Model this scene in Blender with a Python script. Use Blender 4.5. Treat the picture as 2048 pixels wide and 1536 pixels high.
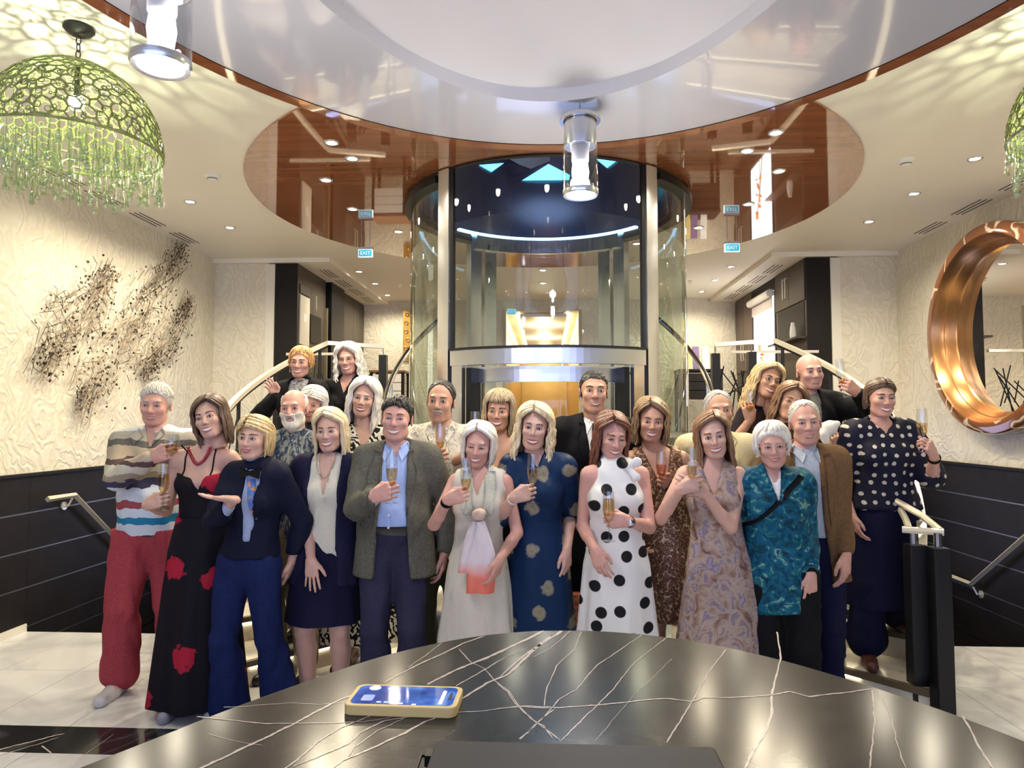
import bpy, bmesh, math, random
import numpy as np
from mathutils import Vector, Matrix

for _o in list(bpy.data.objects):
    bpy.data.objects.remove(_o)
scene = bpy.context.scene
COL = scene.collection
PI = math.pi

# ---------------------------------------------------------------- camera
FPX = 1400.0
EYE = Vector((0.0, 0.0, 1.5))
PITCH = math.atan(74 / FPX)
YAW = math.atan(71 / FPX * math.cos(PITCH))
cam_data = bpy.data.cameras.new('camera')
cam = bpy.data.objects.new('camera', cam_data)
COL.objects.link(cam)
cam.location = EYE
cam.rotation_euler = (PI / 2 + PITCH, 0, YAW)
cam_data.sensor_width = 36.0
cam_data.lens = FPX / 2048 * 36.0
cam_data.clip_start = 0.05
cam_data.clip_end = 100
scene.camera = cam
CAMR = Matrix.Rotation(YAW, 3, 'Z') @ Matrix.Rotation(PI / 2 + PITCH, 3, 'X')

# ---------------------------------------------------------------- view / world
scene.view_settings.view_transform = 'Standard'
scene.view_settings.look = 'None'
scene.view_settings.exposure = 1.85
scene.view_settings.gamma = 1.0
scene.view_settings.use_curve_mapping = False
scene.cycles.use_denoising = True
scene.cycles.max_bounces = 6
scene.cycles.glossy_bounces = 4
scene.cycles.adaptive_threshold = 0.07
scene.cycles.diffuse_bounces = 4
scene.cycles.transparent_max_bounces = 14
scene.cycles.sample_clamp_indirect = 6.0
scene.cycles.caustics_reflective = False
scene.cycles.caustics_refractive = False

world = bpy.data.worlds.new('world')
scene.world = world
world.use_nodes = True
wbg = world.node_tree.nodes['Background']
wbg.inputs[0].default_value = (0.46, 0.55, 0.95, 1)      # dusk through the windows behind the camera
wbg.inputs[1].default_value = 1.05

E_DOWN, E_DISC, E_REAR, E_PEND, E_CHAND, E_SHAFT, E_CORR = 17.0, 17.0, 15.0, 7.0, 7.5, 2.2, 8.0
WARM = (1.0, 0.89, 0.68)

# ---------------------------------------------------------------- measuring helpers
def ray(px, py):
    d = CAMR @ Vector(((px - 1024) / FPX, -(py - 768) / FPX, -1))
    return d
def U(px, py, Y):
    d = ray(px, py)
    return EYE + d * (Y / d.y)
def UZ(px, py, z):
    d = ray(px, py)
    return EYE + d * ((z - 1.5) / d.z)
def UX(px, py, x):
    d = ray(px, py)
    return EYE + d * (x / d.x)

# ---------------------------------------------------------------- materials
def new_mat(name):
    m = bpy.data.materials.new(name)
    m.use_nodes = True
    return m, m.node_tree.nodes, m.node_tree.links, m.node_tree.nodes['Principled BSDF']
def rgb(c):
    return (c[0], c[1], c[2], 1)
def srgb(r, g, b):
    f = lambda v: (v / 255 / 12.92) if v / 255 <= 0.04045 else ((v / 255 + 0.055) / 1.055) ** 2.4
    return (f(r), f(g), f(b))
def mat(name, col, rough=0.5, metal=0.0, vary=0.08, vscale=6.0, bump=0.0, bscale=40.0, coat=0.0, emit=None, estr=0.0, spec=0.5):
    m, N, L, B = new_mat(name)
    B.inputs['Roughness'].default_value = rough
    B.inputs['Metallic'].default_value = metal
    B.inputs['Coat Weight'].default_value = coat
    B.inputs['Specular IOR Level'].default_value = spec
    tc = N.new('ShaderNodeTexCoord')
    nz = N.new('ShaderNodeTexNoise'); nz.inputs['Scale'].default_value = vscale; nz.inputs['Detail'].default_value = 3
    L.new(tc.outputs['Object'], nz.inputs['Vector'])
    mx = N.new('ShaderNodeMix'); mx.data_type = 'RGBA'
    mx.inputs[6].default_value = rgb([c * (1 - vary) for c in col])
    mx.inputs[7].default_value = rgb([min(1, c * (1 + vary)) for c in col])
    L.new(nz.outputs['Fac'], mx.inputs[0])
    L.new(mx.outputs[2], B.inputs['Base Color'])
    if bump:
        n2 = N.new('ShaderNodeTexNoise'); n2.inputs['Scale'].default_value = bscale; n2.inputs['Detail'].default_value = 4
        L.new(tc.outputs['Object'], n2.inputs['Vector'])
        bp = N.new('ShaderNodeBump'); bp.inputs['Strength'].default_value = bump; bp.inputs['Distance'].default_value = 0.01
        L.new(n2.outputs['Fac'], bp.inputs['Height']); L.new(bp.outputs['Normal'], B.inputs['Normal'])
    if emit is not None:
        B.inputs['Emission Color'].default_value = rgb(emit)
        B.inputs['Emission Strength'].default_value = estr
    return m
def ramp(N, stops, interp='LINEAR'):
    r = N.new('ShaderNodeValToRGB'); cr = r.color_ramp; cr.interpolation = interp
    while len(cr.elements) < len(stops): cr.elements.new(0.5)
    for e, (p, c) in zip(cr.elements, stops):
        e.position = p; e.color = rgb(c)
    return r
def thin_glass(name, tint=(1, 1, 1), refl=0.12, alpha=0.9, rough=0.0):
    m, N, L, B = new_mat(name)
    N.remove(B)
    out = N['Material Output']
    tr = N.new('ShaderNodeBsdfTransparent'); tr.inputs[0].default_value = rgb([c * alpha for c in tint])
    gl = N.new('ShaderNodeBsdfGlossy'); gl.inputs['Roughness'].default_value = rough
    gl.inputs[0].default_value = (1, 1, 1, 1)
    fr = N.new('ShaderNodeLayerWeight'); fr.inputs[0].default_value = 0.5
    pw = N.new('ShaderNodeMath'); pw.operation = 'POWER'; pw.inputs[1].default_value = 3.5
    L.new(fr.outputs['Facing'], pw.inputs[0])
    mul = N.new('ShaderNodeMath'); mul.operation = 'MULTIPLY_ADD'; mul.inputs[1].default_value = 0.75; mul.inputs[2].default_value = 0.03 + refl * 0.12
    L.new(pw.outputs[0], mul.inputs[0])
    mx = N.new('ShaderNodeMixShader')
    L.new(mul.outputs[0], mx.inputs[0]); L.new(tr.outputs[0], mx.inputs[1]); L.new(gl.outputs[0], mx.inputs[2])
    L.new(mx.outputs[0], out.inputs[0])
    return m

M = {}
M['steel'] = mat('brushed_steel', (0.62, 0.63, 0.66), 0.24, 1.0, 0.05, 12)
M['chrome'] = mat('chrome', (0.75, 0.75, 0.76), 0.12, 1.0, 0.03)
M['railmetal'] = mat('satin_rail_metal', (0.82, 0.77, 0.64), 0.33, 0.55, 0.03)
M['black'] = mat('black_lacquer', (0.008, 0.0075, 0.008), 0.35, 0, 0.1, spec=0.2)
M['blackmetal'] = mat('black_metal', (0.009, 0.009, 0.010), 0.4, 0.0, 0.1, spec=0.3)
M['darkwood'] = mat('dark_stained_wood', (0.015, 0.012, 0.011), 0.55, 0, 0.35, 14, 0.05, 60, spec=0.2)
M['darkwood2'] = mat('espresso_cabinet', (0.065, 0.052, 0.040), 0.45, 0, 0.2, 14, spec=0.3)
M['white'] = mat('white_paint', (0.82, 0.80, 0.76), 0.4, 0, 0.02)
M['ceil'] = mat('cream_ceiling_paint', (0.86, 0.81, 0.70), 0.55, 0, 0.02, 2)
M['glosswhite'] = mat('white_lacquer', (0.56, 0.555, 0.58), 0.10, 0, 0.015, 2, coat=0.5)
M['dome'] = mat('matt_dome_paint', (0.62, 0.595, 0.575), 0.6, 0, 0.02, 2)
M['trimcream'] = mat('cream_trim', (0.80, 0.76, 0.66), 0.45, 0, 0.03)
M['navy_shaft'] = mat('navy_lacquer', (0.035, 0.045, 0.085), 0.22, 0.3, 0.15)
M['cyan'] = mat('cyan_gleam', (0.1, 0.5, 0.6), 0.4, 0, 0, emit=(0.10, 0.62, 0.80), estr=1.3)
M['bluelight'] = mat('blue_led_strip', (0.2, 0.4, 0.6), 0.4, 0, 0, emit=(0.25, 0.55, 0.9), estr=1.6)
M['lens'] = mat('lit_lens', (1, 1, 1), 0.4, 0, 0, emit=(1, 0.94, 0.80), estr=7)
M['bulb'] = mat('lit_bulb', (1, 1, 1), 0.4, 0, 0, emit=(1, 0.97, 0.92), estr=14)
M['glass'] = thin_glass('clear_glass', (0.97, 1, 0.98), 0.10, 0.94)
M['shaftglass'] = thin_glass('greenish_shaft_glass', (0.86, 0.93, 0.86), 0.16, 0.88)
M['frontglass'] = thin_glass('blue_door_glass', (0.90, 0.95, 0.98), 0.14, 0.93)
M['smokeglass'] = thin_glass('smoky_lamp_glass', (0.88, 0.89, 0.92), 0.3, 0.85)
M['mirror'] = mat('mirror', (0.93, 0.93, 0.93), 0.01, 1.0, 0.0)
M['gold'] = mat('gold_wall', (0.62, 0.42, 0.16), 0.35, 0.35, 0.1)
M['covelight'] = mat('cove_light', (1, 1, 1), 0.4, 0, 0, emit=(1.0, 0.85, 0.5), estr=4.0)
M['brass'] = mat('dull_brass', (0.55, 0.45, 0.28), 0.35, 1.0, 0.1)
M['grey_groove'] = mat('groove_strip', (0.30, 0.28, 0.26), 0.4, 0.5, 0.1)

def m_plaster():
    m, N, L, B = new_mat('swirled_plaster_wallpaper')
    tc = N.new('ShaderNodeTexCoord')
    nz = N.new('ShaderNodeTexNoise'); nz.inputs['Scale'].default_value = 2.2; nz.inputs['Detail'].default_value = 3
    L.new(tc.outputs['Object'], nz.inputs['Vector'])
    mp = N.new('ShaderNodeMapping'); mp.inputs['Scale'].default_value = (3, 3, 1.1)
    L.new(tc.outputs['Object'], mp.inputs['Vector'])
    ad = N.new('ShaderNodeVectorMath'); ad.operation = 'MULTIPLY_ADD'; ad.inputs[1].default_value = (2.2, 2.2, 2.2)
    L.new(nz.outputs['Color'], ad.inputs[0]); L.new(mp.outputs[0], ad.inputs[2])
    wv = N.new('ShaderNodeTexWave'); wv.inputs['Scale'].default_value = 1.6; wv.inputs['Distortion'].default_value = 9; wv.inputs['Detail'].default_value = 3; wv.inputs['Detail Scale'].default_value = 1.6
    wv.bands_direction = 'DIAGONAL'
    L.new(ad.outputs[0], wv.inputs['Vector'])
    n2 = N.new('ShaderNodeTexNoise'); n2.inputs['Scale'].default_value = 60; n2.inputs['Detail'].default_value = 3
    L.new(tc.outputs['Object'], n2.inputs['Vector'])
    mm = N.new('ShaderNodeMath'); mm.operation = 'MULTIPLY_ADD'; mm.inputs[1].default_value = 0.25
    L.new(n2.outputs['Fac'], mm.inputs[0]); L.new(wv.outputs['Fac'], mm.inputs[2])
    bp = N.new('ShaderNodeBump'); bp.inputs['Strength'].default_value = 0.40; bp.inputs['Distance'].default_value = 0.012
    L.new(mm.outputs[0], bp.inputs['Height']); L.new(bp.outputs[0], B.inputs['Normal'])
    r = ramp(N, [(0.0, (0.73, 0.67, 0.53)), (1.0, (0.79, 0.735, 0.60))])
    L.new(wv.outputs['Fac'], r.inputs[0]); L.new(r.outputs[0], B.inputs['Base Color'])
    B.inputs['Roughness'].default_value = 0.5
    return m
M['plaster'] = m_plaster()

def m_copper():
    m, N, L, B = new_mat('lacquered_copper_wood')
    tc = N.new('ShaderNodeTexCoord')
    mp = N.new('ShaderNodeMapping'); mp.inputs['Scale'].default_value = (0.6, 9, 1)
    L.new(tc.outputs['Object'], mp.inputs[0])
    nz = N.new('ShaderNodeTexNoise'); nz.inputs['Scale'].default_value = 2.0; nz.inputs['Detail'].default_value = 5
    L.new(mp.outputs[0], nz.inputs[0])
    r = ramp(N, [(0.3, (0.25, 0.082, 0.032)), (0.7, (0.36, 0.13, 0.05))])
    L.new(nz.outputs['Fac'], r.inputs[0]); L.new(r.outputs[0], B.inputs['Base Color'])
    B.inputs['Roughness'].default_value = 0.04
    B.inputs['Specular IOR Level'].default_value = 0.85
    B.inputs['Coat Weight'].default_value = 0.7
    B.inputs['Coat Roughness'].default_value = 0.02
    return m
M['copper'] = m_copper()

def m_marble(name, base, vein, scale, rough, sharp=0.06, grain=0.5):
    m, N, L, B = new_mat(name)
    tc = N.new('ShaderNodeTexCoord')
    nz = N.new('ShaderNodeTexNoise'); nz.inputs['Scale'].default_value = scale; nz.inputs['Detail'].default_value = 6; nz.inputs['Distortion'].default_value = 1.2
    L.new(tc.outputs['Object'], nz.inputs[0])
    r = ramp(N, [(0.0, base), (0.5 - sharp, base), (0.5, vein), (0.5 + sharp, base), (1.0, [c * grain for c in base])])
    L.new(nz.outputs['Fac'], r.inputs[0]); L.new(r.outputs[0], B.inputs['Base Color'])
    B.inputs['Roughness'].default_value = rough
    return m
M['floortile'] = m_marble('white_marble_tile', (0.78, 0.77, 0.77), (0.66, 0.65, 0.66), 1.3, 0.16, 0.1, 0.95)
M['blackmarble'] = m_marble('black_marble', (0.017, 0.017, 0.019), (0.06, 0.06, 0.065), 1.6, 0.11, 0.03, 1.6)
M['counter'] = m_marble('black_marble_counter', (0.022, 0.0215, 0.0215), (0.042, 0.040, 0.038), 5.0, 0.17, 0.12, 1.3)
for _k in ('counter', 'blackmarble'):
    M[_k].node_tree.nodes['Principled BSDF'].inputs['Specular IOR Level'].default_value = 0.28
M['vein'] = mat('marble_vein', (0.60, 0.50, 0.44), 0.25, 0, 0.25, 30, spec=0.28)
M['tread'] = m_marble('cream_marble_tread', (0.72, 0.68, 0.60), (0.6, 0.55, 0.48), 2.0, 0.2, 0.1, 0.95)

# ---------------------------------------------------------------- mesh helpers
def make_mesh(name, V, F):
    """V (n,3) array, F (m,4) or (m,3) int array or list of those"""
    me = bpy.data.meshes.new(name)
    V = np.asarray(V, np.float32)
    Fs = F if isinstance(F, list) and len(F) and isinstance(F[0], np.ndarray) else [np.asarray(F, np.int32)]
    Fs = [np.asarray(f, np.int32) for f in Fs if len(f)]
    me.vertices.add(len(V)); me.vertices.foreach_set('co', V.ravel())
    nl = sum(f.size for f in Fs); npoly = sum(len(f) for f in Fs)
    me.loops.add(nl); me.polygons.add(npoly)
    if npoly:
        me.loops.foreach_set('vertex_index', np.concatenate([f.ravel() for f in Fs]))
        tot = np.concatenate([np.full(len(f), f.shape[1], np.int32) for f in Fs])
        st = np.concatenate([[0], np.cumsum(tot)[:-1]]).astype(np.int32)
        me.polygons.foreach_set('loop_start', st)
        me.polygons.foreach_set('use_smooth', np.ones(npoly, bool))
    me.update(calc_edges=True)
    return me
def link(name, me, m=None, parent=None, smooth=True, loc=None):
    o = bpy.data.objects.new(name, me)
    COL.objects.link(o)
    if m is not None and me is not None:
        if len(me.materials) == 0: me.materials.append(m)
    if parent is not None: o.parent = parent
    if loc is not None: o.location = loc
    return o
def thing(name, label, cat, loc=(0, 0, 0), group=None, rotz=0):
    o = bpy.data.objects.new(name, None); COL.objects.link(o)
    o.empty_display_size = 0.1
    o.location = loc; o.rotation_euler = (0, 0, rotz)
    o['label'] = label; o['category'] = cat
    if group: o['group'] = group
    return o
def tag(o, label, cat, group=None):
    o['label'] = label; o['category'] = cat
    if group: o['group'] = group
    return o
def struct(o):
    o['kind'] = 'structure'; return o

class MB:
    """collects shapes, builds one mesh object"""
    def __init__(s): s.v = []; s.f = []
    def add(s, vs, fs):
        b = len(s.v); s.v += [tuple(v) for v in vs]; s.f += [tuple(i + b for i in f) for f in fs]; return s
    def box(s, x0, x1, y0, y1, z0, z1):
        vs = [(x, y, z) for z in (z0, z1) for y in (y0, y1) for x in (x0, x1)]
        return s.add(vs, [(0, 2, 3, 1), (4, 5, 7, 6), (0, 1, 5, 4), (2, 6, 7, 3), (0, 4, 6, 2), (1, 3, 7, 5)])
    def prism(s, pts, z0, z1):
        n = len(pts)
        vs = [(p[0], p[1], z0) for p in pts] + [(p[0], p[1], z1) for p in pts]
        fs = [tuple(reversed(range(n))), tuple(range(n, 2 * n))] + [(i, (i + 1) % n, n + (i + 1) % n, n + i) for i in range(n)]
        return s.add(vs, fs)
    def tube(s, pts, r, n=8, caps=True, flat=None):
        pts = [Vector(p) for p in pts]; m = len(pts)
        rs = r if isinstance(r, (list, tuple)) else [r] * m
        ring = []
        up = None
        for i, p in enumerate(pts):
            d = (pts[min(i + 1, m - 1)] - pts[max(i - 1, 0)])
            if d.length < 1e-9: d = Vector((0, 0, 1))
            d.normalize()
            if up is None:
                up = Vector((0, 0, 1)) if abs(d.z) < 0.9 else Vector((0, 1, 0))
            a = d.cross(up)
            if a.length < 1e-6: a = d.orthogonal()
            a.normalize(); b = a.cross(d).normalized(); up = b
            f = flat or 1.0
            ring += [p + (a * math.cos(2 * PI * k / n) + b * math.sin(2 * PI * k / n) * f) * rs[i] for k in range(n)]
        fs = [(i * n + k, i * n + (k + 1) % n, (i + 1) * n + (k + 1) % n, (i + 1) * n + k) for i in range(m - 1) for k in range(n)]
        if caps:
            fs += [tuple(reversed(range(n))), tuple(range((m - 1) * n, m * n))]
        return s.add(ring, fs)
    def lathe(s, prof, n=24, c=(0, 0, 0), axis=None):
        """prof: list of (r,z)"""
        c = Vector(c); m = len(prof)
        Rm = Matrix.Identity(3) if axis is None else Vector((0, 0, 1)).rotation_difference(Vector(axis)).to_matrix()
        vs = [c + Rm @ Vector((r * math.cos(2 * PI * k / n), r * math.sin(2 * PI * k / n), z)) for (r, z) in prof for k in range(n)]
        fs = [(i * n + k, i * n + (k + 1) % n, (i + 1) * n + (k + 1) % n, (i + 1) * n + k) for i in range(m - 1) for k in range(n)]
        return s.add(vs, fs)
    def mesh(s, name, smooth=False):
        me = bpy.data.meshes.new(name); me.from_pydata(s.v, [], s.f); me.update()
        if smooth:
            me.polygons.foreach_set('use_smooth', np.ones(len(me.polygons), bool))
        return me
    def build(s, name, m, parent=None, smooth=False, bevel=0.0, loc=None):
        o = link(name, s.mesh(name, smooth), m, parent, loc=loc)
        if bevel:
            b = o.modifiers.new('bevel', 'BEVEL'); b.width = bevel; b.segments = 2; b.limit_method = 'ANGLE'
        if smooth:
            try:
                with_angle(o)
            except Exception: pass
        return o
def with_angle(o, ang=0.6):
    me = o.data
    bm = bmesh.new(); bm.from_mesh(me)
    for e in bm.edges:
        if len(e.link_faces) == 2:
            e.smooth = e.calc_face_angle(0) < ang
        else: e.smooth = False
    bm.to_mesh(me); bm.free()
def light(name, kind, loc, energy, col, parent=None, radius=0.05, spot=None, blend=0.5, rot=None):
    d = bpy.data.lights.new(name, kind); d.energy = energy; d.color = col
    if kind in ('POINT', 'SPOT'): d.shadow_soft_size = radius
    if spot: d.spot_size = spot; d.spot_blend = blend
    o = bpy.data.objects.new(name, d); COL.objects.link(o); o.location = loc
    if rot: o.rotation_euler = rot
    if parent is not None: o.parent = parent
    return o
def copy_tree(o, parent=None):
    c = o.copy(); COL.objects.link(c)
    if parent is not None: c.parent = parent
    for ch in o.children: copy_tree(ch, c)
    return c
def arc_pts(cx, cy, r, a0, a1, n):
    return [(cx + r * math.cos(a0 + (a1 - a0) * i / n), cy + r * math.sin(a0 + (a1 - a0) * i / n)) for i in range(n + 1)]
# ================================================================ the setting
XW = 3.75          # side walls
YR = 7.66          # return walls
YB = 10.5          # back wall of the upper deck
ZC = 3.32          # ceiling
ZD = 1.35          # upper deck
EC = (0.0, 5.8)    # lift / stair centre
ER = 1.13          # lift radius
DISC_R = 2.38
XI = 2.85          # inner face of the upper deck side units
DEG = PI / 180

def world_marble(mm):
    N, L = mm.node_tree.nodes, mm.node_tree.links
    g = N.new('ShaderNodeNewGeometry')
    for n in N:
        if n.type == 'TEX_NOISE': L.new(g.outputs['Position'], n.inputs['Vector'])
    return mm
world_marble(M['floortile'])

# ---- floor with tiles
fl = MB().box(-XW, XW, -3.2, 4.9, -0.12, -0.012).box(-2.6, 2.6, 4.9, 7.0, -0.12, -0.003)
floor = struct(fl.build('floor', mat('grout', (0.42, 0.41, 0.40), 0.7)))
MB().box(-XW, XW, -3.2, 1.3, -0.012, 0).build('plain_slab', M['floortile'], floor)
tw = 0.465
for (y0, y1) in ((1.3, 2.2), (2.2, 3.14), (3.41, 4.16), (4.16, 4.9)):
    me = None
    for k in range(17):
        x0 = -XW + k * tw
        w = min(tw, XW - x0)
        if w < 0.2:
            o = MB().box(0.0015, w, 0.0015, y1 - y0 - 0.0015, -0.012, 0).build('floor_tile', M['floortile'], floor)
        else:
            if me is None:
                me = MB().box(0.0015, tw - 0.0015, 0.0015, y1 - y0 - 0.0015, -0.012, 0).mesh('floor_tile')
            o = link('floor_tile', me, M['floortile'], floor)
        o.location = (x0, y0, 0)
for k in range(8):
    x0 = -XW + k * 0.93
    m_ = M['blackmarble'] if x0 < 1.0 else M['floortile']
    MB().box(0.001, min(0.93, XW - x0) - 0.001, 0, 0.27, -0.012, 0.0005).build('floor_band_tile', m_, floor, loc=(x0, 3.14, 0))
# white veins of the black floor band
vb = MB()
def vein_strip(mb, pix, z, w0, w1=None, rng=random.Random(3), jit=0.0008):
    w1 = w0 if w1 is None else w1
    pts = []
    for (a, b) in zip(pix[:-1], pix[1:]):
        n = max(2, int(math.hypot(b[0] - a[0], b[1] - a[1]) / 7))
        for i in range(n):
            t = i / n
            pts.append((a[0] + (b[0] - a[0]) * t, a[1] + (b[1] - a[1]) * t))
    pts.append(pix[-1])
    P = [UZ(p[0], p[1], z) for p in pts]
    m = len(P); vs = []
    ox = oy = 0
    for i, p in enumerate(P):
        d = P[min(i + 1, m - 1)] - P[max(i - 1, 0)]
        nrm = Vector((-d.y, d.x, 0)).normalized()
        t = i / (m - 1)
        w = (w0 + (w1 - w0) * t) * (0.7 + 0.6 * rng.random())
        if i == m - 1: w *= 0.3
        ox = ox * 0.6 + rng.uniform(-jit, jit); oy = oy * 0.6 + rng.uniform(-jit, jit)
        c = p + Vector((ox, oy, 0))
        vs += [c + nrm * w * 0.5, c - nrm * w * 0.5]
    mb.add(vs, [(2 * i, 2 * i + 1, 2 * i + 3, 2 * i + 2) for i in range(m - 1)])
vein_strip(vb, [(-30, 1506), (60, 1484), (130, 1466)], 0.002, 0.012, 0.006, jit=0.004)
vein_strip(vb, [(-30, 1520), (50, 1496), (120, 1474)], 0.002, 0.006, 0.004, jit=0.004)
vein_strip(vb, [(84, 1492), (106, 1509)], 0.002, 0.008)
vein_strip(vb, [(165, 1512), (228, 1468)], 0.002, 0.003)
o = vb.build('marble_vein', M['vein'], floor); o['kind'] = 'stuff'

# ---- side walls with dark plank wainscot
def side_wall(s, nm):
    x0, x1 = sorted((s * XW, s * (XW + 0.12)))
    w = struct(MB().box(x0, x1, -3.2, YR + 0.12, -1.6, ZC + 0.1).build(nm, M['plaster']))
    zs = [-1.5, -1.2, -0.93, -0.66, -0.39, -0.105, 0.03, 0.31, 0.57, 0.84, 1.11]
    for a, b in zip(zs[:-1], zs[1:]):
        for (ya, yb) in ((-3.2, 1.9), (1.9, 4.9), (4.9, YR)):
            if b < 0.2 and ya < 4.9: 
                if b < 0.0: continue
            q = sorted((s * (XW - 0.022), s * XW))
            MB().box(q[0], q[1], ya + 0.001, yb - 0.001, a + 0.006, b - 0.006).build('wall_plank', M['darkwood'], w)
        q = sorted((s * (XW - 0.014), s * XW))
        if b > -0.2 and b < 1.1:
            MB().box(q[0], q[1], -3.2 if b > 0 else 4.9, YR, b - 0.006, b + 0.006).build('groove_strip', M['grey_groove'], w)
    q = sorted((s * (XW - 0.04), s * XW))
    MB().box(q[0], q[1], -3.2, YR, 1.105, 1.125).build('top_ledge', M['darkwood'], w)
    return w
wall_left = side_wall(-1, 'wall_left'); wall_right = side_wall(1, 'wall_right')
for s, nm in ((-1, 'baseboard_left'), (1, 'baseboard_right')):
    q = sorted((s * (XW - 0.035), s * (XW - 0.02)))
    struct(MB().box(q[0], q[1], -3.2, 4.9, 0.0, 0.055).build(nm, M['trimcream']))
# ---- return walls
for s, nm in ((-1, 'wall_return_left'), (1, 'wall_return_right')):
    q = sorted((s * 3.13, s * XW))
    w = struct(MB().box(q[0], q[1], YR, YR + 0.12, -1.6, ZC).build(nm, M['plaster']))
    for a, b in ((-1.5, -0.93), (-0.93, -0.39), (-0.39, 0.03), (0.03, 0.31), (0.31, 0.57), (0.57, 0.84), (0.84, 1.11)):
        MB().box(q[0], q[1], YR - 0.022, YR, a + 0.005, b - 0.005).build('wall_plank', M['darkwood'], w)
    q = sorted((s * 3.05, s * 3.15))
    struct(MB().box(q[0], q[1], YR - 0.03, YR + 0.14, 1.12, ZC - 0.06).build('trim_1' if s < 0 else 'trim_2', M['trimcream']))
    # lower stairwell side under the curved stair
    q = sorted((s * 2.62, s * 2.68))
    struct(MB().box(q[0], q[1], 4.9, YR, -1.6, -0.01).build('wall_stairwell_left' if s < 0 else 'wall_stairwell_right', M['darkwood']))
    q = sorted((s * 2.62, s * 3.13))
    struct(MB().box(q[0], q[1], YR - 0.01, YR + 0.1, -1.6, ZD - 0.12).build('wall_underdeck_left' if s < 0 else 'wall_underdeck_right', M['darkwood']))
    st = thing('descending_stair', 'dark stair going down along the %s wall' % ('left' if s < 0 else 'right mirror'), 'stair', (s * 3.2, 4.9, -0.02))
    for k in range(8):
        q = sorted((s * -0.5, s * 0.51))
        MB().box(q[0], q[1], k * 0.26, k * 0.26 + 0.30, -0.19 * (k + 1) - 0.05, -0.19 * (k + 1)).build('tread', M['darkwood'], st)
    q = sorted((s * 2.62, s * XW))
    struct(MB().box(q[0], q[1], 6.9, YR, -1.62, -1.55).build('floor_lower_landing_left' if s < 0 else 'floor_lower_landing_right', M['darkwood']))

# ---- back of the room (behind the camera): wide windows
bw = MB()
bw.box(-XW, XW, -3.3, -3.2, -0.1, 0.45).box(-XW, XW, -3.3, -3.2, 2.75, ZC)
for x in (-XW, -1.9, -0.05, 1.8, XW - 0.12):
    bw.box(x, x + 0.12, -3.3, -3.2, 0.45, 2.75)
struct(bw.build('wall_back', M['white']))

# ---- ceiling with round opening
def ring_to_rect(R, x0, x1, y0, y1, z, n=128):
    vs = []; cx, cy = EC
    for k in range(n):
        a = 2 * PI * k / n; c, s_ = math.cos(a), math.sin(a)
        ts = []
        if c > 1e-6: ts.append((x1 - cx) / c)
        if c < -1e-6: ts.append((x0 - cx) / c)
        if s_ > 1e-6: ts.append((y1 - cy) / s_)
        if s_ < -1e-6: ts.append((y0 - cy) / s_)
        t = min(ts)
        vs += [(cx + R * c, cy + R * s_, z), (cx + t * c, cy + t * s_, z)]
    fs = [(2 * k, 2 * k + 1, 2 * ((k + 1) % n) + 1, 2 * ((k + 1) % n)) for k in range(n)]
    # corners
    b = len(vs)
    return vs, fs
cm = MB(); cm.add(*ring_to_rect(DISC_R, -XW - 0.1, XW + 0.1, -3.3, YB, ZC, 720))
ceiling = struct(cm.build('ceiling', M['ceil']))
MB().box(-XW - 0.1, XW + 0.1, -3.3, YB, ZC + 1.0, ZC + 1.05).build('ceiling_void', M['blackmetal'], ceiling)
# copper disc: annulus with a small lip
dm = MB().lathe([(ER + 0.02, 0.35), (ER + 0.02, 0.0), (DISC_R, 0.0), (DISC_R, 0.03)], 160, (EC[0], EC[1], ZC - 0.012))
disc = tag(dm.build('ceiling_disc', M['copper'], smooth=True), 'large round glossy copper lacquer ceiling panel around the glass lift', 'ceiling panel')
# soffits over the side units
for s, nm in ((-1, 'trim_3'), (1, 'trim_4')):
    mb = MB()
    q = sorted((s * 2.42, s * XW)); mb.box(q[0], q[1], YR - 0.06, YR + 0.2, ZC - 0.05, ZC + 0.01)
    q = sorted((s * 2.42, s * 3.2)); mb.box(q[0], q[1], YR + 0.2, YB, ZC - 0.05, ZC + 0.01)
    struct(mb.build(nm, M['ceil']))
# ---- upper deck
pts = [(-2.3, 7.0)] + [(EC[0] + 1.17 * math.cos(a), EC[1] + 1.17 * math.sin(a)) for a in np.linspace(152 * DEG, 28 * DEG, 24)] + [(2.3, 7.0), (3.13, YR), (3.13, YB), (-3.13, YB), (-3.13, YR)]
struct(MB().prism(pts, ZD - 0.12, ZD).build('floor_upper_deck', mat('deck_carpet', (0.16, 0.12, 0.09), 0.8, 0, 0.3, 30)))
# ---- back wall with corridor
cx0, cx1 = -0.62, 0.47
mb = MB().box(-3.3, cx0, YB, YB + 0.12, ZD, ZC).box(cx1, 3.3, YB, YB + 0.12, ZD, ZC).box(cx0, cx1, YB, YB + 0.12, 3.16, ZC)
struct(mb.build('wall_upper_back', M['plaster']))
mb = MB().box(cx0 - 0.1, cx0, YB + .12, 17.2, ZD, 3.16).box(cx1, cx1 + 0.1, YB + .12, 17.2, ZD, 3.16).box(cx0, cx1, 17.0, 17.1, ZD, 3.16)
struct(mb.build('wall_corridor', M['gold']))
struct(MB().box(cx0, cx1, YB, 17.2, ZD - 0.1, ZD).build('floor_corridor', mat('corridor_carpet', (0.35, 0.22, 0.10), 0.8)))
mb = MB().box(cx0, cx1, YB + .12, 17.2, 3.16, 3.2)
struct(mb.build('ceiling_corridor', M['trimcream']))
ct = thing('ceiling_tray', 'lit cream ceiling tray with glowing edges in the corridor behind the lift', 'ceiling light', (-0.06, 10.7, 3.1))
MB().box(-0.36, 0.36, 0, 5.2, 0.0, 0.05).build('tray', M['ceil'], ct)
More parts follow.
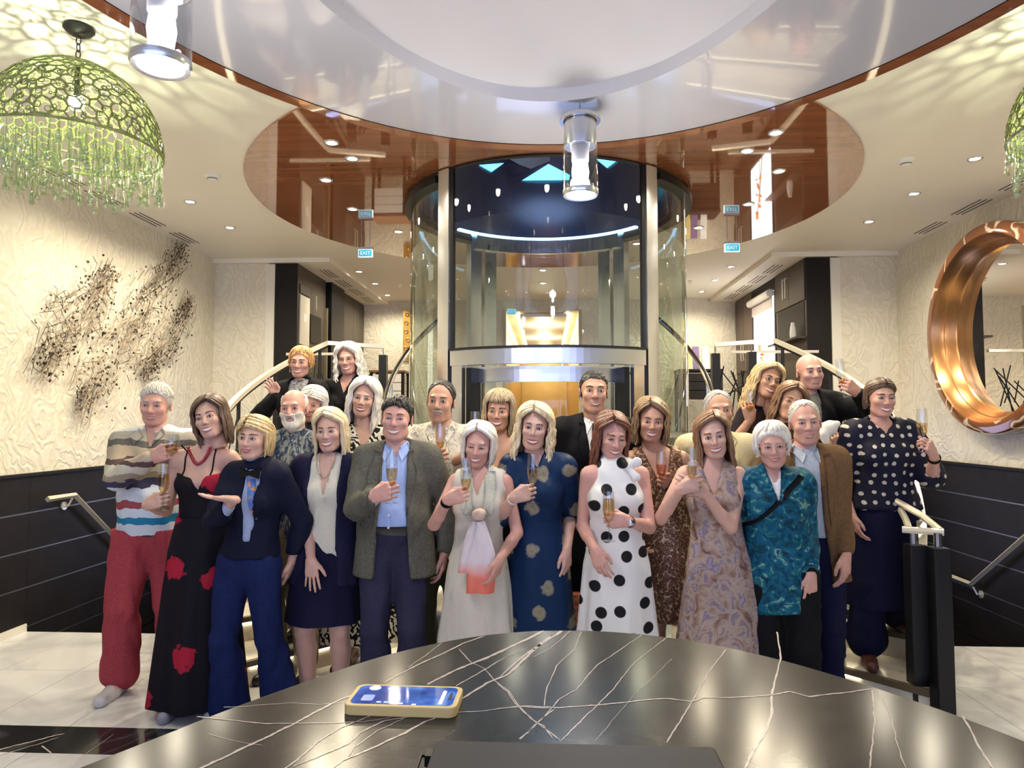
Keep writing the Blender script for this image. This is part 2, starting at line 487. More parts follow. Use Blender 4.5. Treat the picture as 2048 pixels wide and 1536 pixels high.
for x in (-0.39, 0.36):
    MB().box(x, x + 0.03, 0, 5.2, 0.0, 0.05).build('cove_strip', M['covelight'], ct)
for y in (11.6, 13.4, 15.4):
    light('corridor_lamp', 'POINT', (-0.06, y, 2.9), E_CORR, (1, 0.84, 0.5), None, 0.12)
for x in (cx0 - 0.05, cx1):
    tag(MB().box(x, x + 0.05, YB - 0.02, YB, ZD, 3.18).build('door_jamb', mat('jamb', (0.5, 0.42, 0.28), 0.4)), 'tan jamb on the %s side of the corridor opening' % ('left' if x < 0 else 'right'), 'door frame')

# ================================================================ white drop ceiling over the desk
ZR = 2.93
def oval(cx, cy, a, b, n=120):
    return [(cx + a * math.cos(2 * PI * k / n), cy + b * math.sin(2 * PI * k / n)) for k in range(n)]
dc = thing('drop_ceiling', 'glossy white oval drop ceiling with copper edge over the desk', 'ceiling panel', (0.06, 1.5, ZR))
def oval_rings(rings, n=120):
    mb = MB(); vs = []
    for (cx, cy, a, b, z) in rings:
        vs += [(x, y, z) for x, y in oval(cx, cy, a, b, n)]
    fs = [(i * n + k, i * n + (k + 1) % n, (i + 1) * n + (k + 1) % n, (i + 1) * n + k) for i in range(len(rings) - 1) for k in range(n)]
    return mb.add(vs, fs)
A, Bq = 1.74, 2.13
oval_rings([(0, 0, A - 0.07, Bq - 0.07, 0), (-0.04, -0.05, 0.92, 1.62, 0)]).build('white_ring', M['glosswhite'], dc, smooth=True)
oval_rings([(0, 0, A - 0.07, Bq - 0.07, -0.004), (0, 0, A, Bq, -0.004), (0, 0, A, Bq, 0.38)]).build('copper_edge', M['copper'], dc, smooth=True)
oval_rings([(-0.04, -0.05, 0.92, 1.62, 0), (-0.04, -0.05, 0.92, 1.62, 0.06), (-0.04, -0.05, 0.87, 1.57, 0.075), (-0.04, -0.05, 0.7, 1.3, 0.15), (-0.04, -0.05, 0.48, 0.9, 0.21), (-0.04, -0.05, 0.25, 0.4, 0.24), (-0.04, -0.05, 0.01, 0.01, 0.245)]).build('inner_dome', M['dome'], dc, smooth=True)

# ================================================================ glass lift
lift = thing('glass_lift', 'round glass passenger lift with steel posts in the centre of the lobby', 'lift', (EC[0], EC[1], 0))
def shell(r0, r1, a0, a1, z0, z1, n=24):
    """curved wall between angles (degrees), local to the lift"""
    o_ = arc_pts(0, 0, r1, a0 * DEG, a1 * DEG, n); i_ = arc_pts(0, 0, r0, a0 * DEG, a1 * DEG, n)
    return MB().prism(o_ + i_[::-1], z0, z1)
def shell_quads(r0, r1, a0, a1, z0, z1, n=24):
    o_ = arc_pts(0, 0, r1, a0 * DEG, a1 * DEG, n); i_ = arc_pts(0, 0, r0, a0 * DEG, a1 * DEG, n)
    m = n + 1
    vs = [(x, y, z) for pts in (o_, i_) for z in (z0, z1) for (x, y) in pts]
    fs = []
    for k in range(n):
        fs += [(k, k + 1, m + k + 1, m + k), (2 * m + k + 1, 2 * m + k, 3 * m + k, 3 * m + k + 1), (m + k, m + k + 1, 3 * m + k + 1, 3 * m + k), (k + 1, k, 2 * m + k, 2 * m + k + 1)]
    fs += [(0, m, 3 * m, 2 * m), (n, 2 * m + n, 3 * m + n, m + n)]
    return MB().add(vs, fs)
F0 = -90
def pane(name, r, a0, a1, z0, z1, m_, parent=lift):
    n = max(6, int(abs(a1 - a0) / 4)); pts = arc_pts(0, 0, r, a0 * DEG, a1 * DEG, n)
    mb = MB().add([(x, y, z) for z in (z0, z1) for x, y in pts], [(k, k + 1, n + 2 + k, n + 1 + k) for k in range(n)])
    return mb.build(name, m_, parent, smooth=True)
for s in (-1, 1):
    a = F0 + s * 39.5
    shell_quads(ER - 0.03, ER + 0.035, a - 2.7, a + 2.7, 0, ZC - 0.02, 4).build('front_post', M['steel'], lift)
    a = F0 + s * 36.3
    shell_quads(ER - 0.02, ER + 0.01, a - 0.5, a + 0.5, 0, ZC - 0.02, 1).build('black_gasket', M['blackmetal'], lift)
    for b in (141, 149.5):
        a = F0 + s * b
        shell_quads(ER - 0.05, ER + 0.03, a - 3.2, a + 3.2, 0, ZC - 0.02, 4).build('rear_post', M['steel'], lift)
    # jambs below the header
    a = F0 + s * 33.3
    shell_quads(ER - 0.02, ER + 0.02, a - 2.3, a + 2.3, 0, 1.99, 4).build('door_jamb', M['steel'], lift)
    a = F0 + s * 29.5
    shell_quads(ER - 0.14, ER - 0.02, a - 1.1, a + 1.1, 0, 1.87, 2).build('inner_jamb', M['blackmetal'], lift)
    pane('side_pane', ER, F0 + s * 42.2, F0 + s * 90, 0, ZC - 0.02, M['shaftglass'])
    pane('rear_side_pane', ER, F0 + s * 90, F0 + s * 137.8, 0, ZC - 0.02, M['shaftglass'])
pane('rear_pane', ER, F0 + 152.7, F0 + 207.3, 0, ZC - 0.02, M['frontglass'])
pane('front_pane', ER, F0 - 36, F0 + 36, 2.0, ZC - 0.02, M['frontglass'])
shell_quads(ER - 0.03, ER + 0.03, F0 - 36, F0 + 36, 1.885, 1.99, 30).build('header', M['steel'], lift)
shell_quads(ER - 0.05, ER + 0.045, F0 - 36, F0 + 36, 1.99, 2.006, 30).build('header_cap', M['blackmetal'], lift)
shell_quads(ER - 0.16, ER - 0.12, F0 - 33, F0 + 33, 1.77, 1.88, 30).build('inner_header', M['steel'], lift)
for s in (-1, 1):
    pane('door_leaf', ER - 0.1, F0 + s * 28, F0 + s * 14, 0.02, 1.78, M['frontglass'])
shell_quads(ER - 0.02, ER + 0.02, 0, 359.9, ZC - 0.022, ZC - 0.014, 72).build('top_rim', M['blackmetal'], lift)
for s in (-1, 1):
    shell_quads(ER - 0.06, ER + 0.05, F0 + s * 43, F0 + s * 138, ZC - 0.10, ZC - 0.05, 40).build('black_ring', M['black'], lift)
shell_quads(ER - 0.09, ER - 0.05, F0 + 140, F0 + 220, ZC - 0.17, ZC - 0.04, 30).build('ring_beam', M['steel'], lift)
shell_quads(ER - 0.10, ER - 0.06, F0 + 128, F0 + 232, ZC - 0.035, ZC - 0.015, 30).build('blue_led_ring', M['bluelight'], lift)
# shaft above the ceiling
sw = MB().lathe([(ER - 0.01, ZC - 0.01), (ER - 0.01, ZC + 0.85), (0.01, ZC + 0.86)], 72)
sw.build('shaft_wall', M['navy_shaft'], lift, smooth=True)
def shaft_patch(name, poly, m_, r=ER - 0.025):
    vs = []
    for (px, py) in poly:
        d = ray(px, py); 
        # intersect the far side of the shaft wall
        ox, oy = EYE.x - EC[0], EYE.y - EC[1]
        a = d.x ** 2 + d.y ** 2; b = 2 * (ox * d.x + oy * d.y); c = ox * ox + oy * oy - r * r
        t = (-b + math.sqrt(b * b - 4 * a * c)) / (2 * a); p = EYE + d * t
        vs.append((p.x - EC[0], p.y - EC[1], p.z))
    MB().add(vs, [tuple(range(len(vs)))]).build(name, m_, lift)
shaft_patch('cyan_gleam_patch', [(958, 330), (1008, 326), (983, 344)], M['cyan'])  # reflections in the shaft, built as glowing cyan patches on its wall
shaft_patch('cyan_gleam_patch', [(1044, 361), (1097, 328), (1140, 350), (1138, 360)], M['cyan'])
shaft_patch('cyan_gleam_patch', [(1192, 318), (1246, 312), (1214, 336)], M['cyan'])
shaft_patch('grey_soffit_patch', [(985, 300), (1100, 296), (1100, 322), (1062, 338), (1040, 330)], mat('grey_soffit', (0.30, 0.31, 0.34), 0.5))
light('shaft_lamp', 'POINT', (0, 0.2, ZC + 0.55), E_SHAFT, (0.55, 0.72, 1.0), lift, 0.15)

# ================================================================ curved stairs
NS, TH0, TH1 = 9, -48.0, 28.0
RI, RO = 1.24, 2.60
STEP = (TH1 - TH0) / NS
ST_ANG = lambda s, th: th * DEG if s > 0 else PI - th * DEG
def sp(s, r, th, z):
    return Vector((EC[0] + s * r * math.cos(th * DEG), EC[1] + r * math.sin(th * DEG), z))
def helix(s, r, t0, t1, zoff, n=28):
    return [sp(s, r, t0 + (t1 - t0) * i / n, ZD * ((t0 + (t1 - t0) * i / n) - TH0) / (TH1 - TH0) + zoff) for i in range(n + 1)]
def rail_r(th):
    return RO - 0.02 + 0.25 * max(0, (TH0 + 24 - th) / 24) ** 1.5
def helix_o(s, t0, t1, zoff, n=36):
    return [sp(s, rail_r(t0 + (t1 - t0) * i / n), t0 + (t1 - t0) * i / n, ZD * ((t0 + (t1 - t0) * i / n) - TH0) / (TH1 - TH0) + zoff - 0.13 * (1 - ((t0 + (t1 - t0) * i / n) - TH0) / (TH1 - TH0))) for i in range(n + 1)]
def wedge(s, r0, r1, a, b, z0, z1, n=5):
    o_ = [sp(s, r1, a + (b - a) * i / n, 0) for i in range(n + 1)]; i_ = [sp(s, r0, a + (b - a) * i / n, 0) for i in range(n + 1)]
    pts = [(p.x, p.y) for p in o_ + i_[::-1]]
    if s < 0: pts = pts[::-1]
    return MB().prism(pts, z0, z1)
def polyrail(mb, pts, w, h):
    """flat handrail with rectangular section"""
    m = len(pts); vs = []
    for i, p in enumerate(pts):
        d = pts[min(i + 1, m - 1)] - pts[max(i - 1, 0)]; d.z = 0; d.normalize()
        nrm = Vector((-d.y, d.x, 0))
        for (a, b) in ((-w, -h), (w, -h), (w, h), (-w, h)):
            vs.append(p + nrm * a + Vector((0, 0, b)))
    fs = [(4 * i + k, 4 * i + (k + 1) % 4, 4 * i + 4 + (k + 1) % 4, 4 * i + 4 + k) for i in range(m - 1) for k in range(4)]
    fs += [(3, 2, 1, 0), tuple(4 * (m - 1) + k for k in range(4))]
    mb.add(vs, fs)
M['nosing'] = mat('dark_nosing', (0.10, 0.075, 0.045), 0.4)
M['steplight'] = mat('step_light_strip', (1, 1, 1), 0.4, 0, 0, emit=(1, 0.85, 0.55), estr=3.0)
for s in (-1, 1):
    side = 'left' if s < 0 else 'right'
    st = thing('curved_stair', 'curved marble stair rising around the lift on the %s' % side, 'stair', (0, 0, 0))
    for k in range(NS):
        a = TH0 + k * STEP; z = ZD * (k + 1) / NS
        if k < NS - 1:
            wedge(s, RI, rail_r(a) + 0.02, a, a + STEP + 0.8, z - 0.03, z).build('tread', M['tread'], st)
        wedge(s, RI, rail_r(a) + 0.02, a + 0.35, a + 1.0, z - 0.15, z - 0.03, 1).build('riser', M['tread'], st)
        wedge(s, RI, rail_r(a) + 0.02, a - 0.25, a + 0.5, z - 0.03, z + 0.002, 1).build('nosing', M['nosing'], st)
        wedge(s, RI + 0.1, RO - 0.1, a + 0.12, a + 0.33, z - 0.045, z - 0.034, 1).build('step_light', M['steplight'], st)
    # outer stringer
    n = 24; vs = []
    for i in range(n + 1):
        th = TH0 + (TH1 - TH0) * i / n; zt = ZD * (th - TH0) / (TH1 - TH0) + 0.17
        for r in (rail_r(th) + 0.02, rail_r(th) + 0.06):
            vs += [sp(s, r, th, -0.0), sp(s, r, th, zt)]
    fs = []
    for i in range(n):
        b = 4 * i
        fs += [(b, b + 4, b + 5, b + 1), (b + 2, b + 3, b + 7, b + 6), (b + 1, b + 5, b + 7, b + 3)]
    fs += [(0, 1, 3, 2), (4 * n, 4 * n + 2, 4 * n + 3, 4 * n + 1)]
    MB().add(vs, fs).build('outer_stringer', M['black'], st, smooth=False)
    # outer railing
    rl = thing('stair_railing', 'outer stair railing with satin metal handrail and black posts on the %s' % side, 'railing', (0, 0, 0))
    mb = MB(); pts = helix_o(s, TH0 + 2, TH1 + 1, 0.93); polyrail(mb, pts, 0.024, 0.02)
    mb.build('handrail', M['railmetal'], rl, smooth=False)
    mb = MB(); polyrail(mb, helix_o(s, TH0 + 2, TH1 + 1, 0.895), 0.012, 0.012); mb.build('rail_underside', M['blackmetal'], rl)
    for i in range(6):
        th = TH0 + 5 + (TH1 - TH0 - 6) * i / 5
        p = sp(s, rail_r(th) + 0.01, th, 0); z = ZD * (th - TH0) / (TH1 - TH0)
        MB().tube([p + Vector((0, 0, z)), p + Vector((0, 0, z + 0.9 - 0.13 * (1 - (th - TH0) / (TH1 - TH0))))], 0.017, 8).build('baluster_post', M['blackmetal'], rl)
    rr = random.Random(5 + s)
    for i in range(5):
        t0 = TH0 + 5 + (TH1 - TH0 - 6) * i / 5; t1 = TH0 + 5 + (TH1 - TH0 - 6) * (i + 1) / 5
        mb = MB()
        for q in range(9):
            ta, tb = rr.uniform(t0, t1), rr.uniform(t0, t1); za, zb = rr.uniform(0.15, 0.4), rr.uniform(0.45, 0.78)
            zz = lambda th: ZD * (th - TH0) / (TH1 - TH0)
            mb.tube([sp(s, rail_r(ta), ta, zz(ta) + za), sp(s, rail_r((ta + tb) / 2), (ta + tb) / 2, zz((ta + tb) / 2) + (za + zb) / 2 + 0.02), sp(s, rail_r(tb), tb, zz(tb) + zb)], 0.006, 5)
        o = mb.build('branch_infill', M['blackmetal'], rl); o['kind'] = 'stuff'
    # inner rail along the lift
    ir = thing('inner_handrail', 'slim round steel handrail curving up beside the lift on the %s' % side, 'handrail', (0, 0, 0))
    MB().tube(helix(s, RI + 0.09, TH0 + 14, TH1 + 12, 0.93, 30), 0.022, 10).build('rail_tube', M['chrome'], ir, smooth=True)
    for i in range(4):
        th = TH0 + 18 + 17 * i; p = sp(s, RI + 0.09, th, ZD * (th - TH0) / (TH1 - TH0))
        MB().tube([p, p + Vector((0, 0, 0.92))], 0.012, 8).build('post', M['chrome'], ir)
    # upper landing rail
    a = sp(s, RO - 0.02, TH1 + 1, ZD + 0.95)
    ld = thing('landing_railing', 'short level railing with black posts at the top of the %s stair' % side, 'railing', (0, 0, 0))
    b = Vector((s * 1.72, 7.25, ZD + 0.93)); c = Vector((s * 2.85, 7.35, ZD + 0.9))
    mb = MB(); polyrail(mb, [a, (a + b) / 2, b], 0.024, 0.02); mb.build('handrail', M['railmetal'], ld)
    mb = MB(); polyrail(mb, [Vector((s * 1.95, 7.5, ZD + 0.88)), Vector((s * 2.4, 7.5, ZD + 0.88)), Vector((s * 2.85, 7.5, ZD + 0.88))], 0.02, 0.014); mb.build('side_rail', M['railmetal'], ld)
    for p in (b, Vector((s * 2.05, 7.12, 0))):
        MB().box(p.x - 0.04, p.x + 0.04, p.y - 0.04, p.y + 0.04, ZD, ZD + 0.84).build('newel_post', M['blackmetal'], ld)
        MB().tube([(p.x, p.y, ZD + 0.84), (p.x, p.y, ZD + 0.93)], 0.008, 6).build('pin', M['chrome'], ld)
    mb = MB()
    for q in range(12):
        t, u = rr.random(), rr.random()
        p0 = Vector((s * 2.05, 7.12, 0)).lerp(Vector((b.x, b.y, 0)), t); p1 = Vector((s * 2.05, 7.12, 0)).lerp(Vector((b.x, b.y, 0)), u)
        mb.tube([p0 + Vector((0, 0, ZD + rr.uniform(0.1, 0.4))), p1 + Vector((0, 0, ZD + rr.uniform(0.45, 0.82)))], 0.007, 5)
    mb2 = mb.build('branch_infill', M['blackmetal'], ld); mb2['kind'] = 'stuff'
    mb = MB()
    for q in range(14):
        x0_, x1_ = rr.uniform(2.1, 2.8), rr.uniform(2.1, 2.8)
        mb.tube([(s * x0_, 7.5, ZD + rr.uniform(0.1, 0.4)), (s * x1_, 7.5, ZD + rr.uniform(0.4, 0.85))], 0.007, 5)
    mb2 = mb.build('branch_infill', M['blackmetal'], ld); mb2['kind'] = 'stuff'
# front newel of the right stair
nw = thing('stair_newel', 'double black newel post with bent satin rail loop at the foot of the right stair', 'newel post', (0, 0, 0))
pa, pb = UZ(1838, 1402, 0), UZ(1884, 1420, 0)
pa.y = 3.78; pb.y = 3.70
xa, xb = U(1832, 1200, 3.78).x, U(1880, 1200, 3.70).x
za, zb = U(1832, 1062, 3.78).z, U(1880, 1062, 3.70).z
for (x, y) in ((xa, 3.78), (xb, 3.70)):
    MB().box(x - 0.042, x + 0.042, y - 0.042, y + 0.042, 0, 0.86).build('post', M['blackmetal'], nw, bevel=0.006)
    MB().tube([(x, y, 0.86), (x, y, 0.93)], 0.02, 10).build('pin', M['chrome'], nw)
mb = MB(); mb.tube([(xa - 0.06, 3.78, 0.935), (xb + 0.03, 3.70, 0.935)], 0.018, 8); mb.build('cross_rail', M['railmetal'], nw, smooth=True)
e = sp(1, RO - 0.02, TH0 + 14, ZD * 14 / 76 + 0.93)
mb = MB(); mb.tube([(xa - 0.02, 3.79, 0.94), (xa + 0.02, 3.9, 0.97), (xa + 0.045, 4.05, 1.05), (xa + 0.05, 4.2, 1.14)], 0.018, 8); mb.build('bent_rail', M['railmetal'], nw, smooth=True)
mb = MB(); mb.tube([(xb + 0.02, 3.71, 0.94), (xb + 0.0, 3.85, 1.0), (xb - 0.06, 4.0, 1.06), (xb - 0.14, 4.15, 1.1), (xb - 0.2, 4.25, 1.13)], 0.018, 8); mb.build('bent_rail', M['railmetal'], nw, smooth=True)
for z in (0.3, 0.47, 0.6, 0.72, 0.82):
    MB().tube([(xa, 3.78, z), ((xa + xb) / 2, 3.9, z + 0.02), (xb, 3.70, z - 0.02)], 0.007, 6).build('branch_bar', M['blackmetal'], nw)
MB().add([(xa, 3.80, 0.02), (xb, 3.74, 0.25), (xb, 3.74, 0.5), (xa, 3.80, 0.75), (xa, 3.83, 0.02), (xb, 3.77, 0.25), (xb, 3.77, 0.5), (xa, 3.83, 0.75)],
         [(0, 1, 2, 3), (7, 6, 5, 4), (0, 4, 5, 1), (1, 5, 6, 2), (2, 6, 7, 3), (3, 7, 4, 0)]).build('curved_panel', M['black'], nw)

# wall handrails of the descending stairs
def wall_rail(s, pts, label):
    r = thing('wall_handrail', label, 'handrail', (0, 0, 0))
    P = [Vector((s * (XW - 0.09), y, z)) for (y, z) in pts]
    mb = MB()
    vs = []
    m = len(P)
    mb.tube(P, 0.022, 4); mb.build('rail', M['railmetal'], r)
    for (y, z) in pts[1:-1]:
        MB().tube([(s * (XW - 0.09), y - 0.03, z - 0.02), (s * (XW - 0.06), y - 0.03, z - 0.08), (s * (XW - 0.02), y - 0.03, z - 0.08)], 0.009, 8).build('bracket', M['railmetal'], r)
        MB().lathe([(0.001, 0), (0.032, 0), (0.032, 0.012), (0.001, 0.014)], 16, (s * (XW - 0.02), y - 0.03, z - 0.08), (-s, 0, 0)).build('rosette', M['railmetal'], r)
a, b, c = UX(95, 1000, -3.66), UX(150, 990, -3.66), UX(230, 1075, -3.66)
sl = (c.z - b.z) / (c.y - b.y)
wall_rail(-1, [(a.y, b.z), (b.y, b.z), (7.2, b.z + sl * (7.2 - b.y))], 'brass-toned handrail sloping down on the dark left wall')
a, b, c = UX(1895, 1155, 3.66), UX(1942, 1168, 3.66), UX(2048, 1075, 3.66)
sl = (c.z - b.z) / (c.y - b.y)
wall_rail(1, [(a.y + 0.3, b.z), (b.y, b.z), (4.85, b.z + sl * (4.85 - b.y))], 'brass-toned handrail sloping down on the dark right wall')
# ================================================================ lamps
def downlight(p, label, group, energy, col=WARM, r=0.045, spot=2.75, trim=None, rad=0.035):
    t = thing('ceiling_downlight', label, 'downlight', p, group)
    if 'm_trim' not in downlight.__dict__:
        downlight.m_trim = MB().lathe([(0.035, -0.002), (0.036, -0.006), (0.047, -0.006), (0.05, 0.0)], 20).mesh('trim_ring', True)
        downlight.m_lens = MB().lathe([(0.001, -0.003), (0.036, -0.003)], 20).mesh('lens', True)
    link('trim_ring', downlight.m_trim, M['steel'], t); link('lens', downlight.m_lens, M['lens'], t)
    light('lamp', 'SPOT', (0, 0, -0.02), energy, col, t, rad, spot, 0.7)
    return t
for i, (px, py) in enumerate([(292, 348), (380, 403), (460, 455)]):
    p = UZ(px, py, ZC)
    downlight(p, 'round ceiling downlight on the left, %s from the chandelier' % ('first', 'second', 'third')[i], 'downlights over the left side', E_DOWN)
for i, (px, py) in enumerate([(1950, 317), (1828, 387), (1738, 443)]):
    p = UZ(px, py, ZC)
    downlight(p, 'round ceiling downlight on the right, %s from the chandelier' % ('first', 'second', 'third')[i], 'downlights over the right side', E_DOWN)
for i, (px, py) in enumerate([(718, 543), (750, 567), (775, 590)]):
    downlight(UZ(px, py, ZC), 'small far downlight left of the lift, %s from the front' % ('first', 'second', 'third')[i], 'downlights over the upper deck', E_REAR)
for i, (px, py) in enumerate([(1462, 533), (1430, 560), (1403, 583)]):
    downlight(UZ(px, py, ZC), 'small far downlight right of the lift, %s from the front' % ('first', 'second', 'third')[i], 'downlights over the upper deck', E_REAR)
for i, (px, py) in enumerate([(1085, 540), (1086, 566)]):
    downlight(UZ(px, py, ZC), 'small far downlight seen through the lift glass, %s' % ('nearer', 'farther')[i], 'downlights over the upper deck', E_REAR)
ring_px = [(663, 285), (652, 360), (705, 418), (797, 463), (1030, 503), (1150, 503), (1273, 487), (1397, 455), (1497, 408), (1558, 342), (1552, 265)]
nth = ['first', 'second', 'third', 'fourth', 'fifth', 'sixth', 'seventh', 'eighth', 'ninth', 'tenth', 'eleventh']
for i, (px, py) in enumerate(ring_px):
    downlight(UZ(px, py, ZC - 0.012), 'glowing spotlight in the copper ceiling disc, %s counted from the left' % nth[i], 'spotlights in the copper disc', E_DISC, (1, 0.86, 0.62))
for a in (-140, -115, -90, -65, -40):
    p = Vector((1.75 * math.cos(a * DEG), 5.8 + 1.75 * math.sin(a * DEG), ZC - 0.012))
    downlight(p, 'spotlight in the near half of the copper disc hidden by the white drop ceiling', 'spotlights in the near half of the copper disc', E_DISC, (1, 0.86, 0.62))

# ---- pendants
def pendant(p_top, zf, s, label):
    """p_top: ceiling point, zf: flange height, s: radius of the glass"""
    t = thing('pendant_lamp', label, 'pendant lamp', (p_top.x, p_top.y, zf))
    MB().tube([(0, 0, 0), (0, 0, p_top.z - zf)], 0.003, 6).build('cable', M['steel'], t)
    MB().lathe([(0.001, 0.0), (s * 1.18, 0.0), (s * 1.2, -0.008), (s * 1.18, -0.018), (s * 0.98, -0.018)], 36).build('flange', M['steel'], t, smooth=True)
    MB().lathe([(s * 0.93, -0.018), (s * 0.95, -0.13), (s * 0.93, -0.135), (0.001, -0.135)], 36).build('sleeve', M['steel'], t, smooth=True)
    MB().lathe([(s * 0.96, -0.13), (s, -0.15), (s * 1.02, -0.345), (s * 0.99, -0.355), (s * 0.66, -0.355)], 40).build('glass_cylinder', M['smokeglass'], t, smooth=True)
    MB().lathe([(s * 1.03, -0.335), (s * 1.04, -0.35), (s * 0.98, -0.36), (s * 0.80, -0.358), (s * 0.82, -0.345)], 40).build('bottom_ring', M['steel'], t, smooth=True)
    MB().lathe([(s * 0.5, -0.13), (s * 0.5, -0.2), (s * 0.46, -0.205), (s * 0.001, -0.205)], 24).build('socket', mat('lamp_socket', (0.6, 0.6, 0.62), 0.35), t, smooth=True)
    MB().lathe([(0.001, -0.2), (s * 0.42, -0.205), (s * 0.5, -0.25), (s * 0.42, -0.30), (s * 0.001, -0.315)], 24).build('bulb', M['bulb'], t, smooth=True)
    MB().lathe([(0.001, -0.352), (s * 0.78, -0.352)], 30).build('bottom_diffuser', M['bulb'], t, smooth=True)
    light('lamp', 'POINT', (0, 0, -0.40), E_PEND, (1, 0.96, 0.95), t, 0.05)
    light('up_glow', 'POINT', (s * 0.75, 0, -0.24), E_PEND * 0.06, (1, 0.93, 0.88), t, 0.03)
    light('up_glow', 'POINT', (-s * 0.75, 0, -0.24), E_PEND * 0.06, (1, 0.93, 0.88), t, 0.03)
p = U(1160, 236, 3.12)
pendant(Vector((p.x, p.y, ZR)), p.z, 0.078, 'steel and glass cylinder pendant lamp hanging in front of the lift')
p = U(328, -112, 1.86)
pendant(Vector((p.x, p.y, ZR)), p.z, 0.078, 'large clear glass pendant lamp at the upper left beside the green chandelier')

# ---- chandeliers
M['greenglass'] = mat('green_bubble_glass', (0.22, 0.25, 0.09), 0.15, 0.2, 0.5, 30)
M['dropglass'] = thin_glass('pale_green_drop_glass', (0.88, 0.96, 0.76), 1.3, 0.85, 0.05)
def m_clearbulb():
    m, N, L, B = new_mat('glowing_clear_bulb'); N.remove(B)
    tr = N.new('ShaderNodeBsdfTransparent'); em = N.new('ShaderNodeEmission'); em.inputs[0].default_value = (1, 1, 0.8, 1); em.inputs[1].default_value = 3.0
    ad = N.new('ShaderNodeAddShader'); L.new(tr.outputs[0], ad.inputs[0]); L.new(em.outputs[0], ad.inputs[1]); L.new(ad.outputs[0], N['Material Output'].inputs[0])
    return m
M['clearbulb'] = m_clearbulb()
M['bronze'] = mat('dark_bronze', (0.05, 0.05, 0.045), 0.4, 0.6)
def dome_lattice(R, Hh, n=420, seed=1):
    rr = random.Random(seed)
    bm = bmesh.new()
    ga = PI * (3 - math.sqrt(5))
    for i in range(n):
        z = 1 - (i + 0.5) / n * 1.08
        r = math.sqrt(max(0, 1 - z * z)); a = ga * i
        v = Vector((r * math.cos(a), r * math.sin(a), z)) + Vector((rr.uniform(-1, 1), rr.uniform(-1, 1), rr.uniform(-1, 1))) * 0.05
        v.normalize(); bm.verts.new(v)
    bmesh.ops.convex_hull(bm, input=bm.verts)
    bm.normal_update()
    mb = MB()
    cen = {f: f.calc_center_median().normalized() for f in bm.faces}
    def pt(u):
        return Vector((u.x * R, u.y * R, max(u.z, -0.02) * Hh))
    for e in bm.edges:
        if len(e.link_faces) != 2: continue
        a, b = cen[e.link_faces[0]], cen[e.link_faces[1]]
        if a.z < -0.02 and b.z < -0.02: continue
        if e.link_faces[0].calc_area() > 0.2 or e.link_faces[1].calc_area() > 0.2: continue
        r = rr.uniform(0.0032, 0.0056)
        mb.tube([pt(a), pt(b)], r, 5, caps=False)
    bm.free()
    for k in range(520):
        z = rr.uniform(0.0, 1.0); a = rr.uniform(0, 2 * PI); q = math.sqrt(1 - z * z)
        u = Vector((q * math.cos(a), q * math.sin(a), z)); c = pt(u); nrm = Vector((u.x / R, u.y / R, u.z / Hh)).normalized()
        t1 = nrm.orthogonal().normalized(); t2 = nrm.cross(t1); rad = rr.uniform(0.006, 0.015)
        mb.tube([c + (t1 * math.cos(2 * PI * i / 9) + t2 * math.sin(2 * PI * i / 9)) * rad for i in range(10)], 0.0024, 4, caps=False)
    mb.tube([(R * math.cos(2 * PI * k / 64), R * math.sin(2 * PI * k / 64), -0.008) for k in range(65)], 0.006, 6, caps=False)
    return mb
def chandelier(p, label, seed):
    R, Hh = 0.365, 0.385
    t = thing('glass_chandelier', label, 'chandelier', (p[0], p[1], p[2]))
    MB().lathe([(0.001, 0.002), (0.062, 0.0), (0.066, -0.012), (0.05, -0.03), (0.02, -0.045), (0.001, -0.047)], 28, (0, 0, ZC - p[2])).build('canopy', M['bronze'], t, smooth=True)
    z0, z1 = Hh, ZC - p[2] - 0.045
    n = 4; L_ = (z1 - z0) / n
    for k in range(n):
        zc = z0 + L_ * (k + 0.5); ax = k % 2
        pts = []
        for q in range(13):
            a = 2 * PI * q / 12; u, w = 0.011 * math.cos(a), (L_ * 0.62) * math.sin(a)
            pts.append((u if ax else 0, 0 if ax else u, zc + w))
        MB().tube(pts, 0.0028, 5, caps=False).build('chain_link', M['bronze'], t, smooth=True)
    o = dome_lattice(R, Hh, 420, seed).build('bubble_dome', M['greenglass'], t, smooth=True); o['kind'] = 'stuff'
    MB().lathe([(0.001, 0.03), (0.026, 0.02), (0.034, -0.005), (0.022, -0.035), (0.001, -0.045)], 18, (0, 0, Hh * 0.55)).build('bulb', M['clearbulb'], t, smooth=True)
    MB().tube([(0, 0, Hh * 0.55 + 0.02), (0, 0, Hh)], 0.012, 8).build('stem', M['bronze'], t)
    light('lamp', 'POINT', (0, 0, Hh * 0.55), E_CHAND, (0.92, 1.0, 0.66), t, 0.013)
    rr = random.Random(seed)
    drops = [MB().lathe([(0.001, 0.0), (0.003, -0.004), (0.003, -l * 0.6), (0.007, -l * 0.78), (0.013, -l * 0.92), (0.010, -l * 0.985), (0.001, -l)], 8).mesh('glass_drop', True) for l in (0.11, 0.145, 0.19)]
    for (r, cnt) in ((0.355, 66), (0.31, 52), (0.25, 40), (0.18, 28), (0.1, 14)):
        for k in range(cnt):
            a = 2 * PI * (k + rr.random() * 0.6) / cnt
            rq = r + rr.uniform(-0.012, 0.012)
            link('glass_drop', drops[rr.randrange(3)], M['dropglass'], t, loc=(rq * math.cos(a), rq * math.sin(a), -0.005 + rr.uniform(-0.035, 0.03)))
cp = UZ(158, 55, ZC)
chandelier((cp.x, cp.y, 2.755), 'green bubble-glass dome chandelier with hanging drops at the upper left', 3)
chandelier((cp.x + 4.56, cp.y, 2.755), 'green bubble-glass dome chandelier with hanging drops at the right edge', 8)

